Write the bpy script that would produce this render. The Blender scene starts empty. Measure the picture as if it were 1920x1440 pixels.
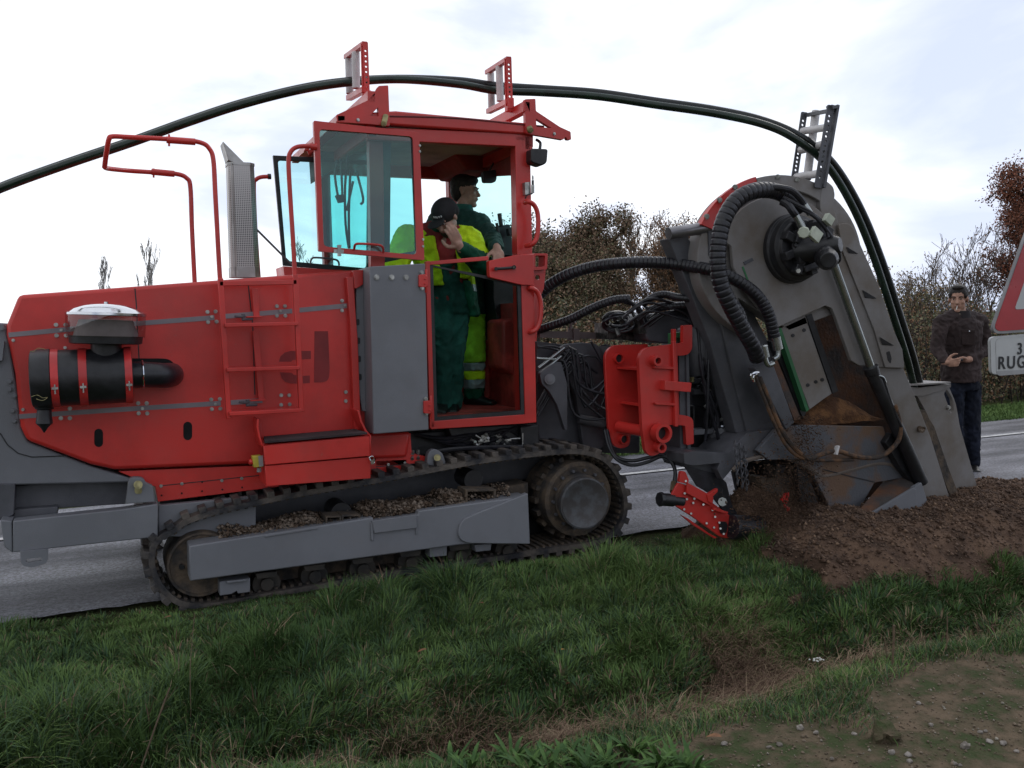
import bpy, math, random
import numpy as np
from mathutils import Vector, Matrix, geometry
V = Vector
random.seed(7); rng = np.random.default_rng(7)
SC = bpy.context.scene; COL = SC.collection
# ------------------------------------------------------------------ camera
FPX, YAW, PITCH, ROLL = 1700.0, math.radians(24), math.radians(4.04), math.radians(1.3)
EYE = V((0, 0, 1.6))
fwd = V((math.sin(YAW)*math.cos(PITCH), math.cos(YAW)*math.cos(PITCH), -math.sin(PITCH)))
r0 = V((math.cos(YAW), -math.sin(YAW), 0)); u0 = r0.cross(fwd)
rt = r0*math.cos(ROLL) - u0*math.sin(ROLL); up = u0*math.cos(ROLL) + r0*math.sin(ROLL)
cam = bpy.data.cameras.new('camera'); co = bpy.data.objects.new('camera', cam); COL.objects.link(co)
cam.sensor_width = 36; cam.lens = 36*FPX/1920; cam.clip_end = 3000; cam.clip_start = .05
co.matrix_world = Matrix.Translation(EYE) @ Matrix((rt, up, -fwd)).transposed().to_4x4()
SC.camera = co
def ray(px, py): return (fwd + rt*((px-960)/FPX) + up*((720-py)/FPX))
def at(px, py, Y): d = ray(px, py); return EYE + d*(Y/d.y)
def atz(px, py, z): d = ray(px, py); return EYE + d*((z-EYE.z)/d.z)
def proj(p):
    q = V(p)-EYE; w = q.dot(fwd); return (960+FPX*q.dot(rt)/w, 720-FPX*q.dot(up)/w, w)
def mpp(px, py, Y): return (at(px, py, Y)-EYE).dot(fwd)/FPX      # metres per pixel there
# ------------------------------------------------------------------ world and sun
SUN_EL, SUN_ROT = math.radians(38), math.radians(62)
w = bpy.data.worlds.new('World'); SC.world = w; w.use_nodes = True
nt = w.node_tree; nt.nodes.clear(); N = nt.nodes.new; L = nt.links.new
out = N('ShaderNodeOutputWorld'); bg = N('ShaderNodeBackground'); sky = N('ShaderNodeTexSky')
sky.sky_type = 'NISHITA'; sky.sun_disc = False; sky.sun_elevation = SUN_EL; sky.sun_rotation = SUN_ROT
sky.air_density = 1.2; sky.dust_density = 2.5
tc = N('ShaderNodeTexCoord'); mp = N('ShaderNodeMapping'); mp.inputs['Scale'].default_value = (1.0, 1.0, 2.6)
mp.inputs['Location'].default_value = (.35, .1, .2)
nz = N('ShaderNodeTexNoise'); nz.inputs['Scale'].default_value = 2.3; nz.inputs['Detail'].default_value = 7; nz.inputs['Roughness'].default_value = .52
nz.inputs['Distortion'].default_value = .3
cr = N('ShaderNodeValToRGB'); e = cr.color_ramp.elements
e[0].position = .34; e[0].color = (7.0, 7.9, 10.0, 1); e[1].position = .50; e[1].color = (11.5, 11.9, 12.6, 1)
e.new(.42).color = (8.5, 9.2, 11.0, 1)
mx = N('ShaderNodeMixRGB'); mx.inputs[0].default_value = .95
L(tc.outputs['Generated'], mp.inputs[0]); L(mp.outputs[0], nz.inputs['Vector'])
d2 = N('ShaderNodeVectorMath'); d2.operation = 'DOT_PRODUCT'; d2.inputs[1].default_value = (.91, -.41, 0); L(tc.outputs['Generated'], d2.inputs[0])
m5 = N('ShaderNodeMath'); m5.operation = 'MULTIPLY_ADD'; m5.inputs[1].default_value = -.10; L(d2.outputs['Value'], m5.inputs[0]); L(nz.outputs['Fac'], m5.inputs[2]); L(m5.outputs[0], cr.inputs[0])
# the cloud deck is brightest low over the horizon
sx = N('ShaderNodeSeparateXYZ'); L(tc.outputs['Generated'], sx.inputs[0])
mr = N('ShaderNodeMapRange'); mr.inputs['From Min'].default_value = 0; mr.inputs['From Max'].default_value = .55
mr.inputs['To Min'].default_value = 1.12; mr.inputs['To Max'].default_value = .92; L(sx.outputs['Z'], mr.inputs['Value'])
dt = N('ShaderNodeVectorMath'); dt.operation = 'DOT_PRODUCT'; dt.inputs[1].default_value = (.62, .78, 0); L(tc.outputs['Generated'], dt.inputs[0])
m3 = N('ShaderNodeMapRange'); m3.inputs['From Min'].default_value = -.5; m3.inputs['From Max'].default_value = .45; m3.inputs['To Min'].default_value = .74; m3.inputs['To Max'].default_value = 1; L(dt.outputs['Value'], m3.inputs['Value'])
m4 = N('ShaderNodeMath'); m4.operation = 'MULTIPLY'; L(mr.outputs[0], m4.inputs[0]); L(m3.outputs[0], m4.inputs[1])
ml = N('ShaderNodeVectorMath'); ml.operation = 'SCALE'; L(cr.outputs[0], ml.inputs[0]); L(m4.outputs[0], ml.inputs['Scale'])
L(sky.outputs[0], mx.inputs[1]); L(ml.outputs[0], mx.inputs[2]); L(mx.outputs[0], bg.inputs[0])
bg.inputs['Strength'].default_value = .1; L(bg.outputs[0], out.inputs[0])
sl = bpy.data.lights.new('sun', 'SUN'); sl.energy = .5; sl.angle = math.radians(25); sl.color = (1, .95, .88)
so = bpy.data.objects.new('sun', sl); COL.objects.link(so); so.location = (-5, -5, 20)
sd = V((math.cos(SUN_EL)*math.sin(SUN_ROT), math.cos(SUN_EL)*math.cos(SUN_ROT), math.sin(SUN_EL)))
so.rotation_euler = (-sd).to_track_quat('-Z', 'Y').to_euler()
SC.view_settings.view_transform = 'Standard'; SC.view_settings.look = 'None'; SC.view_settings.exposure = 0.0; SC.view_settings.gamma = 1
SC.render.engine = 'CYCLES'; SC.cycles.max_bounces = 8; SC.cycles.transparent_max_bounces = 24; SC.cycles.use_denoising = True
# ------------------------------------------------------------------ materials
def mat(name, col, rough=.5, metal=0., var=.12, vs=3., bump=0., bs=60., col2=None, spec=.5, stretch=(1,1,1), mix=(.45,.6), coat=0, rv=.08, tri=None, dust=0):
    m = bpy.data.materials.new(name); m.use_nodes = True; t = m.node_tree; n = t.nodes; b = n['Principled BSDF']
    b.inputs['Metallic'].default_value = metal; b.inputs['Specular IOR Level'].default_value = spec
    if coat: b.inputs['Coat Weight'].default_value = coat; b.inputs['Coat Roughness'].default_value = .15
    g = n.new('ShaderNodeNewGeometry'); mpn = n.new('ShaderNodeMapping'); mpn.inputs['Scale'].default_value = stretch
    t.links.new(g.outputs['Position'], mpn.inputs[0])
    q = n.new('ShaderNodeTexNoise'); q.inputs['Scale'].default_value = vs; q.inputs['Detail'].default_value = 8; q.inputs['Roughness'].default_value = .6
    t.links.new(mpn.outputs[0], q.inputs['Vector'])
    r = n.new('ShaderNodeValToRGB'); el = r.color_ramp.elements
    c2 = col2 or tuple(c*(1-var*2) for c in col)
    c1 = col if col2 else tuple(min(1, c*(1+var)) for c in col)
    el[0].position = mix[0]; el[0].color = (*c2, 1); el[1].position = mix[1]; el[1].color = (*c1, 1)
    if tri: el.new((mix[0]+mix[1])/2).color = (*tri, 1)
    t.links.new(q.outputs['Fac'], r.inputs[0]); csock = r.outputs[0]
    if dust:                                            # dried mud spray and dust over paint
        for sc_, lo_, hi_, am in ((2.4, .50, .75, dust*.45), (42., .60, .70, dust)):
            z = n.new('ShaderNodeTexNoise'); z.inputs['Scale'].default_value = sc_; z.inputs['Detail'].default_value = 9; z.inputs['Roughness'].default_value = .7; t.links.new(mpn.outputs[0], z.inputs['Vector'])
            zr = n.new('ShaderNodeMapRange'); zr.inputs['From Min'].default_value = lo_; zr.inputs['From Max'].default_value = hi_; zr.inputs['To Max'].default_value = am; t.links.new(z.outputs['Fac'], zr.inputs['Value'])
            zm = n.new('ShaderNodeMixRGB'); zm.inputs[2].default_value = (.19,.14,.11,1); t.links.new(zr.outputs[0], zm.inputs[0]); t.links.new(csock, zm.inputs[1]); csock = zm.outputs[0]
    t.links.new(csock, b.inputs['Base Color'])
    q2 = n.new('ShaderNodeTexNoise'); q2.inputs['Scale'].default_value = vs*4.3; q2.inputs['Detail'].default_value = 5
    t.links.new(mpn.outputs[0], q2.inputs['Vector'])
    rr = n.new('ShaderNodeMapRange'); rr.inputs['To Min'].default_value = max(0.02, rough-rv); rr.inputs['To Max'].default_value = min(1, rough+rv)
    rr.inputs['From Min'].default_value = .3; rr.inputs['From Max'].default_value = .7
    t.links.new(q2.outputs['Fac'], rr.inputs['Value']); t.links.new(rr.outputs[0], b.inputs['Roughness'])
    if bump:
        q3 = n.new('ShaderNodeTexNoise'); q3.inputs['Scale'].default_value = bs; q3.inputs['Detail'].default_value = 6
        t.links.new(mpn.outputs[0], q3.inputs['Vector'])
        bp = n.new('ShaderNodeBump'); bp.inputs['Strength'].default_value = 1; bp.inputs['Distance'].default_value = bump
        t.links.new(q3.outputs['Fac'], bp.inputs['Height']); t.links.new(bp.outputs[0], b.inputs['Normal'])
    return m
def glass(name, tint, refl=.12, rough=.02, ior=1.45):
    m = bpy.data.materials.new(name); m.use_nodes = True; t = m.node_tree; t.nodes.clear(); n = t.nodes.new
    o = n('ShaderNodeOutputMaterial'); tr = n('ShaderNodeBsdfTransparent'); tr.inputs[0].default_value = (*tint, 1)
    gl = n('ShaderNodeBsdfGlossy'); gl.inputs['Roughness'].default_value = rough; gl.inputs[0].default_value = (.9,.95,.95,1)
    fr = n('ShaderNodeLayerWeight'); fr.inputs[0].default_value = .5; pw = n('ShaderNodeMath'); pw.operation = 'POWER'; pw.inputs[1].default_value = 6; t.links.new(fr.outputs['Facing'], pw.inputs[0])
    ma = n('ShaderNodeMath'); ma.operation = 'MULTIPLY_ADD'; ma.inputs[1].default_value = ior-1; ma.inputs[2].default_value = refl; t.links.new(pw.outputs[0], ma.inputs[0])
    x = n('ShaderNodeMixShader'); t.links.new(ma.outputs[0], x.inputs[0]); t.links.new(tr.outputs[0], x.inputs[1]); t.links.new(gl.outputs[0], x.inputs[2])
    t.links.new(x.outputs[0], o.inputs[0]); return m
# ------------------------------------------------------------------ mesh builder
class G:
    def __init__(s): s.v = []; s.f = []; s.c = []
    def cut(s): s.c.append((len(s.v), len(s.f))); return s      # piece boundary: each piece becomes an object of its own
    def add(s, vs, fs):
        o = len(s.v); s.v += [V(p) for p in vs]; s.f += [tuple(i+o for i in f) for f in fs]; return s
    def slab(s, pts, d, holes=()):                     # closed outline of 3D points pushed along vector d
        d = V(d); loops = [list(map(V, pts))]+[list(map(V, h)) for h in holes]; n = sum(map(len, loops))
        allp = [p for l in loops for p in l]; fs = []
        if holes:
            tr = geometry.tessellate_polygon([[p for p in l] for l in loops])
        else: tr = [tuple(range(n))]
        nrm = V((0,0,0)); l0 = loops[0]
        for i in range(len(l0)): nrm += l0[i].cross(l0[(i+1) % len(l0)])
        def nf(t):
            a = V((0,0,0))
            for i in range(len(t)): a += allp[t[i]].cross(allp[t[(i+1) % len(t)]])
            return a
        for t in tr:
            t = tuple(t)
            if nf(t).dot(d) > 0: t = t[::-1]
            fs.append(t); fs.append(tuple(i+n for i in t[::-1]))
        o = 0
        for k, l in enumerate(loops):
            m = len(l); a = V((0,0,0))
            for i in range(m): a += l[i].cross(l[(i+1) % m])
            flip = (a.dot(d) > 0) != (k > 0)
            for i in range(m):
                j = (i+1) % m; q = (o+i, o+j, o+j+n, o+i+n)
                fs.append(q if flip else q[::-1])
            o += m
        return s.add(allp+[p+d for p in allp], fs)
    def box(s, c, sx, sy, sz, rot=None):
        c = V(c); R = rot or Matrix.Identity(3)
        vs = [c + R @ V((x*sx/2, y*sy/2, z*sz/2)) for x in (-1,1) for y in (-1,1) for z in (-1,1)]
        return s.add(vs, [(0,1,3,2),(4,6,7,5),(0,4,5,1),(2,3,7,6),(0,2,6,4),(1,5,7,3)])
    def bar(s, a, b, w, h, upv=(0,0,1)):
        a, b = V(a), V(b); d = (b-a).normalized(); side = d.cross(V(upv))
        if side.length < 1e-4: side = d.cross(V((0,1,0)))
        side.normalize(); u = side.cross(d)
        vs = [p + side*(x*w/2) + u*(z*h/2) for p in (a,b) for x, z in ((-1,-1),(1,-1),(1,1),(-1,1))]
        return s.add(vs, [(3,2,1,0),(4,5,6,7),(0,1,5,4),(1,2,6,5),(2,3,7,6),(3,0,4,7)])
    def rings(s, rs, cap=True, closed=False):
        n = len(rs[0]); o = []; fs = []
        for r in rs: o += list(r)
        m = len(rs)
        for k in range(m if closed else m-1):
            a = k*n; b = ((k+1) % m)*n
            for i in range(n): j = (i+1) % n; fs.append((a+i, a+j, b+j, b+i))
        if cap and not closed: fs.append(tuple(range(n))[::-1]); fs.append(tuple(range((m-1)*n, m*n)))
        return s.add(o, fs)
    def cyl(s, a, b, r, r1=None, n=20): return s.lathe(a, b, [(0, r), (1, r if r1 is None else r1)], n)
    def lathe(s, a, b, prof, n=24, cap=True):          # prof: (t along a->b, radius)
        a, b = V(a), V(b); d = b-a; dn = d.normalized()
        x = dn.cross(V((0,0,1)) if abs(dn.z) < .9 else V((1,0,0))).normalized(); y = dn.cross(x)
        rs = [[a + d*t + (x*math.cos(2*math.pi*i/n) + y*math.sin(2*math.pi*i/n))*max(r, 1e-4) for i in range(n)] for t, r in prof]
        return s.rings(rs, cap)
    def tube(s, pts, r, n=10, sm=6, closed=False, rib=0, ribp=.02, ribw=.5):
        pts = [V(p) for p in pts]; P = smooth(pts, sm, closed) if sm else pts
        if rib:                                        # spiral-wrapped hose: resample finely and pinch the seams
            P = resample(P, ribp/6); rr = [r*(1-(rib if (k % 6) in (0,) else 0)) for k in range(len(P))]
        else:
            rr = [r]*len(P) if not callable(r) else [r(k/(len(P)-1)) for k in range(len(P))]
        rs = []; up_ = None
        for k, p in enumerate(P):
            if closed: t = P[(k+1) % len(P)]-P[k-1]
            else: t = P[min(k+1, len(P)-1)]-P[max(k-1, 0)]
            if t.length < 1e-9: t = V((1,0,0))
            t.normalize()
            if up_ is None: up_ = t.cross(V((.13,.2,1))).normalized()
            up_ = (up_ - t*up_.dot(t)).normalized(); bi = t.cross(up_)
            rs.append([p + (up_*math.cos(2*math.pi*i/n) + bi*math.sin(2*math.pi*i/n))*rr[k] for i in range(n)])
        return s.rings(rs, not closed, closed)
    def sph(s, c, rx, ry=None, rz=None, n=16, m=10, rot=None):
        ry = rx if ry is None else ry; rz = rx if rz is None else rz; c = V(c); R = rot or Matrix.Identity(3)
        vs = [c+R @ V((0,0,rz))]; fs = []
        for j in range(1, m):
            a = math.pi*j/m
            for i in range(n): b = 2*math.pi*i/n; vs.append(c+R @ V((rx*math.sin(a)*math.cos(b), ry*math.sin(a)*math.sin(b), rz*math.cos(a))))
        vs.append(c-R @ V((0,0,rz)))
        for i in range(n): fs.append((0, 1+i, 1+(i+1) % n))
        for j in range(m-2):
            for i in range(n): a = 1+j*n+i; b = 1+j*n+(i+1) % n; fs.append((a, a+n, b+n, b))
        for i in range(n): fs.append((len(vs)-1, 1+(m-2)*n+(i+1) % n, 1+(m-2)*n+i))
        return s.add(vs, fs)
def smooth(P, k=6, closed=False):
    o = []; n = len(P)
    if n < 3: return P
    for i in range(n if closed else n-1):
        if closed: a, b, c, d = P[i-1], P[i], P[(i+1) % n], P[(i+2) % n]
        else: a, b, c, d = P[max(i-1,0)], P[i], P[i+1], P[min(i+2,n-1)]
        for j in range(k):
            t = j/k; o.append(.5*((2*b)+(c-a)*t+(2*a-5*b+4*c-d)*t*t+(3*b-a-3*c+d)*t**3))
    if not closed: o.append(P[-1])
    return o
def resample(P, step):
    o = [P[0]]; rem = step
    for a, b in zip(P, P[1:]):
        l = (b-a).length
        while rem <= l and l > 0: o.append(a.lerp(b, rem/l)); rem += step
        rem -= l
    return o
def rp(poly, r, k=4):                                   # fillet the corners of a 2D outline
    o = []; n = len(poly); rs = r if isinstance(r, (list, tuple)) else [r]*n
    for i in range(n):
        a, b, c = (V((*poly[j % n][:2], 0)) for j in (i-1, i, i+1)); q = rs[i]
        if q <= 0: o.append((b.x, b.y)); continue
        d1 = min(q, (a-b).length*.48); d2 = min(q, (c-b).length*.48)
        p = b+(a-b).normalized()*d1; s_ = b+(c-b).normalized()*d2
        for j in range(k+1): t = j/k; e_ = p*(1-t)**2+b*2*t*(1-t)+s_*t*t; o.append((e_.x, e_.y))
    return o
def pl(poly, Y): return [at(x, y, Y) for x, y in poly]
def circ(cx, cy, r, n=24, a0=0, a1=360, ry=None):
    full = abs(a1-a0) >= 360; m = n if full else n+1
    return [(cx+r*math.cos(math.radians(a0+(a1-a0)*i/n)), cy+(ry or r)*math.sin(math.radians(a0+(a1-a0)*i/n))) for i in range(m)]
def plate(poly, Y, t=.02, r=0, holes=(), g=None):       # upright plate in the machine's plane Y, thickness t away from the camera
    g = g or G(); return g.slab(pl(rp(poly, r) if r else poly, Y), (0, t, 0), [pl(h, Y) for h in holes])
def strip(pts, wpx):                                   # outline of a bent strip along a 2D path
    a = []; b = []; P = [V((x, y, 0)) for x, y in pts]
    for i, p in enumerate(P):
        t = (P[min(i+1, len(P)-1)]-P[max(i-1, 0)]).normalized(); n_ = V((-t.y, t.x, 0))*wpx/2
        a.append(((p+n_).x, (p+n_).y)); b.append(((p-n_).x, (p-n_).y))
    return a+b[::-1]
# ------------------------------------------------------------------ objects
WL = {}
def root(name, label, cat, loc, group=None, kind=None):
    o = bpy.data.objects.new(name, None); COL.objects.link(o); o.location = V(loc); o.empty_display_size = .2
    WL[o.name] = V(loc); tag(o, label, cat, group, kind); return o
def tag(o, label=None, cat=None, group=None, kind=None):
    if label: o['label'] = label
    if cat: o['category'] = cat
    if group: o['group'] = group
    if kind: o['kind'] = kind
    return o
def obj(name, g, m, parent=None, bev=0, smooth_=None, seg=2, ang=35, base=False):
    if g.c:
        a = (0, 0); o = None; cs = g.c + ([(len(g.v), len(g.f))] if g.c[-1][0] < len(g.v) else [])
        for b in cs:
            if b[0] == a[0]: continue
            h = G(); h.v = g.v[a[0]:b[0]]; h.f = [tuple(i-a[0] for i in f) for f in g.f[a[1]:b[1]]]; a = b
            o = obj(name, h, m, parent, bev, smooth_, seg, ang, base)
        return o
    me = bpy.data.meshes.new(name); v = g.v; lo = V((min(p.x for p in v), min(p.y for p in v), min(p.z for p in v))); hi = V((max(p.x for p in v), max(p.y for p in v), max(p.z for p in v)))
    c = (lo+hi)/2
    if base: c.z = lo.z
    me.from_pydata([tuple(p-c) for p in v], [], g.f); me.update()
    for q in (m if isinstance(m, (list, tuple)) else [m]): me.materials.append(q)
    o = bpy.data.objects.new(name, me); COL.objects.link(o); o.location = c; WL[o.name] = c
    if parent is not None: o.parent = parent; o.matrix_parent_inverse = Matrix.Translation(-WL[parent.name])
    if smooth_ is not False:
        me.polygons.foreach_set('use_smooth', [True]*len(me.polygons)); me.set_sharp_from_angle(angle=math.radians(smooth_ or 35))
    if bev:
        b = o.modifiers.new('bevel', 'BEVEL'); b.width = bev; b.segments = seg; b.limit_method = 'ANGLE'; b.angle_limit = math.radians(ang); b.harden_normals = False
    return o
def npmesh(name, verts, quads=None, tris=None, mats=(), mi_q=None, mi_t=None, parent=None, smooth_=False, loc=(0,0,0)):
    me = bpy.data.meshes.new(name); nq = 0 if quads is None else len(quads); nt_ = 0 if tris is None else len(tris)
    me.vertices.add(len(verts)); me.vertices.foreach_set('co', (np.asarray(verts, dtype=np.float32)-np.array(loc, dtype=np.float32)).ravel())
    lp = [];
    if nq: lp.append(np.asarray(quads, dtype=np.int32).ravel())
    if nt_: lp.append(np.asarray(tris, dtype=np.int32).ravel())
    lp = np.concatenate(lp); me.loops.add(len(lp)); me.loops.foreach_set('vertex_index', lp)
    st = np.concatenate([np.arange(nq)*4, nq*4+np.arange(nt_)*3]).astype(np.int32); me.polygons.add(nq+nt_)
    me.polygons.foreach_set('loop_start', st)
    mi = np.concatenate([np.zeros(nq) if mi_q is None else mi_q, np.zeros(nt_) if mi_t is None else mi_t]).astype(np.int32)
    for q in mats: me.materials.append(q)
    me.polygons.foreach_set('material_index', mi)
    if smooth_: me.polygons.foreach_set('use_smooth', np.ones(nq+nt_, dtype=bool))
    me.update(calc_edges=True); me.validate()
    o = bpy.data.objects.new(name, me); COL.objects.link(o); o.location = V(loc); WL[o.name] = V(loc)
    if parent is not None: o.parent = parent; o.matrix_parent_inverse = Matrix.Translation(-WL[parent.name])
    return o
# ------------------------------------------------------------------ shared materials
RED = mat('red_paint', (.58,.030,.024), .38, var=.08, vs=1.6, bump=.0006, bs=160, coat=.15, dust=.30)
RED2 = mat('red_interior', (.50,.05,.04), .6, var=.2, vs=5, bump=.001, bs=120)
REDD = mat('red_logo_dark', (.22,.012,.014), .5, var=.08)
GREY = mat('grey_paint', (.165,.17,.188), .5, var=.04, dust=.30, vs=2.5, bump=.0009, bs=220)
GREYD = mat('dark_grey_paint', (.078,.080,.092), .5, dust=.22, var=.12, vs=3, bump=.001, bs=160)
GREYB = mat('trencher_grey', (.205,.195,.192), .55, dust=.45, var=.12, vs=3, bump=.001, bs=180, col2=(.15,.128,.108), mix=(.36,.56))
STRIP = mat('grey_stripe', (.24,.21,.23), .5, var=.08)
BLACK = mat('black_plastic', (.018,.018,.021), .42, var=.2, vs=8, bump=.0006, bs=120)
RUB = mat('black_rubber_hose', (.016,.016,.022), .36, var=.2, vs=14, bump=.0008, bs=140)
HOSEMUD = mat('soil_crusted_hose', (.035,.025,.02), .8, vs=8, col2=(.15,.075,.035), mix=(.42,.56), bump=.003, bs=70)
MUDR = mat('muddy_track_rubber', (.11,.092,.078), .75, vs=7, col2=(.02,.02,.024), mix=(.4,.6), bump=.006, bs=45)
MUDM = mat('mud_caked_metal', (.11,.08,.055), .85, vs=9, col2=(.028,.026,.026), mix=(.38,.6), bump=.008, bs=38)
SOIL = mat('loose_soil', (.145,.092,.063), .95, vs=5, col2=(.05,.033,.024), mix=(.34,.6), tri=(.098,.062,.044), bump=.035, bs=30, spec=.1)
CLAY = mat('clay_crumbs', (.25,.20,.16), .95, vs=16, col2=(.10,.07,.05), bump=.01, bs=70, spec=.1)
RUST = mat('soil_smeared_steel', (.12,.05,.022), .8, vs=4.5, col2=(.045,.038,.036), mix=(.38,.6), bump=.006, bs=40)
ZINC = mat('zinc_plated_steel', (.42,.42,.40), .35, .8, var=.15, vs=20)
YZINC = mat('yellow_zinc', (.36,.32,.16), .4, .6, var=.15, vs=20)
CHROME = mat('polished_chrome', (.62,.64,.68), .1, 1., var=.03)
ROD = mat('steel_rod', (.34,.36,.35), .25, .9, var=.06)
ALU = mat('perforated_aluminium', (.4,.39,.38), .4, .75, var=.12, vs=6)
GRN = mat('green_wear_strip', (.03,.16,.06), .55, var=.15)
GLT = glass('teal_tinted_glass', (.56,.91,.90), .05)
GLF = glass('pale_teal_glass', (.78,.96,.96), .05)
GLS = glass('pale_tinted_glass', (.80,.97,.95), .0, ior=1.15)
GLD = glass('smoked_lower_glass', (.82,.90,.88), .0, ior=1.3)
GLC = glass('clear_bowl_plastic', (.80,.77,.77), .08)
WHITE = mat('white_nylon_roller', (.62,.60,.60), .45, var=.06, vs=9)
YEL = mat('yellow_plastic', (.55,.45,.05), .45)
LENS = mat('lamp_lens', (.35,.33,.33), .2)
# ================================================================== SETTING
def hsh(a, b): return (np.sin(a*12.9898+b*78.233)*43758.5453) % 1.0
def vn(x, y):
    xi, yi = np.floor(x), np.floor(y); fx, fy = x-xi, y-yi; fx = fx*fx*(3-2*fx); fy = fy*fy*(3-2*fy)
    a, b, c, d = hsh(xi, yi), hsh(xi+1, yi), hsh(xi, yi+1), hsh(xi+1, yi+1)
    return (a*(1-fx)+b*fx)*(1-fy)+(c*(1-fx)+d*fx)*fy
def fbm(x, y, o=4):
    s = 0; a = .5
    for k in range(o): s = s+a*vn(x*2**k+17*k, y*2**k-9*k); a *= .5
    return s
def sst(a, b, x): t = np.clip((x-a)/(b-a), 0, 1); return t*t*(3-2*t)
def dc(X): return 3.72+.22*(fbm(X*.8+4, X*0+2, 3)-.5)*2*.9+.08*np.sin(X*2.3)
def gz(X, Y):
    """height of the bare ground: road level, a shallow ditch, then the near bank"""
    X = np.asarray(X, dtype=float); Y = np.asarray(Y, dtype=float)
    ditch_c = dc(X)+.08
    base = -.03 - .06*sst(5.5, 4.4, Y)
    dd = -.34*np.exp(-((Y-ditch_c)/.42)**2)
    z = base + dd*(.75+.25*sst(-2, 2, X)) - .06*sst(3.4, 2.6, Y)*0
    z = np.where(Y > 5.7, -.02, z)
    z = z + (.05*(fbm(X*1.3, Y*1.3)-.5) + .035*(fbm(X*6, Y*6, 4)-.5))*sst(5.75, 5.2, Y)
    z = z + .35*sst(9.3, 14, Y)*0
    return z
def heap(X, Y):
    X = np.asarray(X, dtype=float); Y = np.asarray(Y, dtype=float)
    c = 4.92+.05*np.sin(X*.8); w = .62+.16*fbm(X*.9, Y*0+3)
    e_ = np.clip(1-np.abs((Y-c)/w)**2.2, 0, 1)
    h = .22*e_*sst(3.5, 4.7, X) + .02
    h = h*(.8+.45*fbm(X*1.7, Y*1.7+5)) + .08*(fbm(X*5, Y*5)-.5)+.045*(fbm(X*16, Y*16, 3)-.5)
    inside = sst(0, .12, e_+.25*(fbm(X*7, Y*7)-.5))*sst(3.78, 4.0, X+.8*(fbm(X*4, Y*4)-.5)+.12*(Y-4.85))
    h = h+.26*np.exp(-(((X-4.22)/.30)**2+((Y-5.30)/.24)**2))
    return gz(X, Y)*(Y < 5.7) + np.where(Y >= 5.7, 0, 0) + h*inside - .06*(1-inside)
def grid(xs, ys, fz):
    X, Y = np.meshgrid(xs, ys); Z = fz(X, Y); v = np.stack([X, Y, Z], -1).reshape(-1, 3); nx, ny = len(xs), len(ys)
    i, j = np.meshgrid(np.arange(nx-1), np.arange(ny-1)); a = (j*nx+i).ravel()
    return v, np.stack([a, a+1, a+nx+1, a+nx], -1)
def axis(lo, hi, step, far, n=26):
    k = np.geomspace(step, far, n); return np.concatenate([(lo-np.cumsum(k))[::-1], np.arange(lo, hi, step), hi+np.cumsum(k)])
GROUND = mat('bare_verge_earth', (.155,.115,.078), .95, vs=6.5, col2=(.055,.07,.03), mix=(.38,.60), tri=(.10,.082,.052), bump=.03, bs=26, spec=.1)
FARG = mat('meadow_green', (.035,.06,.016), .95, vs=1.2, col2=(.06,.06,.025), mix=(.4,.65), bump=.03, bs=12, spec=.05)
v, q = grid(axis(-5, 11, .07, 160), axis(1.2, 6.0, .06, 160), gz)
cy = v[q[:, 0], 1]; cx_ = v[q[:, 0], 0]; mi = np.where(cy > 8.9, 1, np.where((cy > 3.45) | (cx_ < .8), 2, 0))
tag(npmesh('ground', v, q, mats=[GROUND, FARG, mat('thatch_earth', (.065,.068,.032), .95, vs=5, col2=(.04,.045,.022), mix=(.4,.6), bump=.03, bs=26, spec=.05)], mi_q=mi, smooth_=True), kind='structure')
# road: old dark asphalt, damp, with lighter worn wheel tracks, sheen painted into the colour
def asphalt():
    m = bpy.data.materials.new('damp_asphalt'); m.use_nodes = True; t = m.node_tree; n = t.nodes.new; b = t.nodes['Principled BSDF']
    g = n('ShaderNodeNewGeometry')
    a = n('ShaderNodeTexNoise'); a.inputs['Scale'].default_value = 48; a.inputs['Detail'].default_value = 6; a.inputs['Roughness'].default_value = .75; t.links.new(g.outputs['Position'], a.inputs['Vector'])
    mp1 = n('ShaderNodeMapping'); mp1.inputs['Scale'].default_value = (.35, 1.5, 1); t.links.new(g.outputs['Position'], mp1.inputs[0])
    c = n('ShaderNodeTexNoise'); c.inputs['Scale'].default_value = 1.6; c.inputs['Detail'].default_value = 6; t.links.new(mp1.outputs[0], c.inputs['Vector'])
    r = n('ShaderNodeValToRGB'); e = r.color_ramp.elements; e[0].position = .40; e[0].color = (.012,.012,.015,1); e[1].position = .60; e[1].color = (.10,.104,.128,1)
    t.links.new(a.outputs['Fac'], r.inputs[0])
    r2 = n('ShaderNodeValToRGB'); e = r2.color_ramp.elements; e[0].position = .38; e[0].color = (.6,.6,.64,1); e[1].position = .64; e[1].color = (2.1,2.05,2.05,1)
    t.links.new(c.outputs['Fac'], r2.inputs[0])
    x = n('ShaderNodeMixRGB'); x.blend_type = 'MULTIPLY'; x.inputs[0].default_value = 1; t.links.new(r.outputs[0], x.inputs[1]); t.links.new(r2.outputs[0], x.inputs[2])
    t.links.new(x.outputs[0], b.inputs['Base Color'])
    m2 = n('ShaderNodeMapRange'); m2.inputs['From Min'].default_value = .35; m2.inputs['From Max'].default_value = .65; m2.inputs['To Min'].default_value = .68; m2.inputs['To Max'].default_value = .5
    t.links.new(c.outputs['Fac'], m2.inputs['Value']); t.links.new(m2.outputs[0], b.inputs['Roughness'])
    bp = n('ShaderNodeBump'); bp.inputs['Distance'].default_value = .006; bp.inputs['Strength'].default_value = 1; t.links.new(a.outputs['Fac'], bp.inputs['Height']); t.links.new(bp.outputs[0], b.inputs['Normal'])
    return m
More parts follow.
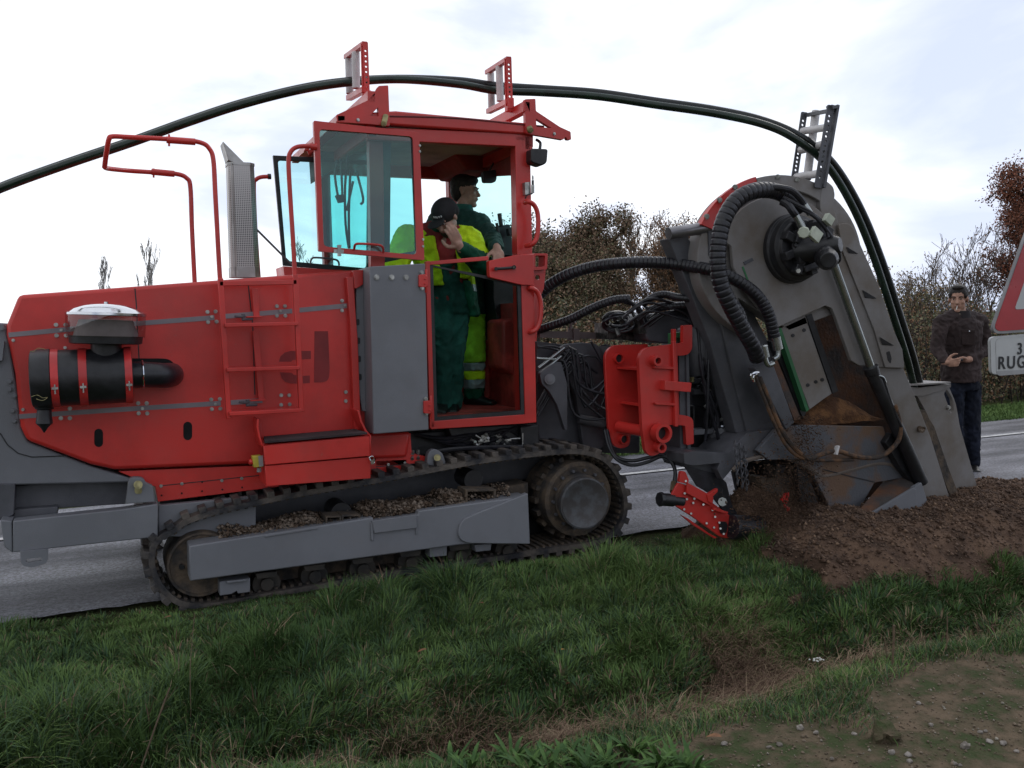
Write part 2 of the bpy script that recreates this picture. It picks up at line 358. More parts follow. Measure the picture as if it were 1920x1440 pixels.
ASPH = asphalt()
xs = np.concatenate([np.linspace(-90, -6, 40), np.arange(-5.9, 14, .1), np.linspace(14.2, 220, 60)])
e0 = 5.66+.24*(fbm(xs*1.3, xs*0+1)-.5)+.06*(fbm(xs*5, xs*0+2)-.5); e1 = 9.0+.12*(fbm(xs*1.1, xs*0+7)-.5)
vv = []; 
for yy in (0, .1, .3, .5, .7, .9, 1.0): vv.append(np.stack([xs, e0+(e1-e0)*yy, np.full_like(xs, .004+.03*math.sin(math.pi*yy))], -1))
v = np.concatenate(vv); n = len(xs); a = (np.arange(6)[:, None]*n+np.arange(n-1)[None]).ravel()
tag(npmesh('road', v, np.stack([a, a+1, a+n+1, a+n], -1), mats=[ASPH], smooth_=True), kind='structure')
LINE = mat('worn_road_paint', (.5,.5,.5), .6, vs=18, col2=(.2,.2,.21), mix=(.36,.5), bump=.002, bs=60)
def rz(Y): return .004+.03*math.sin(math.pi*(Y-5.66)/(9.0-5.66))
xs = np.linspace(-60, 200, 400); v = np.concatenate([np.stack([xs, xs*0+7.70, xs*0+rz(7.7)+.009], -1), np.stack([xs, xs*0+7.79, xs*0+rz(7.79)+.009], -1)]); n = 400; a = np.arange(n-1)
tag(npmesh('road_marking', v, np.stack([a, a+1, a+n+1, a+n], -1), mats=[LINE]), kind='structure')
# thrown-up soil along the trench
v, q = grid(np.arange(3.0, 22, .045), np.arange(3.6, 6.0, .035), heap)
o = npmesh('soil_heap', v, q, mats=[SOIL], smooth_=True); tag(o, 'long low heap of freshly dug brown soil beside the road', 'soil heap', kind='stuff')
# crumbs on the heap
def lumps(n_, cen, spread, size, zf):
    base = np.array([(math.cos(a)*math.cos(b), math.sin(a)*math.cos(b), math.sin(b)) for a, b in ((0,.1),(1.3,.5),(2.5,-.2),(3.8,.4),(5.1,-.1),(2,1.3),(1,-1.2))])
    tri = np.array([(0,1,5),(1,2,5),(2,3,5),(3,4,5),(4,0,5),(1,0,6),(2,1,6),(3,2,6),(4,3,6),(0,4,6)])
    P = cen(n_); s = size*np.minimum(rng.lognormal(0, .45, n_), 2.6)[:, None, None]; R = rng.uniform(.6, 1.4, (n_, 7, 3))
    v = base[None]*R*s + P[:, None, :]; f = tri[None]+(np.arange(n_)*7)[:, None, None]
    return v.reshape(-1, 3), f.reshape(-1, 3)
def cen(n_):
    X = rng.uniform(3.75, 10, n_); Y = rng.normal(4.9, .36, n_); return np.stack([X, Y, heap(X, Y)+.004], -1)
v, f = lumps(22000, cen, 0, .0065, None)
tag(npmesh('soil_crumbs', v, tris=f, mats=[mat('crumb_soil', (.155,.098,.066), .95, vs=9, col2=(.085,.053,.038)), mat('pale_clods', (.22,.14,.09), .95, vs=30)], mi_t=(np.repeat(rng.random(22000) < .12, 10)).astype(int)), 'loose soil crumbs strewn over the dug heap', 'soil crumbs', kind='stuff')

def cenb(n_):
    X = rng.uniform(.5, 7.5, n_); Y = rng.uniform(2.3, 3.5, n_); return np.stack([X, Y, gz(X, Y)+.002], -1)
v, f = lumps(9000, cenb, 0, .0034, None)
tag(npmesh('bank_crumbs', v, tris=f, mats=[mat('crumb_brown', (.20,.155,.11), .95, vs=9, col2=(.12,.09,.06)), mat('grit_pale', (.30,.27,.22), .95, vs=30)], mi_t=(np.repeat(rng.random(9000) < .08, 10)).astype(int)), 'small earth crumbs and grit on the bare near bank', 'earth crumbs', kind='stuff')
def cenc(n_):
    X = rng.uniform(3.7, 9, n_); Y = rng.normal(4.75, .38, n_); return np.stack([X, Y, heap(X, Y)+.005], -1)
v, f = lumps(1800, cenc, 0, .011, None); tag(npmesh('soil_clods', v, tris=f, mats=[SOIL]), 'larger broken clods scattered over the dug heap', 'soil clods', kind='stuff')
def cend(n_):                                            # spoil dropping off the digging wheel and chute
    k = rng.random(n_) < .6; px = np.where(k, rng.normal(1452, 36, n_), rng.normal(1510, 22, n_)); py = np.where(k, 1000-np.abs(rng.normal(0, 62, n_)), rng.uniform(780, 990, n_)); return np.array([tuple(at(x, y, 4.98+d)) for x, y, d in zip(px, py, rng.uniform(-.12, .12, n_))])
v, f = lumps(9000, cend, 0, .0032, None); tag(npmesh('falling_soil', v, tris=f, mats=[SOIL]), 'brown soil crumbs falling from the chute and digging wheel', 'falling soil', kind='stuff')
# ================================================================== THE TRENCHING MACHINE
MC = root('trenching_machine', 'red and grey tracked trenching machine with open cab, standing half on the road', 'trenching machine', (1.6, 6.1, 0))
def bolt(g, x, y, Y, r=.011, h=.010, n=6):
    p = at(x, y, Y); g.cyl(p+V((0, .002, 0)), p-V((0, h*.45, 0)), r*1.35, n=12); g.cyl(p-V((0, h*.45, 0)), p-V((0, h, 0)), r, n=n); g.cut()
YH = 5.62
# --- hood
hood = [(35,553),(683,505),(690,812),(771,810),(758,882),(296,940),(290,912),(222,882),(170,871),(50,826),(38,800),(28,700),(12,628),(12,610)]
lowy = 905
H = obj('engine_hood', G().slab(pl(hood[:2]+[(690,812),(771,810),(764,858),(215,881),(170,871),(50,826),(38,800),(28,700),(12,628),(12,610)], YH), (0, 1.45, 0)), RED, MC, bev=.022, seg=2)
obj('engine_hood_skirt', G().slab(pl([(222,884),(764,861),(757,884),(296,941),(291,913)], YH+.03), (0, 1.35, 0)), RED, MC, bev=.003)
g = G()
g.slab(pl(strip([(253,541),(256,575),(262,700)], 2.2), YH-.0015), (0,.004,0)).cut(); g.slab(pl(strip([(465,530),(474,610),(478,740)], 2.0), YH-.0015), (0,.004,0)).cut()
g.slab(pl(strip([(300,911),(500,890)], 1.5), YH+.028), (0,.004,0)).cut(); g.slab(pl(strip([(705,875),(800,868)], 1.5), YH+.028), (0,.004,0))
obj('panel_seam', g, BLACK, H)
g = G()
for a in ([(16,628),(122,618),(250,607),(395,596),(402,595)], [(423,593),(548,583)], [(556,582),(652,573)], [(36,781),(150,773),(270,765),(400,757),(414,756)], [(430,755),(492,751)]):
    g.slab(pl(strip(a, 9), YH-.003), (0,.005,0)).cut()
obj('grey_trim_strip', g, STRIP, H)
g = G()
for x, y in ((105,609),(123,609),(106,629),(124,629),(389,585),(404,584),(390,604),(406,603),(519,574),(534,574),(519,592),(535,592),(641,564),(641,582),(114,784),(131,784),(131,766),(259,756),(275,756),(260,775),(276,775),(396,749),(412,748),(397,767),(413,766),(527,741),(542,741),(527,759),(543,758),(648,735),(648,752)): bolt(g, x, y, YH-.002, .0085, .014)
for x, y in ((25,638),(43,768),(122,652),(115,619),(397,594),(526,583),(647,573),(267,766),(404,758)): bolt(g, x, y, YH-.004, .0065, .01)
for x, y in ((302,911),(341,907),(416,901),(453,897),(728,871),(759,868)): bolt(g, x, y, YH+.028, .007, .01)
obj('bolt', g, ZINC, H)
g = G()
for cx, cy, hh in ((185,821,9.5), (352,808,9.5)):
    g.slab(pl(circ(cx, cy-9, 8.2, 10, 180, 360)+circ(cx, cy+9, 8.2, 10, 0, 180), YH-.002), (0,.006,0)).cut()
for x, y in ((303,929),(341,925),(379,921),(379,904),(417,918),(454,914)): g.slab(pl(circ(x, y, 1.8, 8), YH+.027), (0,.006,0)).cut()
g.slab(pl(rp([(232,672),(330,672),(330,726),(232,726)], [0,27,27,0], 8), YH-.002), (0,.006,0))
obj('hood_opening', g, mat('deep_black', (.006,.006,.007), .9), H)
# the letters on the flank: dark red mark
g = G()
def ring_sector(cx, cy, ro, ri, a0, a1): return circ(cx, cy, ro, 10, a0, a1)+circ(cx, cy, ri, 10, a0, a1)[::-1]
YL = YH-.0025
g.slab(pl(rp([(590,621),(615,621),(618,690),(617,712),(606,717),(589,717)], [0,0,0,20,6,0]), YL), (0,.004,0))
g.slab(pl([(563,658),(583,658),(583,673),(563,674)], YL), (0,.004,0)); g.slab(pl([(566,705),(581,704),(581,718),(566,719)], YL), (0,.004,0))
g.slab(pl([(557,658),(545,658),(534,661),(526,668),(523,678),(546,678),(549,675),(557,674)], YL), (0,.004,0))
g.slab(pl([(558,719),(545,719),(535,716),(528,709),(525,698),(547,699),(551,703),(559,704)], YL), (0,.004,0))
obj('dark_red_logo', g, REDD, H)
# --- left end: counterweight, bumper beam, bracket
g = G(); g.slab(pl([(-90,600),(8,606),(16,640),(30,720),(40,803),(52,828),(170,874),(250,898),(240,905),(-90,912)], YH+.04), (0,1.3,0))
obj('counterweight', g, GREY, MC, bev=.01)
g = G(); g.slab(pl(strip([(0,812),(14,834),(34,850),(60,857),(120,855)], 2), YH+.036), (0,.01,0)); obj('counterweight_seam', g, BLACK, MC)
g = G()
g.slab(pl([(-20,640),(8,640),(4,676),(-20,680)], YH), (0,.2,0))
for x, y in ((3,616),(18,715),(18,730),(27,742),(24,770),(27,789)): bolt(g, x, y, YH+.03, .010, .012)
obj('hitch_fittings', g, GREY, MC)
g = G(); g.slab(pl([(28,911),(240,895),(236,945),(28,958)], YH+.14), (0,1.0,0)); g.slab(pl([(-90,905),(28,908),(26,965),(5,975),(-90,985)], YH+.02), (0,1.0,0)); g.slab(pl([(26,956),(108,950),(107,968),(26,975)], YH+.06), (0,1.0,0))
obj('rear_crossmember', g, GREYD, MC, bev=.004)
g = G(); g.slab(pl([(24,977),(232,955),(296,945),(296,1007),(232,1014),(24,1036)], 5.52), (0,.10,0)); g.slab(pl([(0,975),(22,977),(24,1037),(8,1026)], 5.53), (0,1.2,0))
g.slab(pl([(297,948),(480,930),(480,1010),(297,1006)], 5.60), (0,.05,0))
obj('rear_bumper_beam', g, GREY, MC, bev=.006)
g = G(); g.slab(pl(rp([(38,1034),(90,1030),(90,1055),(62,1064),(39,1061)], [0,0,10,0,10]), 5.50), (0,.03,0), [pl(rp([(48,1048),(78,1045),(79,1051),(50,1056)], 3), 5.50)])
obj('tow_eye', g, GREY, MC, bev=.003)
g = G(); g.slab(pl(rp([(235,945),(241,900),(248,895),(268,896),(274,906),(286,911),(291,941)], [0,6,8,8,0,0,0]), 5.53), (0,.06,0))
tb = obj('pivot_bracket', g, GREY, MC, bev=.004)
g = G(); g.cyl(at(259,909,5.53), at(259,909,5.50), .024, n=20); g.cyl(at(259,909,5.505), at(259,909,5.49), .014, n=6); g.slab(pl(rp([(252,914),(267,914),(266,926),(253,926)], 5), 5.525), (0,.01,0)); obj('pivot_pin', g, YZINC, tb)
# --- air cleaner
AC = obj('air_cleaner', G().lathe(at(58,711,5.42), at(249,703,5.42), [(0,.135),(.01,.150),(.10,.158),(.19,.158),(.20,.150),(.97,.150),(.985,.142),(1,.10)], 40), BLACK, MC)
def along(t, e=0): return at(58+191*t, 711-8*t, 5.42)
g = G()
for a, b in ((.205,.28), (.475,.555), (.92,.99)): g.lathe(along(a), along(b), [(0,.150),(0,.1555),(1,.1555),(1,.150)], 40).cut()
obj('clamp_band', g, mat('red_band', (.62,.04,.04), .35), AC)
g = G()
for t in (.245,.515,.955):
    p = along(t)+V((0,-.158,-.045)); g.box(p, .03,.012,.012); g.cyl(p+V((0,0,.02)), p-V((0,0,.03)), .004, n=8).cut()
obj('band_buckle', g, ZINC, AC)
g = G(); g.lathe(along(.98), at(268,702,5.42), [(0,.072),(1,.072)], 24)
g.tube([at(250,702,5.42), at(272,702,5.42), at(292,703,5.43), at(308,704,5.47), at(318,703,5.56), at(322,702,5.68)], .070, 20)
obj('intake_elbow', g, RUB, AC)
g = G(); g.tube(circle3 if False else [at(268,702,5.42)+V((0, -.075*math.cos(a), .075*math.sin(a))) for a in np.linspace(0, 6.28, 24)[:-1]], .005, 6, 1, True); obj('hose_clip', g, CHROME, AC)
c0 = at(200,700,5.40); ct = at(199,643,5.40); up_ = V((0,0,1))
def zl(y): return at(199, y, 5.40)
g = G(); g.lathe(zl(715), zl(645), [(0,.010),(.12,.02),(.62,.072),(.64,.078),(1,.078)], 28); g.lathe(zl(645), zl(630), [(0,.165),(.1,.182),(1,.186)], 40)
PCN = obj('precleaner_base', g, BLACK, AC)
obj('precleaner_bowl', G().lathe(zl(632), zl(589), [(0,.196),(.4,.200),(1,.200)], 40, cap=False), GLC, AC)
obj('precleaner_baffle', G().lathe(zl(632), zl(600), [(0,.165),(.4,.155),(1,.135)], 30), mat('dusty_grey_plastic', (.22,.2,.2), .7), AC)
obj('precleaner_lid', G().lathe(zl(592), zl(566), [(0,.195),(.02,.204),(.18,.204),(.22,.196),(.45,.17),(.68,.125),(.82,.08),(.86,.03),(.87,.012),(1,.012)], 48), CHROME, AC)
obj('dust_valve', G().lathe(at(83,752,5.42), at(83,811,5.42), [(0,.055),(.25,.045),(.28,.035),(.55,.038),(.7,.042),(.85,.018),(1,.003)], 20), RUB, AC)
g = G(); g.tube([at(56,658,5.27), at(63,659,5.27), at(72,653,5.27), at(85,655,5.28)], .0018, 5); g.tube([at(59,744,5.27), at(70,741,5.26), at(80,746,5.26), at(89,745,5.27), at(80,751,5.26), at(68,748,5.26)], .0018, 5); obj('wire_clip', g, YZINC, AC)
# --- exhaust
ex = 5.95
EX = G(); px = [(425,305),(432,518)]
def exring(t, s=1):
    a = at(425+7*t, 306+213*t, ex); b = at(474+10*t, 310+204*t, ex); w_ = (b-a).length*s; c = (a+b)/2; h = w_/2
    k = .62
    return [c+V((h*x, h*y, 0)) for x, y in ((-1,-k),(-k,-1),(k,-1),(1,-k),(1,k),(k,1),(-k,1),(-1,k))]
def perf():
    m = bpy.data.materials.new('perforated_guard'); m.use_nodes = True; t = m.node_tree; n = t.nodes.new; b = t.nodes['Principled BSDF']
    b.inputs['Metallic'].default_value = .7; b.inputs['Roughness'].default_value = .38
    g = n('ShaderNodeNewGeometry'); mp_ = n('ShaderNodeMapping'); mp_.inputs['Scale'].default_value = (90,90,90); t.links.new(g.outputs['Position'], mp_.inputs[0])
    vo = n('ShaderNodeTexVoronoi'); vo.inputs['Randomness'].default_value = 0; vo.inputs['Scale'].default_value = 1; t.links.new(mp_.outputs[0], vo.inputs['Vector'])
    r = n('ShaderNodeValToRGB'); e = r.color_ramp.elements; e[0].position = .3; e[0].color = (.06,.06,.06,1); e[1].position = .42; e[1].color = (.45,.43,.42,1); t.links.new(vo.outputs['Distance'], r.inputs[0]); t.links.new(r.outputs[0], b.inputs['Base Color']); return m
E = obj('exhaust_stack', G().rings([exring(t) for t in (0,.03,.5,.97,1)]), perf(), MC, smooth_=False)
g = G(); g.rings([exring(0,1.04), exring(.025,1.04)]); g.rings([exring(.93,1.03), exring(1.02,1.03)]); g.bar(at(434,306,5.87), at(439,518,5.87), .006,.006)
obj('exhaust_trim', g, ALU, E)
g = G(); g.slab([at(418,265,ex-.07), at(458,305,ex-.07), at(456,307,ex-.07), at(434,303,ex-.07), at(428,300,ex-.07)], (0,.15,0)); obj('rain_flap', g, ALU, E, bev=.002)
obj('stay_rod', G().tube([at(479,428,ex), at(548,497,ex)], .007, 8, 0), GREYD, E)
# --- grab rails
YR = 5.46
g = G(); g.tube([at(196,314,YR+.1), at(199,290,YR+.04), at(204,262,YR), at(211,256,YR), at(240,257,YR), at(300,260,YR), at(350,263,YR), at(378,268,YR), at(392,278,YR), at(400,300,YR), at(404,370,YR), at(411,500,YR), at(413,525,YR)], .0135, 12)
g.cyl(at(312,262,YR), at(366,266,YR), .019, n=14); g.tube([at(317,252,YR), at(317,274,YR)], .006, 8, 0)
RL = obj('ladder_grab_rail', g, RED, MC)
g = G(); Y2 = 5.85; g.tube([at(196,313,YR+.1), at(203,316,YR+.2), at(240,320,Y2), at(285,323,Y2), at(330,326,Y2), at(350,334,Y2), at(357,352,Y2), at(360,430,Y2), at(365,530,Y2)], .0135, 12); g.cyl(at(284,322,Y2), at(327,326,Y2), .019, n=14); g.tube([at(288,316,Y2), at(288,333,Y2)], .006, 8, 0)
obj('rear_grab_rail', g, RED, RL)
g = G(); Y2 = 5.5; g.tube([at(594,276,Y2), at(575,274,Y2), at(556,276,Y2), at(545,285,Y2), at(541,302,Y2), at(543,350,Y2), at(550,460,Y2), at(553,522,Y2)], .0135, 12); g.cyl(at(594,276,Y2), at(581,275,Y2), .02, n=14)
obj('cab_grab_rail', g, RED, MC)
g = G(); Y2 = 6.3; g.tube([at(508,331,Y2), at(490,332,Y2), at(480,337,Y2), at(476,348,Y2), at(479,430,Y2), at(485,520,Y2)], .014, 12); obj('far_grab_rail', g, RED, MC); 
g = G(); g.cyl(at(508,331,Y2), at(502,331,Y2), .019, n=12); obj('far_rail_cap', g, BLACK, MC)
# --- ladder
g = G(); YLd = 5.46
def sq(a, b, w=.03, Y=YLd, h=.03): g.bar(at(*a, Y), at(*b, Y), w, h, (0,1,0))
sq((413,522),(429,785)); sq((553,515),(565,772)); g.bar(at(411,532,YLd), at(556,529,YLd), .03,.028)
for (a, b) in (((420,610),(556,607)), ((424,693),(559,689)), ((428,775),(562,768))): g.bar(at(*a, YLd), at(*b, YLd), .10, .022)
LD = obj('boarding_ladder', g, RED, MC, bev=.003)
g = G(); g.bar(at(478,541,5.56), at(481,595,5.56), .035,.02,(0,1,0)); g.bar(at(479,620,5.58), at(490,750,5.58), .035,.02,(0,1,0)); g.box(at(476,594,5.55), .09,.05,.008); g.box(at(483,750,5.55), .09,.05,.008); obj('latch_bracket', g, RED, MC, bev=.002)
g = G()
for x, y in ((456,594),(464,755)):
    g.tube([at(x-16,y-1,5.53), at(x-4,y,5.52), at(x+3,y-2,5.53)], .007, 8); g.tube([at(x-2,y+5,5.53), at(x+18,y+4,5.54)], .008, 8, 0); g.cyl(at(x,y-5,5.53), at(x,y+6,5.53), .011, n=10).cut()
obj('door_latch', g, GREYD, MC)
# --- folded flange by the hood's end and step tray
g = G(); g.slab(pl([(650,520),(662,518),(671,640),(677,806),(664,808),(656,600)], YH-.05), (0,.05,0)); g.slab(pl([(662,508),(681,506),(681,533),(674,538),(668,541),(664,541)], YH-.05), (0,.06,0))
obj('hood_end_flange', g, RED, MC, bev=.003)
g = G(); ys = 5.32
g.slab(pl([(494,836),(693,818),(694,855),(497,872)], ys), (0,.02,0)); g.slab(pl([(497,874),(694,857),(695,897),(499,912)], ys+.012), (0,.26,0))
g.slab([at(494,836,ys), at(693,818,ys), at(693,818,ys)+V((0,.27,0)), at(494,836,ys)+V((0,.27,0))], (0,0,-.006))
g.slab([at(694,816,ys), at(694,856,ys), at(694,856,ys)+V((0,.28,0)), at(694,816,ys)+V((0,.28,.0))], (.006,0,0))
ST = obj('step_tray', g, RED, MC, bev=.004)
g = G(); g.slab([at(497,833,ys+.01)+V((0,.015,.004)), at(690,816,ys+.01)+V((0,.015,.004)), at(690,816,ys)+V((-.02,.25,.004)), at(497,833,ys)+V((.03,.25,.004))], (0,0,.012)); obj('anti_slip_mat', g, mat('grit_mat', (.04,.03,.032), .9, bump=.004, bs=200), ST)
g = G(); g.slab(pl(strip([(484,786),(483,800),(486,818),(493,838)], 4), ys+.1), (0,.17,0)).cut(); g.bar(at(484,787,YH-.02), at(489,832,YH-.02), .03,.02,(0,1,0)).cut(); g.slab(pl(strip([(672,770),(677,790),(686,808),(694,818)], 4), ys+.1), (0,.17,0)); obj('tray_side', g, RED, ST, bev=.002)
g = G(); g.slab(pl(rp([(473,856),(491,854),(494,876),(476,877)], 2), 5.36), (0,.06,0)); YB = obj('control_button_box', g, YEL, MC, bev=.004)
g = G(); g.cyl(at(474,866,5.39), at(467,866,5.39), .016, n=16); obj('red_button', g, RED, YB)
g = G(); g.slab(pl([(484,855),(493,854),(494,874),(486,875)], 5.357), (0,.004,0)); g.cyl(at(486,877,5.39), at(486,885,5.39), .014, n=12); obj('button_box_cover', g, LENS, YB)
g = G(); g.tube([at(693,858,5.30), at(699,856,5.30), at(702,863,5.30), at(701,868,5.30), at(695,864,5.30)], .004, 6, 4, True); g.box(at(698,866,5.30), .02,.012,.028); obj('padlock', g, CHROME, MC)
# --- grey cabinet beside the cab
g = G(); yc = 5.42
g.slab(pl([(693,500),(797,494),(804,806),(700,814)], yc), (0,.26,0)); CB = obj('grey_side_cabinet', g, GREY, MC, bev=.005)
g = G()
for x, y in ((706,520),(734,520),(761,520)): bolt(g, x, y, yc, .013, .013, 12)
for x, y in ((790,511),(791,540),(798,748),(799,775)): bolt(g, x, y, yc-.003, .010, .016)
obj('cabinet_bolt', g, ZINC, CB)
g = G(); g.slab(pl([(668,541),(681,533),(686,771),(679,771),(668,700)], YH-.03), (0,.3,0)); gp = obj('slotted_panel', g, GREY, MC, bev=.003)
g = G()
for y in (604,639,673,707): g.slab(pl(rp([(668+(y-604)*.04,y-6),(674+(y-604)*.04,y-6),(674+(y-604)*.04,y+6),(668+(y-604)*.04,y+6)], 3), YH-.034), (0,.006,0)).cut()
obj('panel_slot', g, BLACK, gp)
for (x, y) in ((794,527), (802,764)):
    g = G(); g.slab(pl(rp([(786,y-12),(797,y-13),(803,y-8),(803,y+8),(798,y+12),(786,y+11)] if y < 600 else [(795,y-12),(806,y-13),(812,y-8),(811,y+8),(806,y+12),(795,y+11)], 2), yc-.02), (0,.04,0)); x2 = 796 if y < 600 else 805; g.cyl(at(x2+3,y-22,yc+.0), at(x2+3,y+22,yc+.0), .009, n=10); g.box(at(x2+1,y-4,yc-.025), .012,.012,.006); g.box(at(x2+1,y+5,yc-.025), .012,.012,.006)
    obj('door_hinge', g, RED, MC, bev=.003)
# --- cab shell (near side plane YC, far side YF)
YC, YF = 5.64, 7.05
g = G()
def up3(x, y, Y=YC): return at(x, y, Y)
def rail(a, b, w, h, g_): g_.bar(a, b, w, h, (0,1,0))
zr = at(1000,250,YC).z; zt = at(1000,236,YC).z
XL, XR = at(640,240,YC).x, at(1001,250,YC).x
XP = at(706,300,YC).x; XB = at(690,300,YC).x; XD = at(982,300,YC).x
# roof shell
zroof0 = at(800,240,YC).z
roof = G(); roof.slab([(XL,YC-.02,zroof0),(XR,YC-.02,zroof0),(XR,YC-.02,zroof0+.075),(XL+.35,YC-.02,zroof0+.09),(XL+.02,YC-.02,zroof0+.05)], (0,YF-YC+.04,0))
CABO = obj('cab_roof', roof, RED, MC, bev=.012)
g = G(); g.slab([(XL+.05,YC+.03,zroof0-.012),(XR-.04,YC+.03,zroof0-.012),(XR-.04,YF-.05,zroof0-.012),(XL+.05,YF-.05,zroof0-.012)], (0,0,.01)); obj('roof_lining', g, mat('headliner', (.46,.34,.29), .9), CABO)
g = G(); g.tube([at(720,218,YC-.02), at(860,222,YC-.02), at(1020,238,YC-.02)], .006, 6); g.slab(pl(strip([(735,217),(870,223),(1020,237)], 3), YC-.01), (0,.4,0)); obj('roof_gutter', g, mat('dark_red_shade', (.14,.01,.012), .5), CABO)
# beam along the top of the door opening and posts
fr = G(); fr.slab(pl([(690,238),(1000,251),(1000,276),(690,262)], YC), (0,.06,0))
fr.slab(pl([(966,255),(994,256),(1005,790),(976,793)], YC), (0,.09,0))
fr.slab(pl([(692,250),(718,250),(722,500),(696,503)], YC+.03), (0,.07,0))
zb = at(900,795,YC).z
for X in (XB+.03, XR-.10): fr.box((X, YF-.05, (zroof0+zb)/2), .07, .08, zroof0-zb)
fr.box(((XB+XR)/2, YF-.05, zroof0-.05), XR-XB, .07, .10)
fr.box(((XB+XR)/2, YF-.05, 1.78), XR-XB-.1, .05, .09); fr.box((XR-.04, (YC+YF)/2, zroof0-.05), .06, YF-YC, .1); fr.box((XB+.03, (YC+YF)/2, zroof0-.04), .06, YF-YC, .08)
fr.slab(pl([(800,790),(976,776),(1005,776),(1005,790),(802,804)], YC), (0,.06,0))
CF = obj('cab_frame', fr, RED, MC, bev=.005)
g = G(); g.slab(pl(rp([(718,256),(786,262),(788,478),(722,492)], [0,0,0,0]), YC+.05), (0,.03,0), [pl(rp([(733,264),(780,268),(781,470),(731,478)], 6), YC+.05)]); obj('window_seal', g, BLACK, CF)
# headliner wedge at the roof
g = G(); z0 = zroof0; xa, xb = at(968,300,YC).x, at(905,300,YC).x
a = [at(915,257,YC+.1), at(968,262,YC+.1), at(966,332,YC+.1), at(935,300,YC+.1)]
g.slab([at(845,300,YF-.15), at(965,262,YC+.15), at(966,330,YC+.15), at(882,334,YF-.25), at(868,338,YF-.15)], (.02,.05,.02)); g.slab(pl([(846,262),(966,266),(966,300),(925,322),(876,318),(850,285)], YC+.75), (0,.6,0))
obj('roof_console', g, mat('console_red', (.30,.03,.03), .7), CABO, bev=.01)
obj('cabin_light', G().slab(pl([(856,248),(868,248),(868,270),(857,270)], YC+.1), (0,.02,0)), mat('orange_label', (.5,.1,.02), .5), CABO)
# front glass (right end of the cab)
g = G(); g.slab([(XR-.03,YC+.09,zroof0-.1),(XR-.03,YF-.09,zroof0-.1),(XR-.03,YF-.09,at(940,470,YC).z),(XR-.03,YC+.09,at(940,470,YC).z)], (.006,0,0)); obj('front_window', g, GLS, MC)
g = G(); g.slab([(XR-.06,YC+.05,zb),(XR-.06,YF-.05,zb),(XR-.06,YF-.05,1.72),(XR-.06,YC+.05,1.72)], (.03,0,0)); obj('front_panel', g, RED2, MC)
# rear wall below window, far wall
g = G(); g.slab([(XB,YF-.06,zb),(XR-.06,YF-.06,zb),(XR-.06,YF-.06,1.74),(XB,YF-.06,1.74)], (0,.03,0)); obj('far_side_panel', g, mat('cab_dark_wall', (.05,.045,.045), .7), MC)
g = G(); g.slab([(XB,YC+.05,zb),(XB,YF-.05,zb),(XB,YF-.05,1.9),(XB,YC+.05,1.9)], (.03,0,0)); obj('rear_panel', g, GREY, MC)
g = G(); g.slab([(XB+.02,YC+.09,1.92),(XB+.02,YF-.09,1.92),(XB+.02,YF-.09,zroof0-.08),(XB+.02,YC+.09,zroof0-.08)], (.006,0,0)); obj('rear_window', g, GLS, MC)
# floor with tread plate
def tread():
    m = mat('red_tread_plate', (.5,.07,.06), .45, var=.25, vs=6); t = m.node_tree; n = t.nodes.new; b = t.nodes['Principled BSDF']; g_ = n('ShaderNodeNewGeometry')
    mp_ = n('ShaderNodeMapping'); mp_.inputs['Scale'].default_value = (45,45,45); mp_.inputs['Rotation'].default_value = (0,0,.78); t.links.new(g_.outputs['Position'], mp_.inputs[0])
    c = n('ShaderNodeTexVoronoi'); c.inputs['Randomness'].default_value = 0; c.inputs['Scale'].default_value = 1; t.links.new(mp_.outputs[0], c.inputs['Vector'])
    bp = n('ShaderNodeBump'); bp.inputs['Distance'].default_value = -.006; t.links.new(c.outputs['Distance'], bp.inputs['Height']); t.links.new(bp.outputs[0], b.inputs['Normal']); return m
zf = at(900,770,YC+.2).z
g = G(); g.slab([(XB+.03,YC+.05,zf),(XR-.07,YC+.05,zf),(XR-.07,YF-.07,zf),(XB+.03,YF-.07,zf)], (0,0,-.03)); obj('cab_floor', g, tread(), MC)
g = G(); g.box((XR-.25, YF-.45, zf+.24), .38,.5,.48); g.slab(pl([(942,600),(974,594),(975,712),(943,690)], YC+.3), (.0,.3,0)); obj('floor_riser', g, RED2, MC, bev=.02)
g = G(); g.box((XR-.9, YF-.42, zf+.25), .5,.5,.5); g.box((XR-.95, YF-.42, zf+.55), .5,.5,.12); obj('operator_seat', g, mat('seat_cloth', (.02,.022,.026), .9), MC, bev=.04)
# controls at the right
g = G(); g.slab(pl(rp([(926,425),(956,420),(960,450),(964,480),(932,478)], 4), YC+.45), (0,.25,0)); g.cyl(at(940,425,YC+.4), at(936,400,YC+.4), .016, n=10); g.tube([at(925,470,YC+.4), at(934,440,YC+.4), at(931,418,YC+.4)], .012, 8); g.slab(pl([(953,427),(964,425),(965,440),(955,442)], YC+.35), (0,.05,0)); g.slab(pl([(925,480),(966,470),(968,700),(940,650),(925,560)], YC+.5), (0,.3,0))
obj('control_console', g, BLACK, MC, bev=.006)
g = G(); g.slab(pl(rp([(905,321),(930,318),(932,334),(929,342),(908,342)], 4), YC+.55), (0,.05,0)); g.tube([at(928,300,YC+.55), at(918,320,YC+.55)], .008, 6, 0); obj('inside_mirror', g, BLACK, MC, bev=.004)
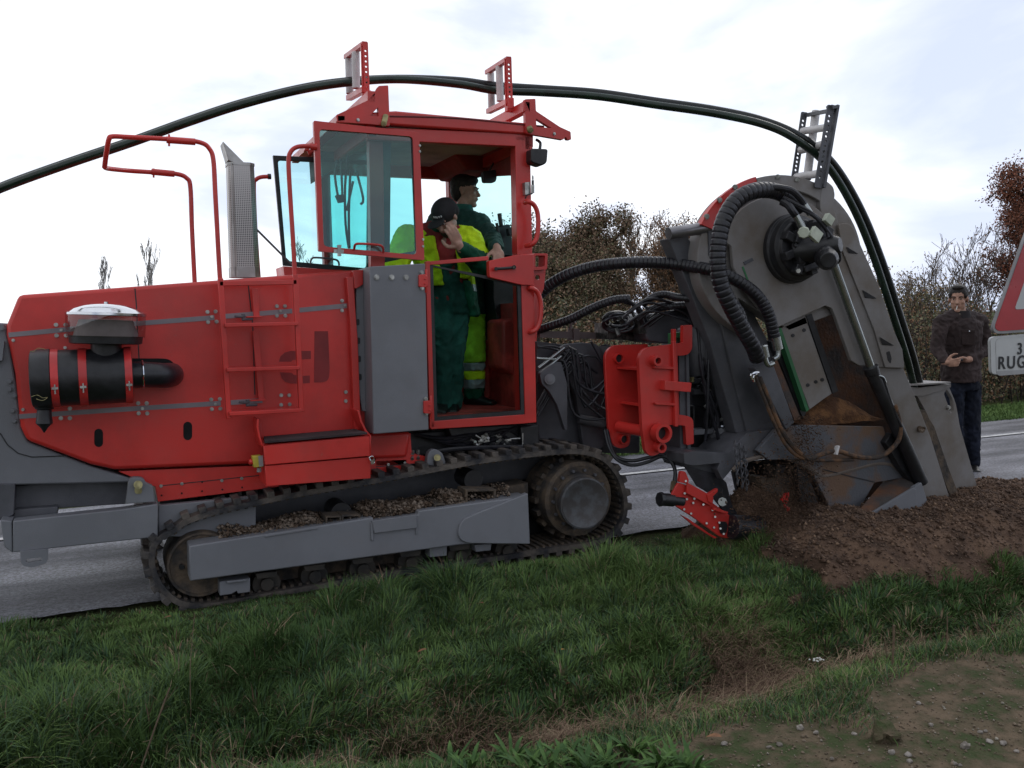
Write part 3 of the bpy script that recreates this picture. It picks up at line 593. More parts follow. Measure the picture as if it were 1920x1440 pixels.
# wiper and linkage seen through the rear glass
g = G()
for a in ([(632,300),(628,330),(634,370)], [(639,300),(641,340),(642,372)], [(652,292),(647,350),(648,420),(654,465)], [(657,320),(654,400),(655,466)], [(634,368),(648,374)], [(668,320),(681,372),(676,383)], [(650,395),(662,340)]):
    g.tube([at(x, y, 6.2) for x, y in a], .009, 6, 3)
g.slab(pl([(630,366),(644,364),(647,378),(636,380)], 6.19), (0,.04,0)); obj('wiper_linkage', g, BLACK, MC)
g = G(); g.slab(pl([(600,270),(690,262),(690,300),(655,302),(640,308),(604,330)], 6.55), (0,.4,0)); obj('rear_cowl', g, mat('cowl_grey_brown', (.09,.10,.10), .7), MC)
g = G(); g.slab(pl([(655,258),(668,262),(665,284),(653,276)], 6.5), (0,.01,0)); obj('work_lamp_lens', g, mat('lamp_white', (.95,.95,.95), .2), MC)
# far door swung open behind the hood
g = G(); g.slab(pl([(512,291),(700,300),(700,512),(531,498)], 6.55), (0,.03,0), [pl(rp([(521,300),(690,308),(688,503),(537,489)], 7), 6.55)]); FD = obj('far_door_frame', g, BLACK, MC, bev=.003)
g = G(); g.slab(pl([(519,298),(692,306),(690,505),(536,491)], 6.565), (0,.006,0)); obj('far_door_glass', g, GLF, FD)
g = G(); g.tube([at(582,495,6.5), at(584,486,6.5), at(592,483,6.5), at(625,486,6.5), at(634,490,6.5), at(636,498,6.5)], .007, 6); obj('far_door_handle', g, GREYD, FD)
g = G(); g.slab(pl([(531,499),(610,505),(690,508),(690,516),(533,516)], 6.5), (0,.3,0)); obj('far_sill', g, RED, MC)
# upper door swung back flat against the cab side
yd = 5.50
g = G(); g.slab(pl(rp([(588,226),(786,248),(796,488),(598,471)], 3), yd), (0,.035,0), [pl(rp([(599,242),(774,256),(781,478),(607,462)], 8), yd)]); UD = obj('upper_door', g, RED, MC, bev=.004)
g = G(); g.slab(pl([(597,240),(776,254),(783,480),(605,464)], yd+.015), (0,.006,0)); obj('upper_door_glass', g, GLT, UD)
g = G(); g.slab(pl(rp([(771,254),(779,256),(786,480),(780,478)], 1), yd+.01), (0,.02,0)); obj('door_seal', g, BLACK, UD)
g = G(); g.tube([at(664,468,yd-.01), at(666,459,yd-.04), at(675,457,yd-.05), at(708,459,yd-.05), at(717,463,yd-.04), at(719,473,yd-.01)], .0075, 8); obj('upper_door_handle', g, RED, UD)
g = G(); g.slab(pl(rp([(626,467),(645,468),(644,475),(626,474)], 2), yd-.01), (0,.02,0)); g.slab(pl([(633,459),(640,459),(640,480),(634,480)], yd-.015), (0,.02,0)); obj('door_catch', g, ZINC, UD)
g = G()
for x, y in ((787,273),(787,284),(793,449),(793,462)): bolt(g, x, y, yd, .006, .008)
obj('door_screw', g, ZINC, UD)
# lower door
yl = 5.56
g = G(); g.slab(pl([(798,490),(806,489),(815,800),(806,803)], yl), (0,.035,0)); g.slab(pl([(806,490),(916,480),(916,488),(806,497)], yl), (0,.035,0))
g.slab(pl(rp([(917,489),(968,478),(1000,477),(1001,535),(978,534),(918,520)], [4,3,0,0,0,3]), yl-.03), (0,.05,0))
g.slab(pl([(976,476),(1001,476),(1006,792),(985,794)], yl), (0,.04,0)); g.slab(pl([(808,790),(986,777),(986,794),(808,805)], yl), (0,.04,0))
LDR = obj('lower_door', g, RED, MC, bev=.003)
g = G(); g.slab(pl(rp([(806,498),(914,492),(918,521),(978,535),(984,777),(814,791)], 4), yl+.015), (0,.006,0)); obj('lower_door_glass', g, GLD, LDR)
g = G(); g.slab(pl([(805,496),(978,530),(985,778),(813,792)], yl+.008), (0,.02,0), [pl([(812,500),(970,536),(977,769),(820,782)], yl+.008)]); obj('lower_door_seal', g, BLACK, LDR)
g = G(); g.tube([at(929,504,yl-.06), at(950,503,yl-.07), at(966,501,yl-.06)], .010, 8, 3); g.cyl(at(964,501,yl-.03), at(964,501,yl-.085), .014, n=14); g.cyl(at(930,504,yl-.03), at(930,504,yl-.07), .012, n=12); obj('door_handle', g, BLACK, LDR)
g = G(); g.cyl(at(964,501,yl-.085), at(964,501,yl-.09), .006, n=10); obj('handle_lock', g, CHROME, LDR)
# grab handles, square socket, web plate
for pts in ([(984,380),(990,378),(1001,384),(1008,400),(1009,425),(1006,446),(998,458),(986,461)], [(988,543),(996,540),(1008,549),(1014,570),(1013,598),(1007,615),(998,622),(989,623)]):
    g = G(); g.tube([at(x, y, 5.53 if 0 < i < 7 else 5.60) for i, (x, y) in enumerate(pts)], .016, 12, 5); obj('grab_handle', g, RED, MC)
g = G(); g.slab(pl(rp([(999,475),(1027,475),(1026,505),(999,507)], 3), 5.60), (0,.10,0), [pl(rp([(1004,479),(1022,479),(1021,500),(1004,501)], 2), 5.60)]); g.slab(pl([(1000,500),(1024,500),(1020,540),(1012,560),(1006,640),(1002,640)], 5.64), (0,.015,0), [pl(circ(1008,520,4.5,14), 5.64)]); obj('socket_bracket', g, RED, MC, bev=.003)
# lamp and sensor on the front post
g = G(); g.slab(pl(rp([(996,278),(1028,279),(1026,305),(1016,311),(996,304)], 5), 5.56), (0,.09,0)); WL_ = obj('work_lamp', g, BLACK, MC, bev=.008); g = G(); g.tube([at(1012,280,5.6), at(1013,268,5.62), at(1006,262,5.66)], .010, 8); obj('lamp_arm', g, BLACK, WL_)
g = G(); g.slab(pl([(984,342),(994,341),(995,364),(985,365)], 5.60), (0,.04,0)); g.cyl(at(999,337,5.58), at(999,331,5.58), .006, n=8); g.cyl(at(999,347,5.58), at(999,362,5.58), .011, n=12); sn = obj('sensor_bracket', g, ZINC, MC); g = G(); g.cyl(at(999,332,5.58), at(999,329,5.58), .004, n=8); g.cyl(at(999,338,5.58), at(999,347,5.58), .008, n=10); g.tube([at(985,372,5.58), at(988,366,5.57), at(998,363,5.58)], .005, 6); obj('sensor', g, BLACK, sn)
# --- roof brackets, cross beams and roller guides for the pipe
def lug(poly, hole, Y=5.60, name='roof_bracket'):
    g = G(); g.slab(pl(poly, Y), (0,.035,0), [pl(h, Y) for h in hole]); return obj(name, g, RED, MC, bev=.003)
B1 = lug(rp([(630,217),(634,214),(690,188),(701,176),(710,161),(728,160),(731,236),(690,232),(640,229),(632,228)], 2), [[(694,217),(709,201),(710,218)]])
B2 = lug(rp([(984,186),(1004,185),(1005,208),(1050,238),(1070,247),(1071,262),(1064,262),(1061,256),(1056,262),(986,250)], 2), [[(1005,222),(1034,240),(1006,238)]])
for B, (x, y), (x1, y1) in ((B1, (719,232), (724,214)), (B2, (996,244), (992,236))):
    g = G(); g.slab(pl(rp(strip([(x,y+4),(x1,y1)], 10), 4), 5.59), (0,.012,0)); g.cyl(at(x,y,5.60), at(x,y,5.57), .016, n=16); g.cyl(at(x,y,5.575), at(x,y,5.562), .009, n=6); obj('bracket_latch', g, YZINC, B)
g = G(); bolt(g, 671, 225, 5.60, .008, .012); bolt(g, 1039, 251, 5.60, .008, .012); obj('bracket_bolt', g, ZINC, MC)
for (x, y) in ((697,181), (988,200)):
    g = G(); a = at(x, y, 5.60); g.box(a+V((0,.75,0)), .05, 1.5, .07); o = obj('roof_cross_beam', g, RED, MC, bev=.004)
g = G(); g.box(at(640,222,5.6)+V((0,.75,0)), .05,1.5,.05); g.slab(pl([(575,270),(588,266),(588,284),(580,290),(576,282),(570,283)], 5.62), (0,.03,0)); obj('rear_cross_beam', g, RED, MC, bev=.004)
def holed(x0, y0, x1, y1, wpx, n, Y, t=.02, r=2.2):
    d = V((x1-x0, y1-y0, 0)); L_ = d.length; d.normalize(); n_ = V((-d.y, d.x, 0)); h = []
    for k in range(n):
        c = V((x0, y0, 0))+d*(L_*(.10+.8*(k+.5)/n)); h.append(circ(c.x, c.y, r, 10))
    q = [(x0+n_.x*wpx/2, y0+n_.y*wpx/2), (x0-n_.x*wpx/2, y0-n_.y*wpx/2), (x1-n_.x*wpx/2, y1-n_.y*wpx/2), (x1+n_.x*wpx/2, y1+n_.y*wpx/2)]
    g = G(); g.slab(pl(rp(q, 2), Y), (0, t, 0), [pl(k, Y) for k in h]); return g
def guide(post, arm0, arm1, foot0, foot1, rolls, Y0, Y1, mt):
    (x0, y0, x1, y1) = post; g = holed(x0, y0, x1, y1, 10, 9, Y0, .012)
    o = obj('pipe_guide', g, mt, MC, bev=.0015)
    g = G(); g.bar(at(*arm0, Y0), at(*arm1, Y1), .035, .03); g.bar(at(*foot0, Y0), at(*foot1, Y1), .04, .035); g.box(at(x1-2, y1-6, Y0+.03), .05,.05,.09); obj('guide_arm', g, mt, o, bev=.002)
    g = G(); g.bar(at(x0-6, y0+3, Y0+.02), at(x1-7, y1-4, Y0+.02), .012,.02); obj('guide_flange', g, mt, o)
    for (xa, ya, xb, yb, Y) in rolls: g = G(); g.cyl(at(xa, ya, Y), at(xb, yb, Y), .026, n=18); obj('guide_roller', g, WHITE, o, bev=.002)
guide((685,79,689,190), (684,82), (649,107), (684,168), (654,184), [(667,98,668,166,5.95), (654,108,656,176,6.22)], 5.76, 6.26, RED)
guide((954,107,957,203), (954,110), (913,136), (955,190), (916,209), [(936,124,938,190,5.98), (920,136,922,206,6.24)], 5.76, 6.30, RED)
# --- black drive bay under the cab
g = G(); g.slab(pl([(765,812),(1005,795),(1010,845),(860,860),(770,880)], 5.85), (0,1.0,0)); g.slab(pl([(840,802),(1000,794),(1003,838),(980,842),(850,830)], 5.74), (0,.12,0))
g.slab(pl([(976,800),(1012,796),(1012,838),(980,840)], 5.68), (0,.1,0))
BY = obj('drive_bay', g, BLACK, MC, bev=.01)
g = G(); g.slab(pl([(770,812),(702,812),(705,880),(796,868),(798,856),(772,850)], YH+.03), (0,.05,0)); obj('lower_side_panel', g, RED, MC, bev=.003)
g = G()
for k in range(4): g.tube([at(780+k*12,815+k*3,5.8), at(830+k*20,822+k*6,5.74), at(900+k*24,815-k*5,5.73), at(950+k*18,838-k*3,5.75)], .012, 8)
g.tube([at(800,850,5.66), at(850,842,5.64), at(930,838,5.66), at(1000,838,5.66)], .016, 8)
obj('drive_hoses', g, RUB, BY)
g = G(); rr = random.Random(3)
for k in range(16): p = at(rr.uniform(888,950), rr.uniform(816,835), 5.68); g.cyl(p, p+V((rr.uniform(-.04,.04), -.02, rr.uniform(-.04,.04))), rr.uniform(.006,.012), n=8).cut()
g.cut(); g.slab(pl([(902,817),(915,814),(918,828),(905,830)], 5.67), (0,.03,0)).cut(); g.cyl(at(956,823,5.68), at(975,822,5.68), .006, n=8).cut(); g.cyl(at(980,812,5.68), at(980,834,5.68), .006, n=8).cut()
for x, y in ((774,846),(784,845),(773,856),(784,855),(893,848),(918,847)): g.cyl(at(x,y,5.66), at(x,y+5,5.64), .011, n=8).cut()
obj('hydraulic_fittings', g, ZINC, BY)
g = G(); g.slab(pl(rp([(800,872),(802,852),(808,843),(818,842),(830,850),(836,868),(834,876)], 5), 5.56), (0,.05,0)); o = obj('front_pivot_lug', g, GREY, MC, bev=.004); g = G(); g.cyl(at(820,858,5.56), at(820,858,5.53), .022, n=18); g.cyl(at(820,858,5.535), at(820,858,5.52), .012, n=6); obj('pivot_nut', g, YZINC, o)
# --- crawler track
YT = 5.50; TW = .42
path2 = [(322,992),(345,975),(400,956),(480,938),(560,922),(640,908),(720,894),(800,879),(880,864),(950,854),(1010,847),(1060,843),(1100,845),(1135,858),(1160,885),(1174,920),(1177,958),(1166,990),(1145,1010),(1110,1024),(1050,1034),(960,1048),(860,1062),(760,1077),(660,1094),(560,1112),(470,1128),(410,1139),(370,1142),(335,1136),(308,1117),(288,1088),(279,1055),(284,1022),(300,1004)]
P3 = resample(smooth(pl(path2, YT), 8, True), .0245)
while len(P3) % 4: P3.pop()
n = len(P3); cen_ = sum(P3, V())/n; inn = []; outn = []
for k in range(n):
    t = (P3[(k+1) % n]-P3[k-1]).normalized(); nn = V((-t.z, 0, t.x)); outn.append(nn if nn.dot(P3[k]-cen_) > 0 or True else -nn)
# outward normal: consistent side of travel
area = sum(P3[k].x*P3[(k+1) % n].z-P3[(k+1) % n].x*P3[k].z for k in range(n))
if area > 0: outn = [-q for q in outn]
g = G(); th = .032
rs = []
for k in range(n):
    p, q = P3[k], outn[k]
    rs.append([p-q*0, p-q*th, p-q*th+V((0,TW,0)), p+V((0,TW,0))])
g.rings(rs, closed=True)
TR = obj('crawler_track', g, MUDR, MC, bev=0)
g = G()                                                   # outer grouser lugs, staggered chevrons
for k in range(0, n, 4):
    p, q = P3[k], outn[k]; t = V((q.z, 0, -q.x)); j = (k//4) % 2
    R = Matrix((t, V((0,1,0)), q)).transposed()
    for y0, y1, sh in ((.0,.20,0), (.19,.42,.03)):
        c = p+t*(sh if j == 0 else sh+.0)+q*.014; g.box(c+V((0,(y0+y1)/2,0)), .045, y1-y0, .040, R)
    g.cut()
o = obj('track_lug', g, MUDR, TR, bev=.004)
g = G()                                                   # inner drive teeth
for k in range(0, n, 2):
    p, q = P3[k], outn[k]; t = V((q.z, 0, -q.x)); R = Matrix((t, V((0,1,0)), q)).transposed()
    g.box(p-q*(th+.006)+V((0,.21,0)), .020, .34, .018, R).cut()
obj('track_tooth', g, MUDM, TR)
# idler and sprocket
def disc(cx, cy, Y, prof, n=40): c = at(cx, cy, Y); return c, [(t, r) for t, r in prof]
px_ = mpp(375,1055,5.55)
c = at(376,1054,5.60); g = G(); g.lathe(c-V((0,.06,0)), c+V((0,.3,0)), [(0,.02),(0,.05),(.02,.06),(.05,.15),(.03,.172),(0,.178),(0,.19),(.08,.196),(.9,.196),(1,.1)], 48)
ID = obj('idler_wheel', g, MUDM, MC, smooth_=30)
g = G(); g.cyl(c-V((.11,.065,-.0)), c-V((.11,.03,0)), .016, n=12); obj('idler_hub', g, BLACK, ID)
c = at(1076,932,5.62); g = G(); g.lathe(c-V((0,.07,0)), c+V((0,.3,0)), [(0,.13),(0,.215),(-.02,.235),(0,.262),(.1,.27),(.9,.27),(1,.1)], 48)
for k in range(20):
    a = 2*math.pi*k/20; p = c+V((.275*math.cos(a), .06, .275*math.sin(a))); R = Matrix.Rotation(-a, 3, 'Y'); g.box(p, .05,.10,.035, R)
SP = obj('drive_sprocket', g, MUDM, MC, smooth_=30)
c2 = at(1096,944,5.40); g = G(); g.lathe(V((c.x+.0, 5.60, c.z)), V((c2.x, 5.37, c2.z)), [(0,.20),(.03,.185),(.5,.185),(.52,.172),(.80,.172)], 48); obj('hub_drum', g, MUDM, SP, smooth_=30)
g = G(); cc = V((c.x+.86*(c2.x-c.x), 5.41, c.z+.86*(c2.z-c.z))); g.lathe(cc+V((0,.03,0)), c2-V((0,.01,0)), [(0,.172),(.1,.178),(.9,.178),(.93,.170),(1.0,.168),(1.0,.163),(.96,.16),(.96,.0)], 48); obj('hub_cover', g, mat('hub_cap_grey', (.075,.078,.085), .5, vs=14, col2=(.05,.045,.045)), SP)
g = G()
for k in range(14):
    a = 2*math.pi*k/14; p = V((c.x, 5.54, c.z))+V((.205*math.cos(a), 0, .205*math.sin(a))); g.cyl(p+V((0,.02,0)), p-V((0,.012,0)), .011, n=6).cut()
obj('sprocket_bolt', g, GREYD, SP)
# side frame beam
yb = 5.40
g = G(); g.slab(pl([(354,1024),(700,970),(700,977),(784,965),(784,958),(990,930),(992,1012),(860,1022),(356,1090)], yb), (0,.16,0))
TF = obj('track_frame', g, GREY, MC, bev=.008)
g = G(); g.slab(pl(rp([(858,998),(866,975),(900,960),(990,925),(994,1020),(880,1019),(864,1014)], [12,12,0,0,0,6,10]), yb-.02), (0,.05,0)); obj('frame_gusset', g, GREY, TF, bev=.005)
g = G(); g.slab(pl([(698,977),(780,965),(782,990),(702,1000)], yb-.018), (0,.03,0)).cut(); g.slab(pl([(695,980),(700,980),(701,1014),(696,1014)], yb-.01), (0,.02,0)).cut(); g.slab(pl([(779,970),(783,970),(783,1002),(780,1003)], yb-.01), (0,.02,0)).cut(); g.slab(pl([(497,1004),(596,988),(596,992),(497,1008)], yb-.006), (0,.1,0)); obj('frame_cover_plate', g, GREY, TF, bev=.003)
g = G(); g.slab(pl([(412,1091),(469,1084),(469,1110),(446,1113),(444,1108),(434,1114),(412,1117)], 5.44), (0,.1,0)).cut(); g.slab(pl([(425,1090),(462,1086),(462,1090),(425,1094)], 5.42), (0,.03,0)).cut(); g.slab(pl([(806,1028),(838,1024),(838,1042),(806,1045)], 5.44), (0,.1,0)).cut(); g.slab(pl([(890,1022),(922,1020),(920,1032),(892,1035)], 5.44), (0,.1,0)); obj('roller_guard', g, GREY, TF, bev=.003)
g = G()
for x, y in ((500,1088),(590,1074),(680,1061),(770,1048),(862,1036),(950,1026)):
    c = at(x, y+6, 5.56); g.cyl(c, c+V((0,.28,0)), .085, n=24); g.cyl(c-V((0,.03,0)), c, .04, n=16); g.slab(pl([(x-20,y-12),(x+20,y-17),(x+18,y-6),(x-18,y-2)], 5.48), (0,.1,0)).cut()
obj('track_roller', g, mat('greasy_black_steel', (.02,.019,.018), .6, vs=8, col2=(.05,.042,.034)), TF, bev=.003)
g = G(); 
for x, y, w_ in ((640,962,18), (888,900,15)):
    c = at(x, y, 5.60); g.lathe(c, c+V((0,.2,0)), [(0,.05),(0,.066),(1,.066)], 24).cut()
obj('carrier_roller', g, BLACK, TF)
g = G()
def hollow(x0, y0, x1, y1, w_, Y, d=.15): g.slab(pl([(x0,y0),(x1,y0-1),(x1,y1-1),(x0,y1)], Y), (0,d,0), [pl([(x0+w_,y0+w_),(x1-w_,y0+w_-1),(x1-w_,y1-w_-1),(x0+w_,y1-w_)], Y)]).cut()
hollow(611,968,640,988,3, 5.44); hollow(641,966,676,986,3, 5.44); hollow(873,918,930,958,4, 5.46); hollow(815,945,835,966,3, 5.44, .2)
g.tube([at(812,975,5.47), at(813,955,5.47), at(817,947,5.48)], .006, 6); g.tube([at(839,972,5.47), at(842,955,5.47), at(837,949,5.48)], .006, 6)
obj('frame_box_section', g, MUDM, TF, bev=.002)
# clay lying on the frame
def lumpset(n_, f3, size):
    P = np.array([f3() for _ in range(n_)]); v, f = lumps(n_, lambda k: P, 0, size, None); return v, f
def clay():
    x = rr.choice((rr.uniform(415, 606), rr.uniform(415, 606), rr.uniform(682, 808), rr.uniform(682, 808), rr.uniform(838, 872), rr.uniform(600, 960))); t = (x-415)/545; yb_ = 1015-90*t; Y = rr.uniform(5.45, 5.78); p = at(x, yb_, 5.45); hump = .5+.5*math.sin(x*.023+1)**2
    return (p.x, Y, p.z-.02+rr.uniform(0, .085)*hump*(1-abs((Y-5.6)/.25)*.5))
v, f = lumpset(9000, clay, .0072)
npmesh('clay_on_frame', v, tris=f, mats=[CLAY], parent=TF, loc=tuple(np.mean(v, 0)), smooth_=True)
g = G(); g.slab(pl([(400,1010),(990,905),(990,1012),(880,1034),(410,1106)], 5.66), (0,.2,0)); obj('dark_gap_backing', g, MUDM, TF)  # slab added to keep the gap behind the rollers dark
# far track, mostly hidden
P4 = [p+V((0,1.35,0)) for p in P3]; rs = [[p, p-q*th, p-q*th+V((0,TW,0)), p+V((0,TW,0))] for p, q in zip(P4, outn)]
g = G(); g.rings(rs, closed=True)
for k in range(0, n, 4):
    p, q = P4[k], outn[k]; t = V((q.z, 0, -q.x)); g.box(p+q*.013+V((0,.21,0)), .04,.42,.036, Matrix((t, V((0,1,0)), q)).transposed())
obj('crawler_track', g, MUDR, MC)
g = G(); g.slab(pl([(380,1020),(1080,880),(1080,1000),(380,1100)], 5.95), (0,.8,0)); obj('undercarriage', g, BLACK, MC)
g = G(); g.slab(pl([(300,925),(1010,838),(1040,860),(1040,905),(300,1010)], 5.98), (0,.9,0)); obj('chassis_frame', g, GREYD, MC)
g = G(); g.slab(pl([(1006,836),(1130,845),(1128,852),(1006,850)], 5.97), (0,.3,0)); obj('chassis_nose', g, GREYD, MC)
# --- linkage between cab and trencher
YA = 5.05                                                   # near face of the digging boom
g = G(); g.slab(pl(rp([(1006,640),(1058,646),(1075,660),(1100,690),(1108,850),(1020,850),(1006,800)], [0,6,10,10,0,0,0]), 5.95), (0,.5,0))
g.slab(pl(rp([(1040,660),(1062,645),(1092,642),(1120,645),(1130,660),(1132,840),(1095,845),(1080,740),(1060,700)], 6), 5.85), (0,.05,0)); g.slab(pl(rp([(1110,690),(1180,660),(1200,680),(1200,850),(1130,850)], 6), 6.15), (0,.4,0))
LK = obj('hitch_tower', g, GREYD, MC, bev=.006)
g = G(); g.slab(pl(rp([(1012,700),(1020,694),(1040,680),(1052,678),(1064,720),(1064,805),(1060,808),(1045,760),(1030,734),(1016,720)], 5), 5.72), (0,.05,0)); o = obj('lift_lug', g, GREYD, MC, bev=.006); g = G(); g.cyl(at(1031,711,5.73), at(1031,711,5.69), .038, n=24); g.cyl(at(1031,711,5.70), at(1031,711,5.68), .02, n=16); obj('lift_pin', g, GREY, o)
g = G(); g.slab(pl([(1012,620),(1140,624),(1140,636),(1012,633)], 5.9), (0,.08,0)); g.slab(pl([(1076,616),(1087,616),(1087,638),(1076,638)], 5.88), (0,.1,0)); g.tube([at(1070,620,5.92), at(1072,600,5.92), at(1078,606,5.92)], .012, 6); obj('cross_rail', g, mat('worn_brown_grey', (.13,.10,.10), .5), MC, bev=.003)
for pts in ([(1008,652),(1040,650),(1075,668),(1120,700)], [(1008,650),(1050,660),(1085,700),(1115,740),(1125,790)], [(1108,640),(1135,700),(1138,780),(1136,806)]):
    g = G(); g.tube([at(x, y, 5.78) for x, y in pts], .008, 8); obj('control_hose', g, RUB, MC)
for pts in (((1010,690),(1058,652)), ((1014,700),(1052,668)), ((1006,672),(1042,674))): g = G(); g.cyl(at(*pts[0],5.74), at(*pts[1],5.74), .010, n=10); obj('bright_rod', g, ROD, MC)
g = G(); g.cyl(at(1085,785,5.8), at(1134,795,5.75), .035, n=18); obj('sideshift_tube', g, GREYD, MC)
g = G(); g.cyl(at(1135,671,6.1), at(1135,671,5.9), .10, n=28); obj('pivot_boss', g, GREYD, MC, bev=.01)
# --- red quick coupler
far = [(1134,668),(1140,655),(1152,647),(1215,645),(1216,800),(1185,800),(1181,835),(1168,842),(1152,838),(1146,826),(1141,800),(1137,730)]
g = G(); g.slab(pl(rp(far, [6,8,8,0,0,0,6,8,8,6,0,0]), 5.62), (0,.03,0)); QC = obj('quick_coupler_far_plate', g, RED, MC, bev=.004)
QC.name = 'coupler_side_plate'; WL[QC.name] = WL['quick_coupler_far_plate']
near = [(1198,672),(1206,655),(1222,650),(1258,646),(1265,645),(1281,643),(1281,610),(1298,609),(1298,655),(1289,666),(1270,667),(1271,777),(1291,780),(1300,786),(1301,832),(1287,835),(1285,798),(1256,796),(1246,802),(1243,842),(1235,852),(1219,856),(1210,846),(1204,800)]
g = G(); g.slab(pl(rp(near, [10,10,8,0,0,2,3,3,8,8,0,0,8,8,3,3,4,8,8,6,8,8,6,0]), 5.25), (0,.035,0), [pl(circ(1227,676,4,14), 5.25), pl(circ(1236,811,9,16), 5.25)])
QN = obj('coupler_side_plate', g, RED, MC, bev=.004)
g = G()
def web(x0, y0, x1, y1, Ya=5.30, Yb=5.62, t=.02, g=g): a = at(x0, y0, Ya); b = at(x1, y1, Ya); g.slab([a, b, b+V((0, Yb-Ya, 0)), a+V((0, Yb-Ya, 0))], (0,0,-t)); g.cut()
web(1202,690,1262,688); web(1208,758,1268,756)
g.slab([at(1266,655,5.3), at(1270,790,5.3), at(1270,790,5.3)+V((0,.3,0)), at(1266,655,5.3)+V((0,.3,0))], (.02,0,0)).cut()
g.slab(pl([(1228,686),(1264,688),(1264,693),(1228,691)], 5.22), (0,.05,0)).cut(); g.slab(pl([(1228,755),(1266,756),(1266,761),(1230,759)], 5.22), (0,.05,0)).cut()
g.slab(pl([(1262,640),(1268,640),(1272,800),(1266,800)], 5.22), (0,.03,0)).cut(); g.slab(pl([(1262,617),(1268,617),(1268,650),(1262,650)], 5.3), (0,.03,0)).cut()
obj('coupler_rib', g, RED, QN, bev=.003)
g = G(); g.cyl(at(1160,800,5.6), at(1230,812,5.27), .042, n=24); obj('coupler_tube', g, RED, QC)
def ringb(x, y, Y, ro, ri, h, name, mt, par):
    c = at(x, y, Y); g = G(); g.lathe(c+V((0,.01,0)), c-V((0,h,0)), [(0,ro),(1,ro),(1,ri),(.1,ri)], 28); o = obj(name, g, mt, par); g = G(); g.cyl(c, c-V((0,h*.15,0)), ri*1.02, n=20); obj('pin_hole', g, BLACK, o); return o
ringb(1236,811,5.22,.066,.045,.06,'coupler_bush',RED,QN); ringb(1227,676,5.24,.036,.022,.05,'coupler_bush',RED,QN); ringb(1234,838,5.24,.036,.020,.05,'coupler_bush',RED,QN); ringb(1158,672,5.61,.036,.030,.03,'coupler_bush',RED,QC); ringb(1168,823,5.61,.036,.030,.03,'coupler_bush',RED,QC)
g = G(); a = at(1242,722,5.22); b = at(1291,726,5.22); g.bar(a, b, .065,.065,(0,1,0)); sq_ = obj('coupler_square_tube', g, RED, QN, bev=.003); g = G(); g.box(b+V((.001,0,0)), .004,.048,.048); obj('tube_mouth', g, mat('dark_red_hollow', (.12,.006,.006), .6), sq_)
g = G(); g.slab(pl([(1286,700),(1291,700),(1291,740),(1287,742)], 5.22), (0,.01,0)); g = G(); g.slab(pl([(1260,625),(1283,622),(1283,640),(1276,640),(1276,633),(1268,633),(1268,645),(1260,645)], 5.34), (0,.05,0)); obj('green_hook', g, GRN, QN)
# dark slide and mast behind the coupler
g = G(); g.slab(pl(rp([(1202,600),(1215,588),(1290,585),(1306,600),(1300,640),(1255,645),(1215,640)], 8), 5.55), (0,.3,0)); obj('slide_head', g, GREYD, MC, bev=.01)
g = G(); g.slab(pl([(1273,655),(1285,655),(1288,860),(1276,860)], 5.30), (0,.3,0)); g.slab(pl([(1287,660),(1292,660),(1296,860),(1290,860)], 5.28), (0,.05,0)); obj('slide_rail', g, GREYD, MC, bev=.003)
g = G(); c = at(1300,655,5.42); g.lathe(at(1296,612,5.4), at(1312,700,5.4), [(0,.10),(.1,.13),(.5,.15),(1,.10)], 28); obj('slide_roller', g, GREYD, MC)
g = G(); g.slab(pl([(1300,585),(1385,575),(1410,640),(1392,760),(1395,870),(1300,865),(1295,700)], 5.62), (0,.4,0)); g.slab(pl([(1325,600),(1345,597),(1352,740),(1333,740)], 5.55), (0,.08,0)); g.slab(pl(rp([(1330,590),(1370,575),(1385,600),(1370,650),(1355,690),(1355,760),(1330,760)], 8), 5.48), (0,.06,0)); g.slab(pl([(1365,640),(1440,655),(1445,760),(1367,760)], 5.5), (0,.05,0))
MS = obj('boom_mast', g, GREYD, MC, bev=.006)
g = G(); g.bar(at(1357,675,5.46), at(1395,645,5.46), .012,.02); obj('mast_seam', g, GREYD, MS)
g = G(); g.slab(pl([(1302,711),(1388,709),(1388,718),(1302,720)], 5.42), (0,.14,0)); g.slab(pl([(1302,730),(1385,728),(1385,738),(1302,740)], 5.42), (0,.14,0)); obj('clamp_plate', g, GREYD, MC, bev=.003)
g = G()
for y in (708,732): g.cyl(at(1380,y-4,5.44), at(1380,y+8,5.44), .034, n=6)
g.cut(); g.cyl(at(1297,707,5.44), at(1297,716,5.44), .02, n=10); obj('clamp_nut', g, YZINC, MC)
g = G(); g.cyl(at(1350,742,5.42), at(1352,800,5.42), .072, n=28); g.cyl(at(1350,800,5.42), at(1350,835,5.42), .09, n=28); g.slab(pl([(1302,806),(1392,800),(1394,808),(1302,816)], 5.38), (0,.12,0)); PC = obj('pivot_column', g, GREY, MC, bev=.004)
g = G(); g.slab(pl(rp([(1358,738),(1378,738),(1378,850),(1368,852),(1368,770),(1354,755)], 3), 5.36), (0,.03,0)); g.slab(pl(rp([(1356,850),(1378,845),(1380,860),(1362,890),(1350,900),(1342,885),(1352,865)], 4), 5.30), (0,.05,0)); obj('pivot_strap', g, GREY, PC, bev=.003)
for x, y in ((1357,772),(1358,799)): g = G(); g.cyl(at(x-8,y+1,5.35), at(x+6,y-1,5.35), .012, n=8); g.cyl(at(x-4,y,5.34), at(x+1,y,5.34), .018, n=6); obj('grease_fitting', g, CHROME, PC)
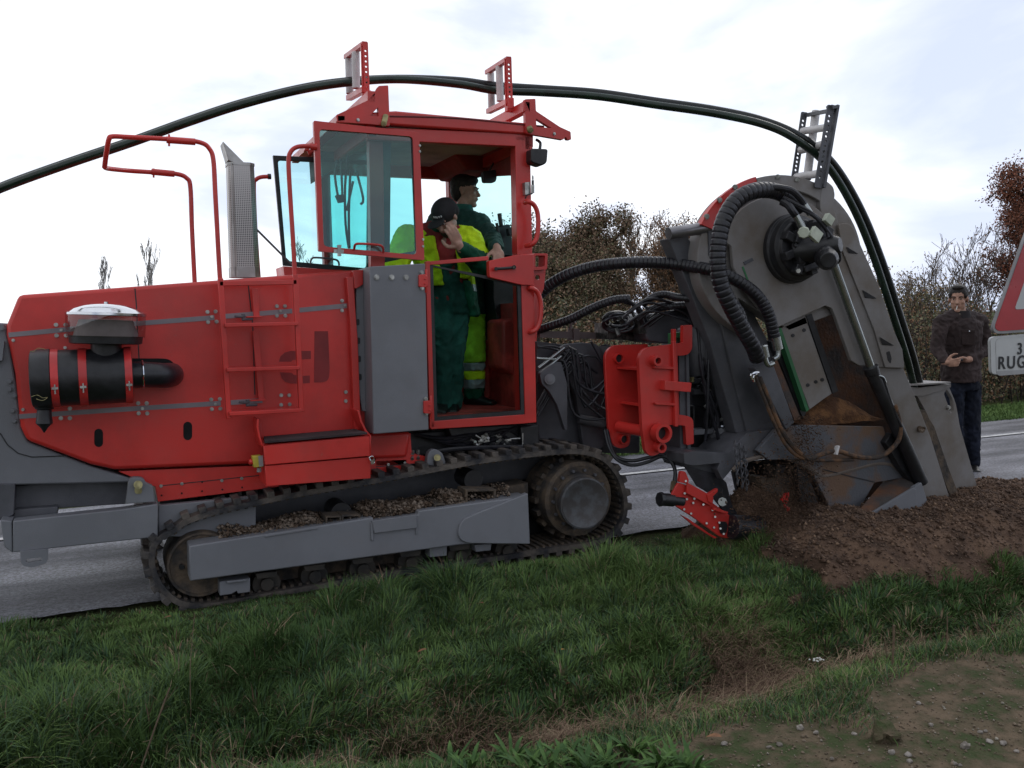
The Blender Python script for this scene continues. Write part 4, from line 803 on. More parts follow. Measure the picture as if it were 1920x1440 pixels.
for s_ in (-1, 1):
    g = G(); x = 1326+s_*4; g.tube([at(x-s_*0,692,5.38), at(x,712,5.38), at(x+s_*5,716,5.38), at(x+s_*14,724,5.38)], .010, 8); g.cyl(at(x,694,5.38), at(x,703,5.38), .014, n=8); g.cyl(at(x,707,5.38), at(x,711,5.38), .015, n=6); obj('hose_elbow', g, CHROME, MC)
g = G(); g.cyl(at(1352,718,5.36), at(1363,717,5.36), .012, n=8); obj('chrome_nipple', g, CHROME, MC)
g = G(); g.cyl(at(1318,728,5.38), at(1375,724,5.38), .028, n=18); obj('clamp_cylinder', g, BLACK, MC)
# valve cluster on top of the linkage
g = G(); rr = random.Random(5)
for k in range(46):
    p = at(rr.uniform(1142,1222), rr.uniform(592,622), rr.uniform(5.55,5.8)); g.cyl(p, p+V((rr.uniform(-.04,.04), rr.uniform(-.03,.03), rr.uniform(-.05,.05))), rr.uniform(.006,.018), n=8)
g.slab(pl([(1140,605),(1225,605),(1225,640),(1140,636)], 5.72), (0,.2,0)); g.slab(pl([(1196,596),(1215,594),(1218,625),(1198,626)], 5.55), (0,.08,0))
obj('valve_block', g, mat('oily_valve_metal', (.10,.10,.095), .35, .6, vs=22, col2=(.015,.015,.015), mix=(.4,.6)), MC)
for c_, r_ in (((1156,602),(25,17)), ((1158,600),(20,12)), ((1160,608),(30,14))):
    g = G(); g.tube([at(c_[0]+r_[0]*math.cos(a), c_[1]+r_[1]*math.sin(a)*-1, 5.6+.03*math.sin(a*2)) for a in np.linspace(0,6.28,11)[:-1]], .012, 8, 5, True); obj('coiled_hose', g, RUB, MC)
# the big spiral-wrapped hoses
def hose(pts, r, name='wrapped_hose', mt=None, par=None, rib=.10, p=.03, Y=None):
    g = G(); g.tube([at(x, y, Y if len(q) == 0 else q[0]) for x, y, *q in pts], r, 14, 6, rib=rib, ribp=p) if rib else g.tube([at(x, y, Y if len(q) == 0 else q[0]) for x, y, *q in pts], r, 10)
    return obj(name, g, mt or RUB, par or MC, smooth_=60 if rib else None)
hose([(1012,552,5.9),(1030,535,5.85),(1065,515,5.75),(1110,501,5.65),(1160,494,5.5),(1220,492,5.35),(1280,497,5.2),(1340,508,5.0),(1385,528,4.92),(1420,555,4.9),(1442,592,4.9),(1452,635,4.92)], .042, p=.03)
hose([(1500,392,4.86),(1475,368,4.84),(1445,357,4.82),(1410,359,4.8),(1380,376,4.8),(1358,410,4.8),(1348,450,4.8),(1346,490,4.8),(1351,530,4.8),(1368,570,4.8),(1392,615,4.82),(1412,650,4.85),(1420,672,4.9)], .054, p=.04, rib=.09)
hose([(1350,545,4.86),(1385,580,4.85),(1400,625,4.87),(1418,665,4.92)], .030, p=.03)
hose([(1000,622,5.95),(1030,612,5.85),(1070,598,5.75),(1110,578,5.65),(1150,563,5.55),(1182,560,5.5)], .030, p=.025)
hose([(1205,572,5.5),(1222,558,5.45),(1245,552,5.4),(1275,558,5.3),(1320,563,5.2),(1360,565,5.1)], .026, p=.025)
hose([(1210,582,5.5),(1260,574,5.4),(1310,572,5.3),(1355,577,5.25)], .026, p=.025)
hose([(1172,565,5.5),(1190,572,5.5),(1205,590,5.5),(1212,606,5.52)], .018, 'valve_hose', rib=0)
hose([(1176,562,5.48),(1196,580,5.48),(1206,606,5.5)], .014, 'valve_hose', rib=0)
hose([(1325,580,5.3),(1345,590,5.3),(1352,612,5.3),(1342,640,5.32),(1330,665,5.35),(1325,692,5.38)], .022, 'slide_hose', rib=0)
hose([(1328,582,5.25),(1350,592,5.25),(1356,615,5.25),(1346,645,5.28),(1336,670,5.32),(1333,692,5.38)], .018, 'slide_hose', rib=0)
for o_ in (0, 4): hose([(1134+o_,806,5.6),(1142+o_,838,5.55),(1158,862-o_,5.5),(1185,872-o_*2,5.45),(1215,866-o_*2,5.4),(1240,856-o_,5.35),(1258,862+o_,5.3),(1266,885,5.27),(1266-o_,915,5.25)], .013, 'motor_feed_hose', rib=0)
# --- digging boom: round head casing
CX, CY, CR = 1462, 486, 157
g = G(); g.slab(pl(circ(CX, CY, CR-3, 60, -250, 15)+[(1640,560),(1480,620),(1385,560)], YA+.03), (0,.13,0)); obj('head_casing', g, GREYB, MC, bev=.006)
def arc_plate(a0, a1, ro, ri, Y, t, mt, name):
    g = G(); g.slab(pl(circ(CX, CY, ro, 30, a0, a1)+circ(CX, CY, ri, 30, a0, a1)[::-1], Y), (0,t,0)); return obj(name, g, mt, MC, bev=.002)
RR = arc_plate(-156, -106, CR+4, CR-30, YA, .03, RED, 'red_rim_flange')
arc_plate(-106, -52, CR+1, CR-24, YA-.005, .03, GREYB, 'grey_rim_flange')
g = G(); g.slab([at(x, y, YA+.03) for x, y in circ(CX, CY, CR-1, 24, -160, -106)]+[at(x, y, YA+.03) for x, y in circ(CX, CY, CR-22, 24, -160, -106)[::-1]], (0,.09,0)); obj('red_casing', g, RED, RR)
g = G()
for x, y in ((1325,406),(1349,375),(1378,351),(1422,341),(1458,332),(1494,337)): g.cyl(at(x,y,YA), at(x,y,YA-.02), .013, n=6); g.cyl(at(x,y,YA), at(x,y,YA-.005), .019, n=14); g.cut()
obj('rim_bolt', g, ZINC, MC)
arc_plate(-150, -40, 139, 132, YA-.002, .02, GREYB, 'casing_ring')
# main side plate
plA = [(1372,462)]+[(x, y) for x, y in circ(1462, 478, 112, 16, -165, -20)]+[(1600,440),(1628,520),(1690,652),(1692,684),(1688,692),(1610,685),(1596,676),(1566,592),(1560,578),(1548,573),(1458,614),(1440,600),(1395,540),(1375,500)]
g = G(); g.slab(pl(plA, YA-.03), (0,.03,0)); SPL = obj('boom_side_plate', g, GREYB, MC, bev=.004)
g = G(); g.slab(pl(strip([(1393,500),(1404,530),(1412,552)], 3), YA-.034), (0,.004,0)); obj('green_paint_mark', g, GRN, SPL)
g = G(); g.slab(pl(strip([(1396,494),(1412,486)], 6), YA-.038), (0,.008,0)); obj('weld_tab', g, GREYD, SPL)
g = G(); g.slab(pl(strip([(1595,485),(1640,590),(1664,650)], 1.6), YA-.033), (0,.004,0)); obj('plate_joint', g, GREY, SPL)
# upper right arm and lug
g = G(); g.slab(pl(rp([(1540,352),(1549,338),(1563,350),(1566,366),(1562,385),(1570,410),(1578,440),(1552,440),(1538,390)], 6), YA-.01), (0,.05,0)); obj('guide_arm_plate', g, GREYB, MC, bev=.005)
# long right beam: outer plate, recessed channel, blades
g = G(); g.slab(pl(rp([(1572,420),(1588,418),(1600,426),(1613,458),(1650,540),(1678,625),(1692,655),(1696,690),(1660,689),(1640,620),(1580,470)], [4,6,6,0,0,0,0,2,2,0,0]), YA-.045), (0,.02,0)); BE = obj('boom_edge_plate', g, GREYB, MC, bev=.003)
for (x, y, s_) in ((1618,544,1), (1650,632,1), (1588,463,.8)):
    g = G(); g.add([at(x,y,YA-.046), at(x+24*s_,y+14*s_,YA-.046), at(x+6*s_,y+15*s_,YA-.046), at(x,y,YA-.056), at(x+26*s_,y+16*s_,YA-.05), at(x+4*s_,y+14*s_,YA-.05)], [(0,2,1),(3,4,5),(0,1,4,3),(1,2,5,4),(2,0,3,5)]); obj('edge_notch', g, BLACK, BE)
g = G(); g.slab(pl(rp([(1662,660),(1668,658),(1672,672),(1670,682),(1665,676)], 2), YA-.047), (0,.004,0)); obj('plate_slot', g, BLACK, BE)
g = G(); g.slab(pl([(1628,688),(1692,686),(1712,735),(1745,820),(1786,951),(1748,964),(1700,860),(1660,770)], YA-.02), (0,.03,0), [pl(circ(1732,805,4.5,12), YA-.02)]); LB = obj('lower_beam', g, GREYB, MC, bev=.004)
g = G(); g.cyl(at(1724,804,YA-.02), at(1729,806,YA-.06), .024, n=14); g.cyl(at(1729,806,YA-.055), at(1729.5,806,YA-.07), .013, n=10); obj('beam_pin', g, CLAY, LB)
g = G(); g.slab(pl([(1736,826),(1786,951),(1802,946),(1752,800),(1733,770),(1723,775)], YA+.03), (0,.03,0)); g.slab(pl(rp([(1722,776),(1724,769),(1733,768),(1738,774),(1805,945),(1790,951)], [3,4,4,3,0,0]), YA+.0), (0,.02,0)); obj('blade_channel', g, MUDM, MC, bev=.002)
g = G(); g.slab(pl(rp([(1712,728),(1778,722),(1786,740),(1793,758),(1800,800),(1842,945),(1804,948),(1738,776)], [0,0,6,10,10,0,0,0]), YA+.05), (0,.03,0), [pl(rp([(1775,730),(1786,748),(1788,770),(1783,776),(1778,760),(1770,738)], 4), YA+.05)]); BL = obj('skid_blade', g, GREYB, MC, bev=.004)
g = G(); bolt(g, 1777, 764, YA+.05, .014, .02); obj('blade_bolt', g, ZINC, BL)
g = G(); g.slab(pl(rp([(1704,725),(1724,727),(1783,720),(1783,726),(1732,742),(1714,742)], 1), YA+.04), (0,.30,0)); g.slab([at(1704,724,YA+.02), at(1783,719,YA+.02), at(1783,719,YA+.02)+V((0,.34,0)), at(1704,724,YA+.02)+V((0,.34,0))], (0,0,.012)); obj('pipe_inlet_box', g, GREYB, MC, bev=.003)
# hydraulic cylinders on the boom
g = G(); g.cyl(at(1562,492,YA-.09), at(1634,692,YA-.09), .030, n=20); R1 = obj('cylinder_rod', g, ROD, MC)
g = G(); g.cyl(at(1632,688,YA-.09), at(1636,700,YA-.09), .054, n=24); g.cyl(at(1636,700,YA-.09), at(1728,905,YA-.09), .050, n=24); HC = obj('cylinder_barrel', g, BLACK, MC)
g = G(); g.tube([at(1648,706,YA-.13), at(1656,710,YA-.13), at(1660,724,YA-.13), at(1672,760,YA-.13), at(1690,800,YA-.14)], .013, 8); obj('cylinder_feed_pipe', g, BLACK, HC); g = G(); g.tube([at(1646,705,YA-.13), at(1655,708,YA-.13), at(1660,718,YA-.13)], .012, 8); obj('feed_elbow', g, ROD, HC)
# chute window: wear plates, green edge, soil-smeared back
g = G(); g.slab(pl([(1455,612),(1500,590),(1560,565),(1640,680),(1720,900),(1500,980),(1460,860)], YA+.30), (0,.03,0)); obj('chute_back', g, RUST, MC)
g = G(); g.slab(pl([(1512,592),(1522,588),(1572,733),(1562,738)], YA+.02), (0,.03,0)); obj('dark_slot', g, BLACK, MC)
g = G(); g.slab(pl([(1463,616),(1510,594),(1560,738),(1545,748),(1518,768)], YA+.03), (0,.04,0)); WP = obj('wear_plate', g, GREYB, MC, bev=.003)
g = G()
for x, y in ((1487,629),(1508,619),(1515,722),(1530,716),(1542,712)): g.slab(pl(circ(x, y, 3.5, 7), YA+.026), (0,.006,0)).cut()
obj('wear_plate_chip', g, BLACK, WP)
g = G(); g.slab(pl([(1459,616),(1465,615),(1517,768),(1512,772)], YA+.0), (0,.05,0)); obj('green_edge_strip', g, GRN, WP)
g = G(); g.slab(pl([(1447,640),(1459,618),(1512,772),(1506,785)], YA+.06), (0,.05,0)); obj('dark_channel', g, BLACK, MC)
g = G(); g.slab(pl([(1447,680),(1458,676),(1502,785),(1490,790)], YA+.0), (0,.03,0)); obj('rusty_channel_strip', g, RUST, MC, bev=.002)
g = G(); g.slab(pl([(1415,690),(1448,678),(1490,792),(1482,800),(1474,806)], YA-.06), (0,.08,0)); obj('left_boom_tube', g, GREYD, MC, bev=.006)
# soil resting on the ledge
rr = random.Random(9); g = G()
def moundz(): pass
v = []; xs_ = np.linspace(0, 1, 40); ys_ = np.linspace(0, 1, 18)
a0, a1, tp = at(1500,795,YA+.04), at(1655,800,YA+.04), at(1560,738,YA+.2)
def mf(u, v_):
    X = a0.x+(a1.x-a0.x)*u; top = at(1500+155*u, 800-62*np.interp(u, [0,.15,.4,.7,1], [.15,.55,.95,.75,.25]), YA+.1).z
    return X, YA+.02+.28*v_, a0.z-.03+(top-a0.z+.03)*min(1, v_*2.2)**.6+.02*float(fbm(np.array(u*14.), np.array(v_*6.)))
v = np.array([mf(u, w_) for w_ in ys_ for u in xs_]); i, j = np.meshgrid(np.arange(39), np.arange(17)); a = (j*40+i).ravel()
npmesh('soil_on_ledge', v, np.stack([a, a+1, a+41, a+40], -1), mats=[RUST if False else mat('damp_ochre_soil', (.15,.075,.035), .95, vs=10, col2=(.07,.035,.02), bump=.012, bs=60, spec=.1)], parent=MC, smooth_=True, loc=tuple(v.mean(0)))
g = G(); g.slab(pl([(1506,797),(1656,800),(1672,852),(1560,862),(1440,862),(1420,845),(1455,806),(1478,800)], YA-.0), (0,.04,0)); g.slab(pl([(1475,862),(1675,850),(1700,895),(1640,905),(1600,975),(1560,960),(1520,880)], YA+.02), (0,.04,0)); LP = obj('lower_guard', g, mat('soil_stained_grey', (.085,.088,.10), .6, vs=3.4, col2=(.13,.075,.045), mix=(.40,.52), bump=.003, bs=60), MC, bev=.004)
g = G(); g.slab(pl(strip([(1543,880),(1590,892),(1640,904)], 2), YA+.016), (0,.004,0)); obj('guard_seam', g, BLACK, LP)
# wheel-arch hood over the cutter
ar = [(1282,850),(1300,846),(1365,850),(1400,812),(1440,806),(1470,812),(1505,830),(1520,862),(1545,885),(1520,878),(1490,862),(1455,853),(1420,856),(1390,866),(1372,880),(1355,900),(1345,880),(1350,868),(1300,873),(1284,870)]
g = G(); g.slab(pl(rp(ar, 3), YA+.05), (0,.35,0)); HD = obj('cutter_hood', g, GREYD, MC, bev=.006)
g = G(); g.tube([at(x, y, YA+.03) for x, y in ((1374,882),(1390,868),(1420,858),(1455,855),(1490,864),(1520,880),(1545,892),(1600,880),(1640,870),(1670,872),(1690,890))], .016, 8); obj('hood_lip', g, mat('dusty_edge', (.16,.13,.11), .8), HD)
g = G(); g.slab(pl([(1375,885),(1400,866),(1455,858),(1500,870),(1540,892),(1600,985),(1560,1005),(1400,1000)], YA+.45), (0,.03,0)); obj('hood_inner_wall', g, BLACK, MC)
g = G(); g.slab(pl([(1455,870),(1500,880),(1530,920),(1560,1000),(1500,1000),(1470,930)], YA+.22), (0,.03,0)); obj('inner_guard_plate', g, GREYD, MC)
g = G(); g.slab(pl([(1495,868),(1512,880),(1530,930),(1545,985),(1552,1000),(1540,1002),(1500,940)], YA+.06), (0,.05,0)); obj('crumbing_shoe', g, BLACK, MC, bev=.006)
# toothed digging wheel inside
c = at(1462,962,YA+.22); g = G(); g.lathe(c-V((0,.06,0)), c+V((0,.06,0)), [(0,.06),(0,.26),(.2,.30),(.8,.30),(1,.26)], 40)
for k in range(14):
    a = 2*math.pi*k/14; p = c+V((.33*math.cos(a), 0, .33*math.sin(a))); R = Matrix.Rotation(-a+.5, 3, 'Y'); g.box(p, .08,.14,.04, R)
obj('digging_wheel', g, MUDM, MC, bev=.004)
# right wing share
g = G(); g.slab(pl([(1611,976),(1712,915),(1718,918),(1722,972),(1700,980),(1640,984)], YA-.16), (0,.02,0)); g.slab(pl([(1712,914),(1728,905),(1748,968),(1736,977),(1722,972)], YA-.15), (0,.03,0)); WG = obj('wing_share', g, GREY, MC, bev=.003)
g = G(); g.add([at(1606,962,YA-.13), at(1672,884,YA+.12), at(1700,888,YA+.12), at(1716,912,YA-.13), at(1611,978,YA-.14)], [(0,1,2,3,4)]); g.add([at(1606,962,YA-.125), at(1672,884,YA+.125), at(1700,888,YA+.125), at(1716,912,YA-.125), at(1611,978,YA-.135)], [(4,3,2,1,0)]); obj('wing_inner_face', g, RUST, WG)
g = G(); g.slab(pl([(1672,812),(1690,840),(1710,890),(1728,906),(1716,912),(1690,880),(1660,830)], YA-.05), (0,.06,0)); obj('wing_stay', g, BLACK, MC, bev=.004)
hose([(1424,708,YA-.1),(1440,745,YA-.1),(1462,800,YA-.1),(1485,835,YA-.1),(1515,860,YA-.1),(1540,852,YA-.1),(1570,846,YA-.11),(1610,857,YA-.11),(1650,856,YA-.11),(1682,830,YA-.12),(1688,800,YA-.13),(1678,760,YA-.13)], .017, 'muddy_return_hose', HOSEMUD, rib=0)
hose([(1415,702,YA-.1),(1432,745,YA-.1),(1455,800,YA-.1),(1482,845,YA-.1),(1520,862,YA-.1),(1600,862,YA-.1)], .012, 'muddy_return_hose', HOSEMUD, rib=0)
g = G(); g.slab(pl([(1571,837),(1575,836),(1571,853),(1567,852)], YA-.14), (0,.03,0)); obj('hose_tie', g, WHITE, MC)
# fittings at the end of the wrapped hoses
for pts in ([(1432,655),(1434,670),(1440,684),(1450,681)], [(1456,638),(1459,655),(1458,668),(1450,674)]):
    g = G(); g.cyl(at(pts[0][0]-2,pts[0][1]-6,4.9), at(*pts[1],4.9), .034, n=18); g.tube([at(x, y, 4.9) for x, y in pts], .018, 10); obj('big_hose_fitting', g, ROD, MC)
g = G(); g.tube([at(1410,712,4.92), at(1408,703,4.92), at(1414,698,4.92), at(1422,698,4.92)], .010, 8); g.tube([at(1414,716,4.92), at(1413,706,4.92), at(1420,701,4.92)], .008, 8); obj('small_elbow', g, CHROME, MC)
# --- head drive: planetary hub and motor
c = at(1482,467,YA-.03); g = G(); k_ = mpp(1487,467,YA)
g.lathe(c, c-V((0,.13,0)), [(0,64*k_),(.3,64*k_),(.35,60*k_),(.75,59*k_),(.85,52*k_),(1,50*k_),(1,20*k_)], 48); HB = obj('head_drive_hub', g, BLACK, MC, bev=.003)
g = G()
for a in range(0, 360, 45):
    q = math.radians(a+20); p = c+V((.135*math.cos(q), -.14, .135*math.sin(q))); R = Matrix.Rotation(-q, 3, 'Y'); g.box(p, .12,.07,.06, R)
g.lathe(c-V((0,.12,0)), c-V((-.03,.24,0)), [(0,.13),(.3,.13),(.35,.105),(1,.10)], 32)
g.box(c+V((-.05,-.15,.05)), .13,.10,.09, Matrix.Rotation(.35,3,'Y')); g.box(c+V((-.02,-.15,-.06)), .16,.10,.07, Matrix.Rotation(-.3,3,'Y')); g.box(c+V((.03,-.14,-.13)), .14,.09,.05, Matrix.Rotation(-.3,3,'Y')); g.cyl(c+V((-.12,-.17,0)), c+V((.02,-.19,.03)), .022)
obj('hub_casting', g, mat('cast_iron_satin', (.05,.05,.055), .38, .5), HB, bev=.006)
g = G()
for k in range(10):
    a = 2*math.pi*k/10+.2; p = c+V((56*k_*math.cos(a), -.045, 56*k_*math.sin(a))); g.cyl(p, p-V((0,.025,0)), .012, n=6).cut()
obj('hub_bolt', g, ZINC, HB)
c3 = at(1524,462,YA-.26); g = G(); g.lathe(c3+V((-.05,.1,-.03)), c3+V((.09,-.16,0)), [(0,.08),(.4,.08),(.45,.07),(.85,.07),(1,.05)], 28); g.box(c3+V((.03,-.02,.09)), .12,.14,.10, Matrix.Rotation(.5,3,'Y')); g.sph(at(1548,478,YA-.40), .062); g.lathe(at(1548,482,YA-.34), at(1553,488,YA-.47), [(0,.075),(.7,.072),(1,.05)], 24)
MO = obj('hydraulic_motor', g, BLACK, MC, bev=.004)
cr = mat('cream_blank_block', (.50,.54,.44), .5)
g = G(); R = Matrix.Rotation(math.radians(35),3,'Y'); g.box(at(1529,440,YA-.46), .085,.03,.075, R); g.cut(); g.box(at(1553,412,YA-.40), .065,.04,.06, R); g.cut(); g.lathe(at(1507,436,YA-.42), at(1507,436,YA-.47), [(0,.04),(1,.036)], 8); obj('valve_cap', g, cr, MO, bev=.003)
g = G(); g.cyl(at(1491,402,4.72), at(1505,428,4.70), .024, n=14); g.cut(); g.cyl(at(1508,384,4.72), at(1520,402,4.70), .022, n=14); obj('hose_ferrule', g, ROD, MO)
hose([(1466,378,4.78),(1478,385,4.74),(1486,396,4.72),(1492,404,4.72)], .026, 'motor_hose', rib=0); hose([(1440,352,4.8),(1462,352,4.76),(1485,358,4.73),(1502,374,4.72),(1509,386,4.72)], .022, 'motor_hose', rib=0)
hose([(1470,374,4.76),(1500,390,4.72),(1530,408,4.68),(1556,440,4.66),(1571,466,4.66),(1573,488,4.68),(1560,494,4.72),(1548,492,4.75)], .014, 'motor_hose', rib=0); hose([(1468,370,4.76),(1495,384,4.72),(1520,398,4.69),(1545,420,4.67),(1553,445,4.66)], .012, 'motor_hose', rib=0)
for x, y in ((1497,508),(1548,503),(1550,432),(1558,452)): g = G(); g.cyl(at(x,y,YA-.24), at(x,y,YA-.30), .016, n=6); obj('motor_fitting', g, ZINC, MO)
# --- tube and dark arm on the left of the head
g = G(); g.cyl(at(1253,438,YA+.05), at(1342,424,YA+.05), .040, n=24); obj('cross_tube', g, mat('bare_steel_tube', (.26,.25,.26), .35, .7), MC)
g = G(); g.slab(pl([(1254,447),(1290,442),(1302,470),(1340,560),(1375,660),(1415,760),(1440,810),(1380,812),(1330,640),(1296,550)], YA+.14), (0,.12,0)); g.slab(pl([(1300,470),(1310,450),(1340,440),(1352,470),(1345,540),(1310,520)], YA+.25), (0,.1,0)); g.slab(pl([(1330,500),(1400,560),(1470,700),(1480,810),(1400,810),(1350,600)], YA+.12), (0,.1,0)); obj('left_boom_arm', g, GREYD, MC, bev=.006)
g = G(); g.slab(pl(rp([(1328,428),(1336,426),(1336,480),(1330,480)], 2), YA+.02), (0,.1,0)); obj('tube_gusset', g, GREYD, MC)
# --- roller ladder that guides the pipe
def rail3(x0, y0, x1, y1, Y, w_=12, n=13):
    g = holed(x0, y0, x1, y1, w_, n, Y, .01, 2.4); return g
g = rail3(1559,197,1534,352,5.02,13); RG = obj('pipe_guide_rail', g, GREYD, MC, bev=.001)
g = G(); g.bar(at(1568,198,5.03), at(1542,352,5.03), .02,.05,(0,1,0)); g.slab(pl([(1560,196),(1572,199),(1574,202),(1562,204)], 5.0), (0,.06,0)); obj('rail_flange', g, GREYD, RG)
g = rail3(1509,210,1490,335,5.34,11); RG2 = obj('pipe_guide_rail', g, GREYD, MC, bev=.001)
g = G(); g.bar(at(1554,208,5.04), at(1512,216,5.34), .03,.025); g.bar(at(1536,348,5.04), at(1497,342,5.34), .05,.03); obj('rail_cross_bar', g, GREYD, RG)
for (xa, ya, xb, yb, r_) in ((1551,239,1504,246,.026), (1546,270,1500,282,.028), (1540,325,1492,332,.028)): g = G(); g.cyl(at(xa, ya, 5.06), at(xb, yb, 5.34), r_, n=18); obj('guide_roller', g, WHITE, RG, bev=.003)
for (xa, ya, xb, yb, Y) in ((1530,208,1513,337,5.26),): g = G(); g.cyl(at(xa, ya, Y), at(xb, yb, Y), .030, n=18); obj('guide_roller', g, WHITE, RG, bev=.003)
# --- front sweeper: red plated foot, motor, roller, rubber flap
g = G(); g.slab(pl([(1286,868),(1300,856),(1365,858),(1362,885),(1330,884),(1290,878)], 5.22), (0,.3,0)); g.slab(pl([(1282,852),(1310,848),(1330,862),(1345,880),(1345,890),(1283,874)], 5.18), (0,.02,0)); SH = obj('sweeper_hood', g, GREYD, MC, bev=.006)
g = G(); g.slab(pl([(1284,874),(1345,888),(1362,905),(1372,945),(1384,966),(1372,975),(1330,925),(1308,912)], 5.16), (0,.015,0)); obj('rubber_flap', g, RUB, SH)
g = G(); g.slab(pl(rp([(1272,905),(1290,910),(1330,938),(1362,962),(1380,975),(1379,1000),(1368,1010),(1352,1008),(1300,970),(1268,950),(1258,930)], [3,3,3,6,14,10,8,8,4,4,3]), 5.10), (0,.02,0)); SW = obj('sweeper_side_plate', g, RED, MC, bev=.003)
g = G(); g.slab(pl(rp([(1277,884),(1285,884),(1292,900),(1290,908),(1274,904)], 2), 5.09), (0,.03,0)); g.slab(pl([(1290,905),(1338,932),(1336,950),(1288,925)], 5.07), (0,.02,0)); g.slab(pl([(1326,928),(1346,916),(1346,922),(1336,932),(1336,946),(1328,940)], 5.06), (0,.03,0)); g.slab(pl([(1276,965),(1290,972),(1330,1000),(1345,1008),(1340,1010),(1300,985)], 5.12), (0,.02,0)); g.slab(pl([(1340,952),(1366,960),(1364,964),(1338,957)], 5.06), (0,.03,0)); obj('sweeper_frame_tab', g, RED, SW, bev=.002)
g = G()
for x, y in ((1284,925),(1288,936),(1302,935),(1300,943),(1319,946),(1336,956),(1341,969),(1296,963),(1325,981),(1349,980),(1357,1001),(1351,991),(1339,989),(1286,902),(1283,955)): g.cyl(at(x,y,5.10), at(x,y,5.08), .008, n=6).cut()
obj('sweeper_bolt', g, ZINC, SW)
g = G(); g.slab(pl(rp([(1350,978),(1362,978),(1365,985),(1362,1000),(1352,1001),(1349,990)], 3), 5.09), (0,.012,0)); obj('bearing_plate', g, BLACK, SW)
g = G(); g.cyl(at(1236,936,5.12), at(1262,938,5.12), .044, n=20); g.cyl(at(1238,936,5.12), at(1280,940,5.12), .036, n=20); g.cyl(at(1236,936,5.12), at(1242,936,5.12), .05, n=8); obj('sweeper_motor', g, BLACK, MC, bev=.003)
g = G(); g.cyl(at(1263,905,5.22), at(1261,922,5.16), .02, n=12); obj('motor_port', g, mat('dull_brass', (.2,.15,.09), .5, .6), MC)
g = G(); g.cyl(at(1372,988,5.06), at(1424,990,5.06), .085, n=32); obj('sweeper_drum', g, RUB, MC, bev=.004)
TG = obj('round_tag', G().slab(pl(circ(1355,941,8.5,8), 5.04), (0,.004,0)), mat('pale_tag', (.5,.52,.5), .5), SH); g = G(); g.tube([at(1355,918,5.05), at(1354,926,5.05), at(1355,935,5.05)], .0015, 4); obj('tag_wire', g, BLACK, TG)
for ox in (0, 9, 17):
    g = G()
    for k in range(9): p = at(1378+ox+(k % 2)*2+k*.6, 832+k*9+ox*.6, 5.02); g.tube([p+V((.014*math.cos(a)*(1 if k % 2 else .4), .014*math.cos(a)*(.3 if k % 2 else 1), .024*math.sin(a))) for a in np.linspace(0, 6.28, 9)[:-1]], .0045, 5, 2, True)
    obj('hanging_chain', g, GREYD, MC)
g = G(); g.slab(pl(rp(strip([(1468,940),(1475,928),(1478,924),(1476,936),(1472,944)], 6), 1), 5.02), (0,.02,0)); g.tube([at(1464,968,5.03), at(1476,964,5.03), at(1478,954,5.03), at(1470,948,5.03)], .012, 6); obj('red_hook', g, RED, MC)

# extra hydraulic lines packed around the coupler and mast
rr = random.Random(31)
for k in range(16):
    xa, ya = rr.uniform(1300,1335), rr.uniform(590,640); xb, yb_ = rr.uniform(1310,1400), rr.uniform(750,840); Yq = rr.uniform(5.30,5.46); mx_ = (xa+xb)/2+rr.uniform(-22,40)
    hose([(xa,ya,Yq),(mx_,ya+rr.uniform(10,40),Yq-.04),(mx_+rr.uniform(-12,16),(ya+yb_)/2,Yq-.05),(xb,yb_-30,Yq-.02),(xb+rr.uniform(-8,8),yb_,Yq)], rr.uniform(.008,.014), 'control_hose', rib=0)
for k in range(9):
    xa = rr.uniform(1040,1130); hose([(1008,rr.uniform(655,790),5.82),(xa,rr.uniform(650,700),5.74),(xa+20,rr.uniform(720,780),5.72),(1150,rr.uniform(690,830),5.66)], rr.uniform(.007,.012), 'control_hose', rib=0)
for k in range(10):
    x, y = rr.uniform(1225,1300), rr.uniform(572,600); hose([(x-60,y+14,5.5),(x-20,y-12,5.42),(x+20,y-6,5.4),(x+60,y+10,5.36),(x+75,y+40,5.36)], rr.uniform(.008,.013), 'valve_hose', rib=0)
g = G(); g.slab(pl([(1300,760),(1400,770),(1400,850),(1300,850)], 5.50), (0,.3,0)); obj('mast_foot', g, BLACK, MC, bev=.01)
g = G()
for k in range(14): p = at(rr.uniform(1310,1410), rr.uniform(600,830), 5.33); g.cyl(p, p+V((rr.uniform(-.02,.02),-.03,rr.uniform(-.02,.02))), rr.uniform(.007,.013), n=8).cut()
obj('line_fitting', g, ZINC, MC)
# ================================================================== THE BLACK PIPES being laid
PIPE = mat('black_polyethylene', (.010,.013,.013), .3, var=.2, vs=9, stretch=(1,4,4), rv=.1)
PIPEG = mat('black_pipe_green_stripe', (.008,.024,.014), .3, var=.2, vs=9)
A = [(-260,455,6.9),(-120,405,6.7),(0,352,6.5),(120,308,6.35),(250,264,6.25),(350,228,6.2),(450,195,6.15),(560,167,6.1),(650,153,6.09),(750,148,6.10),(860,152,6.12),(930,161,6.12),(1020,167,6.05),(1120,174,5.9),(1230,190,5.7),(1340,206,5.52),(1430,226,5.32),(1500,256,5.18),(1560,305,5.14),(1610,385,5.14),(1650,480,5.14),(1690,600,5.15),(1712,670,5.16),(1725,722,5.18),(1733,742,5.2)]
B = [(x-(2 if i < 9 else 0), y+(2 if i < 9 else (9 if i in (9,) else 8 if i < 12 else 4)), Y+(.02 if i < 9 else .0)) for i, (x, y, Y) in enumerate(A)]
Bp = []
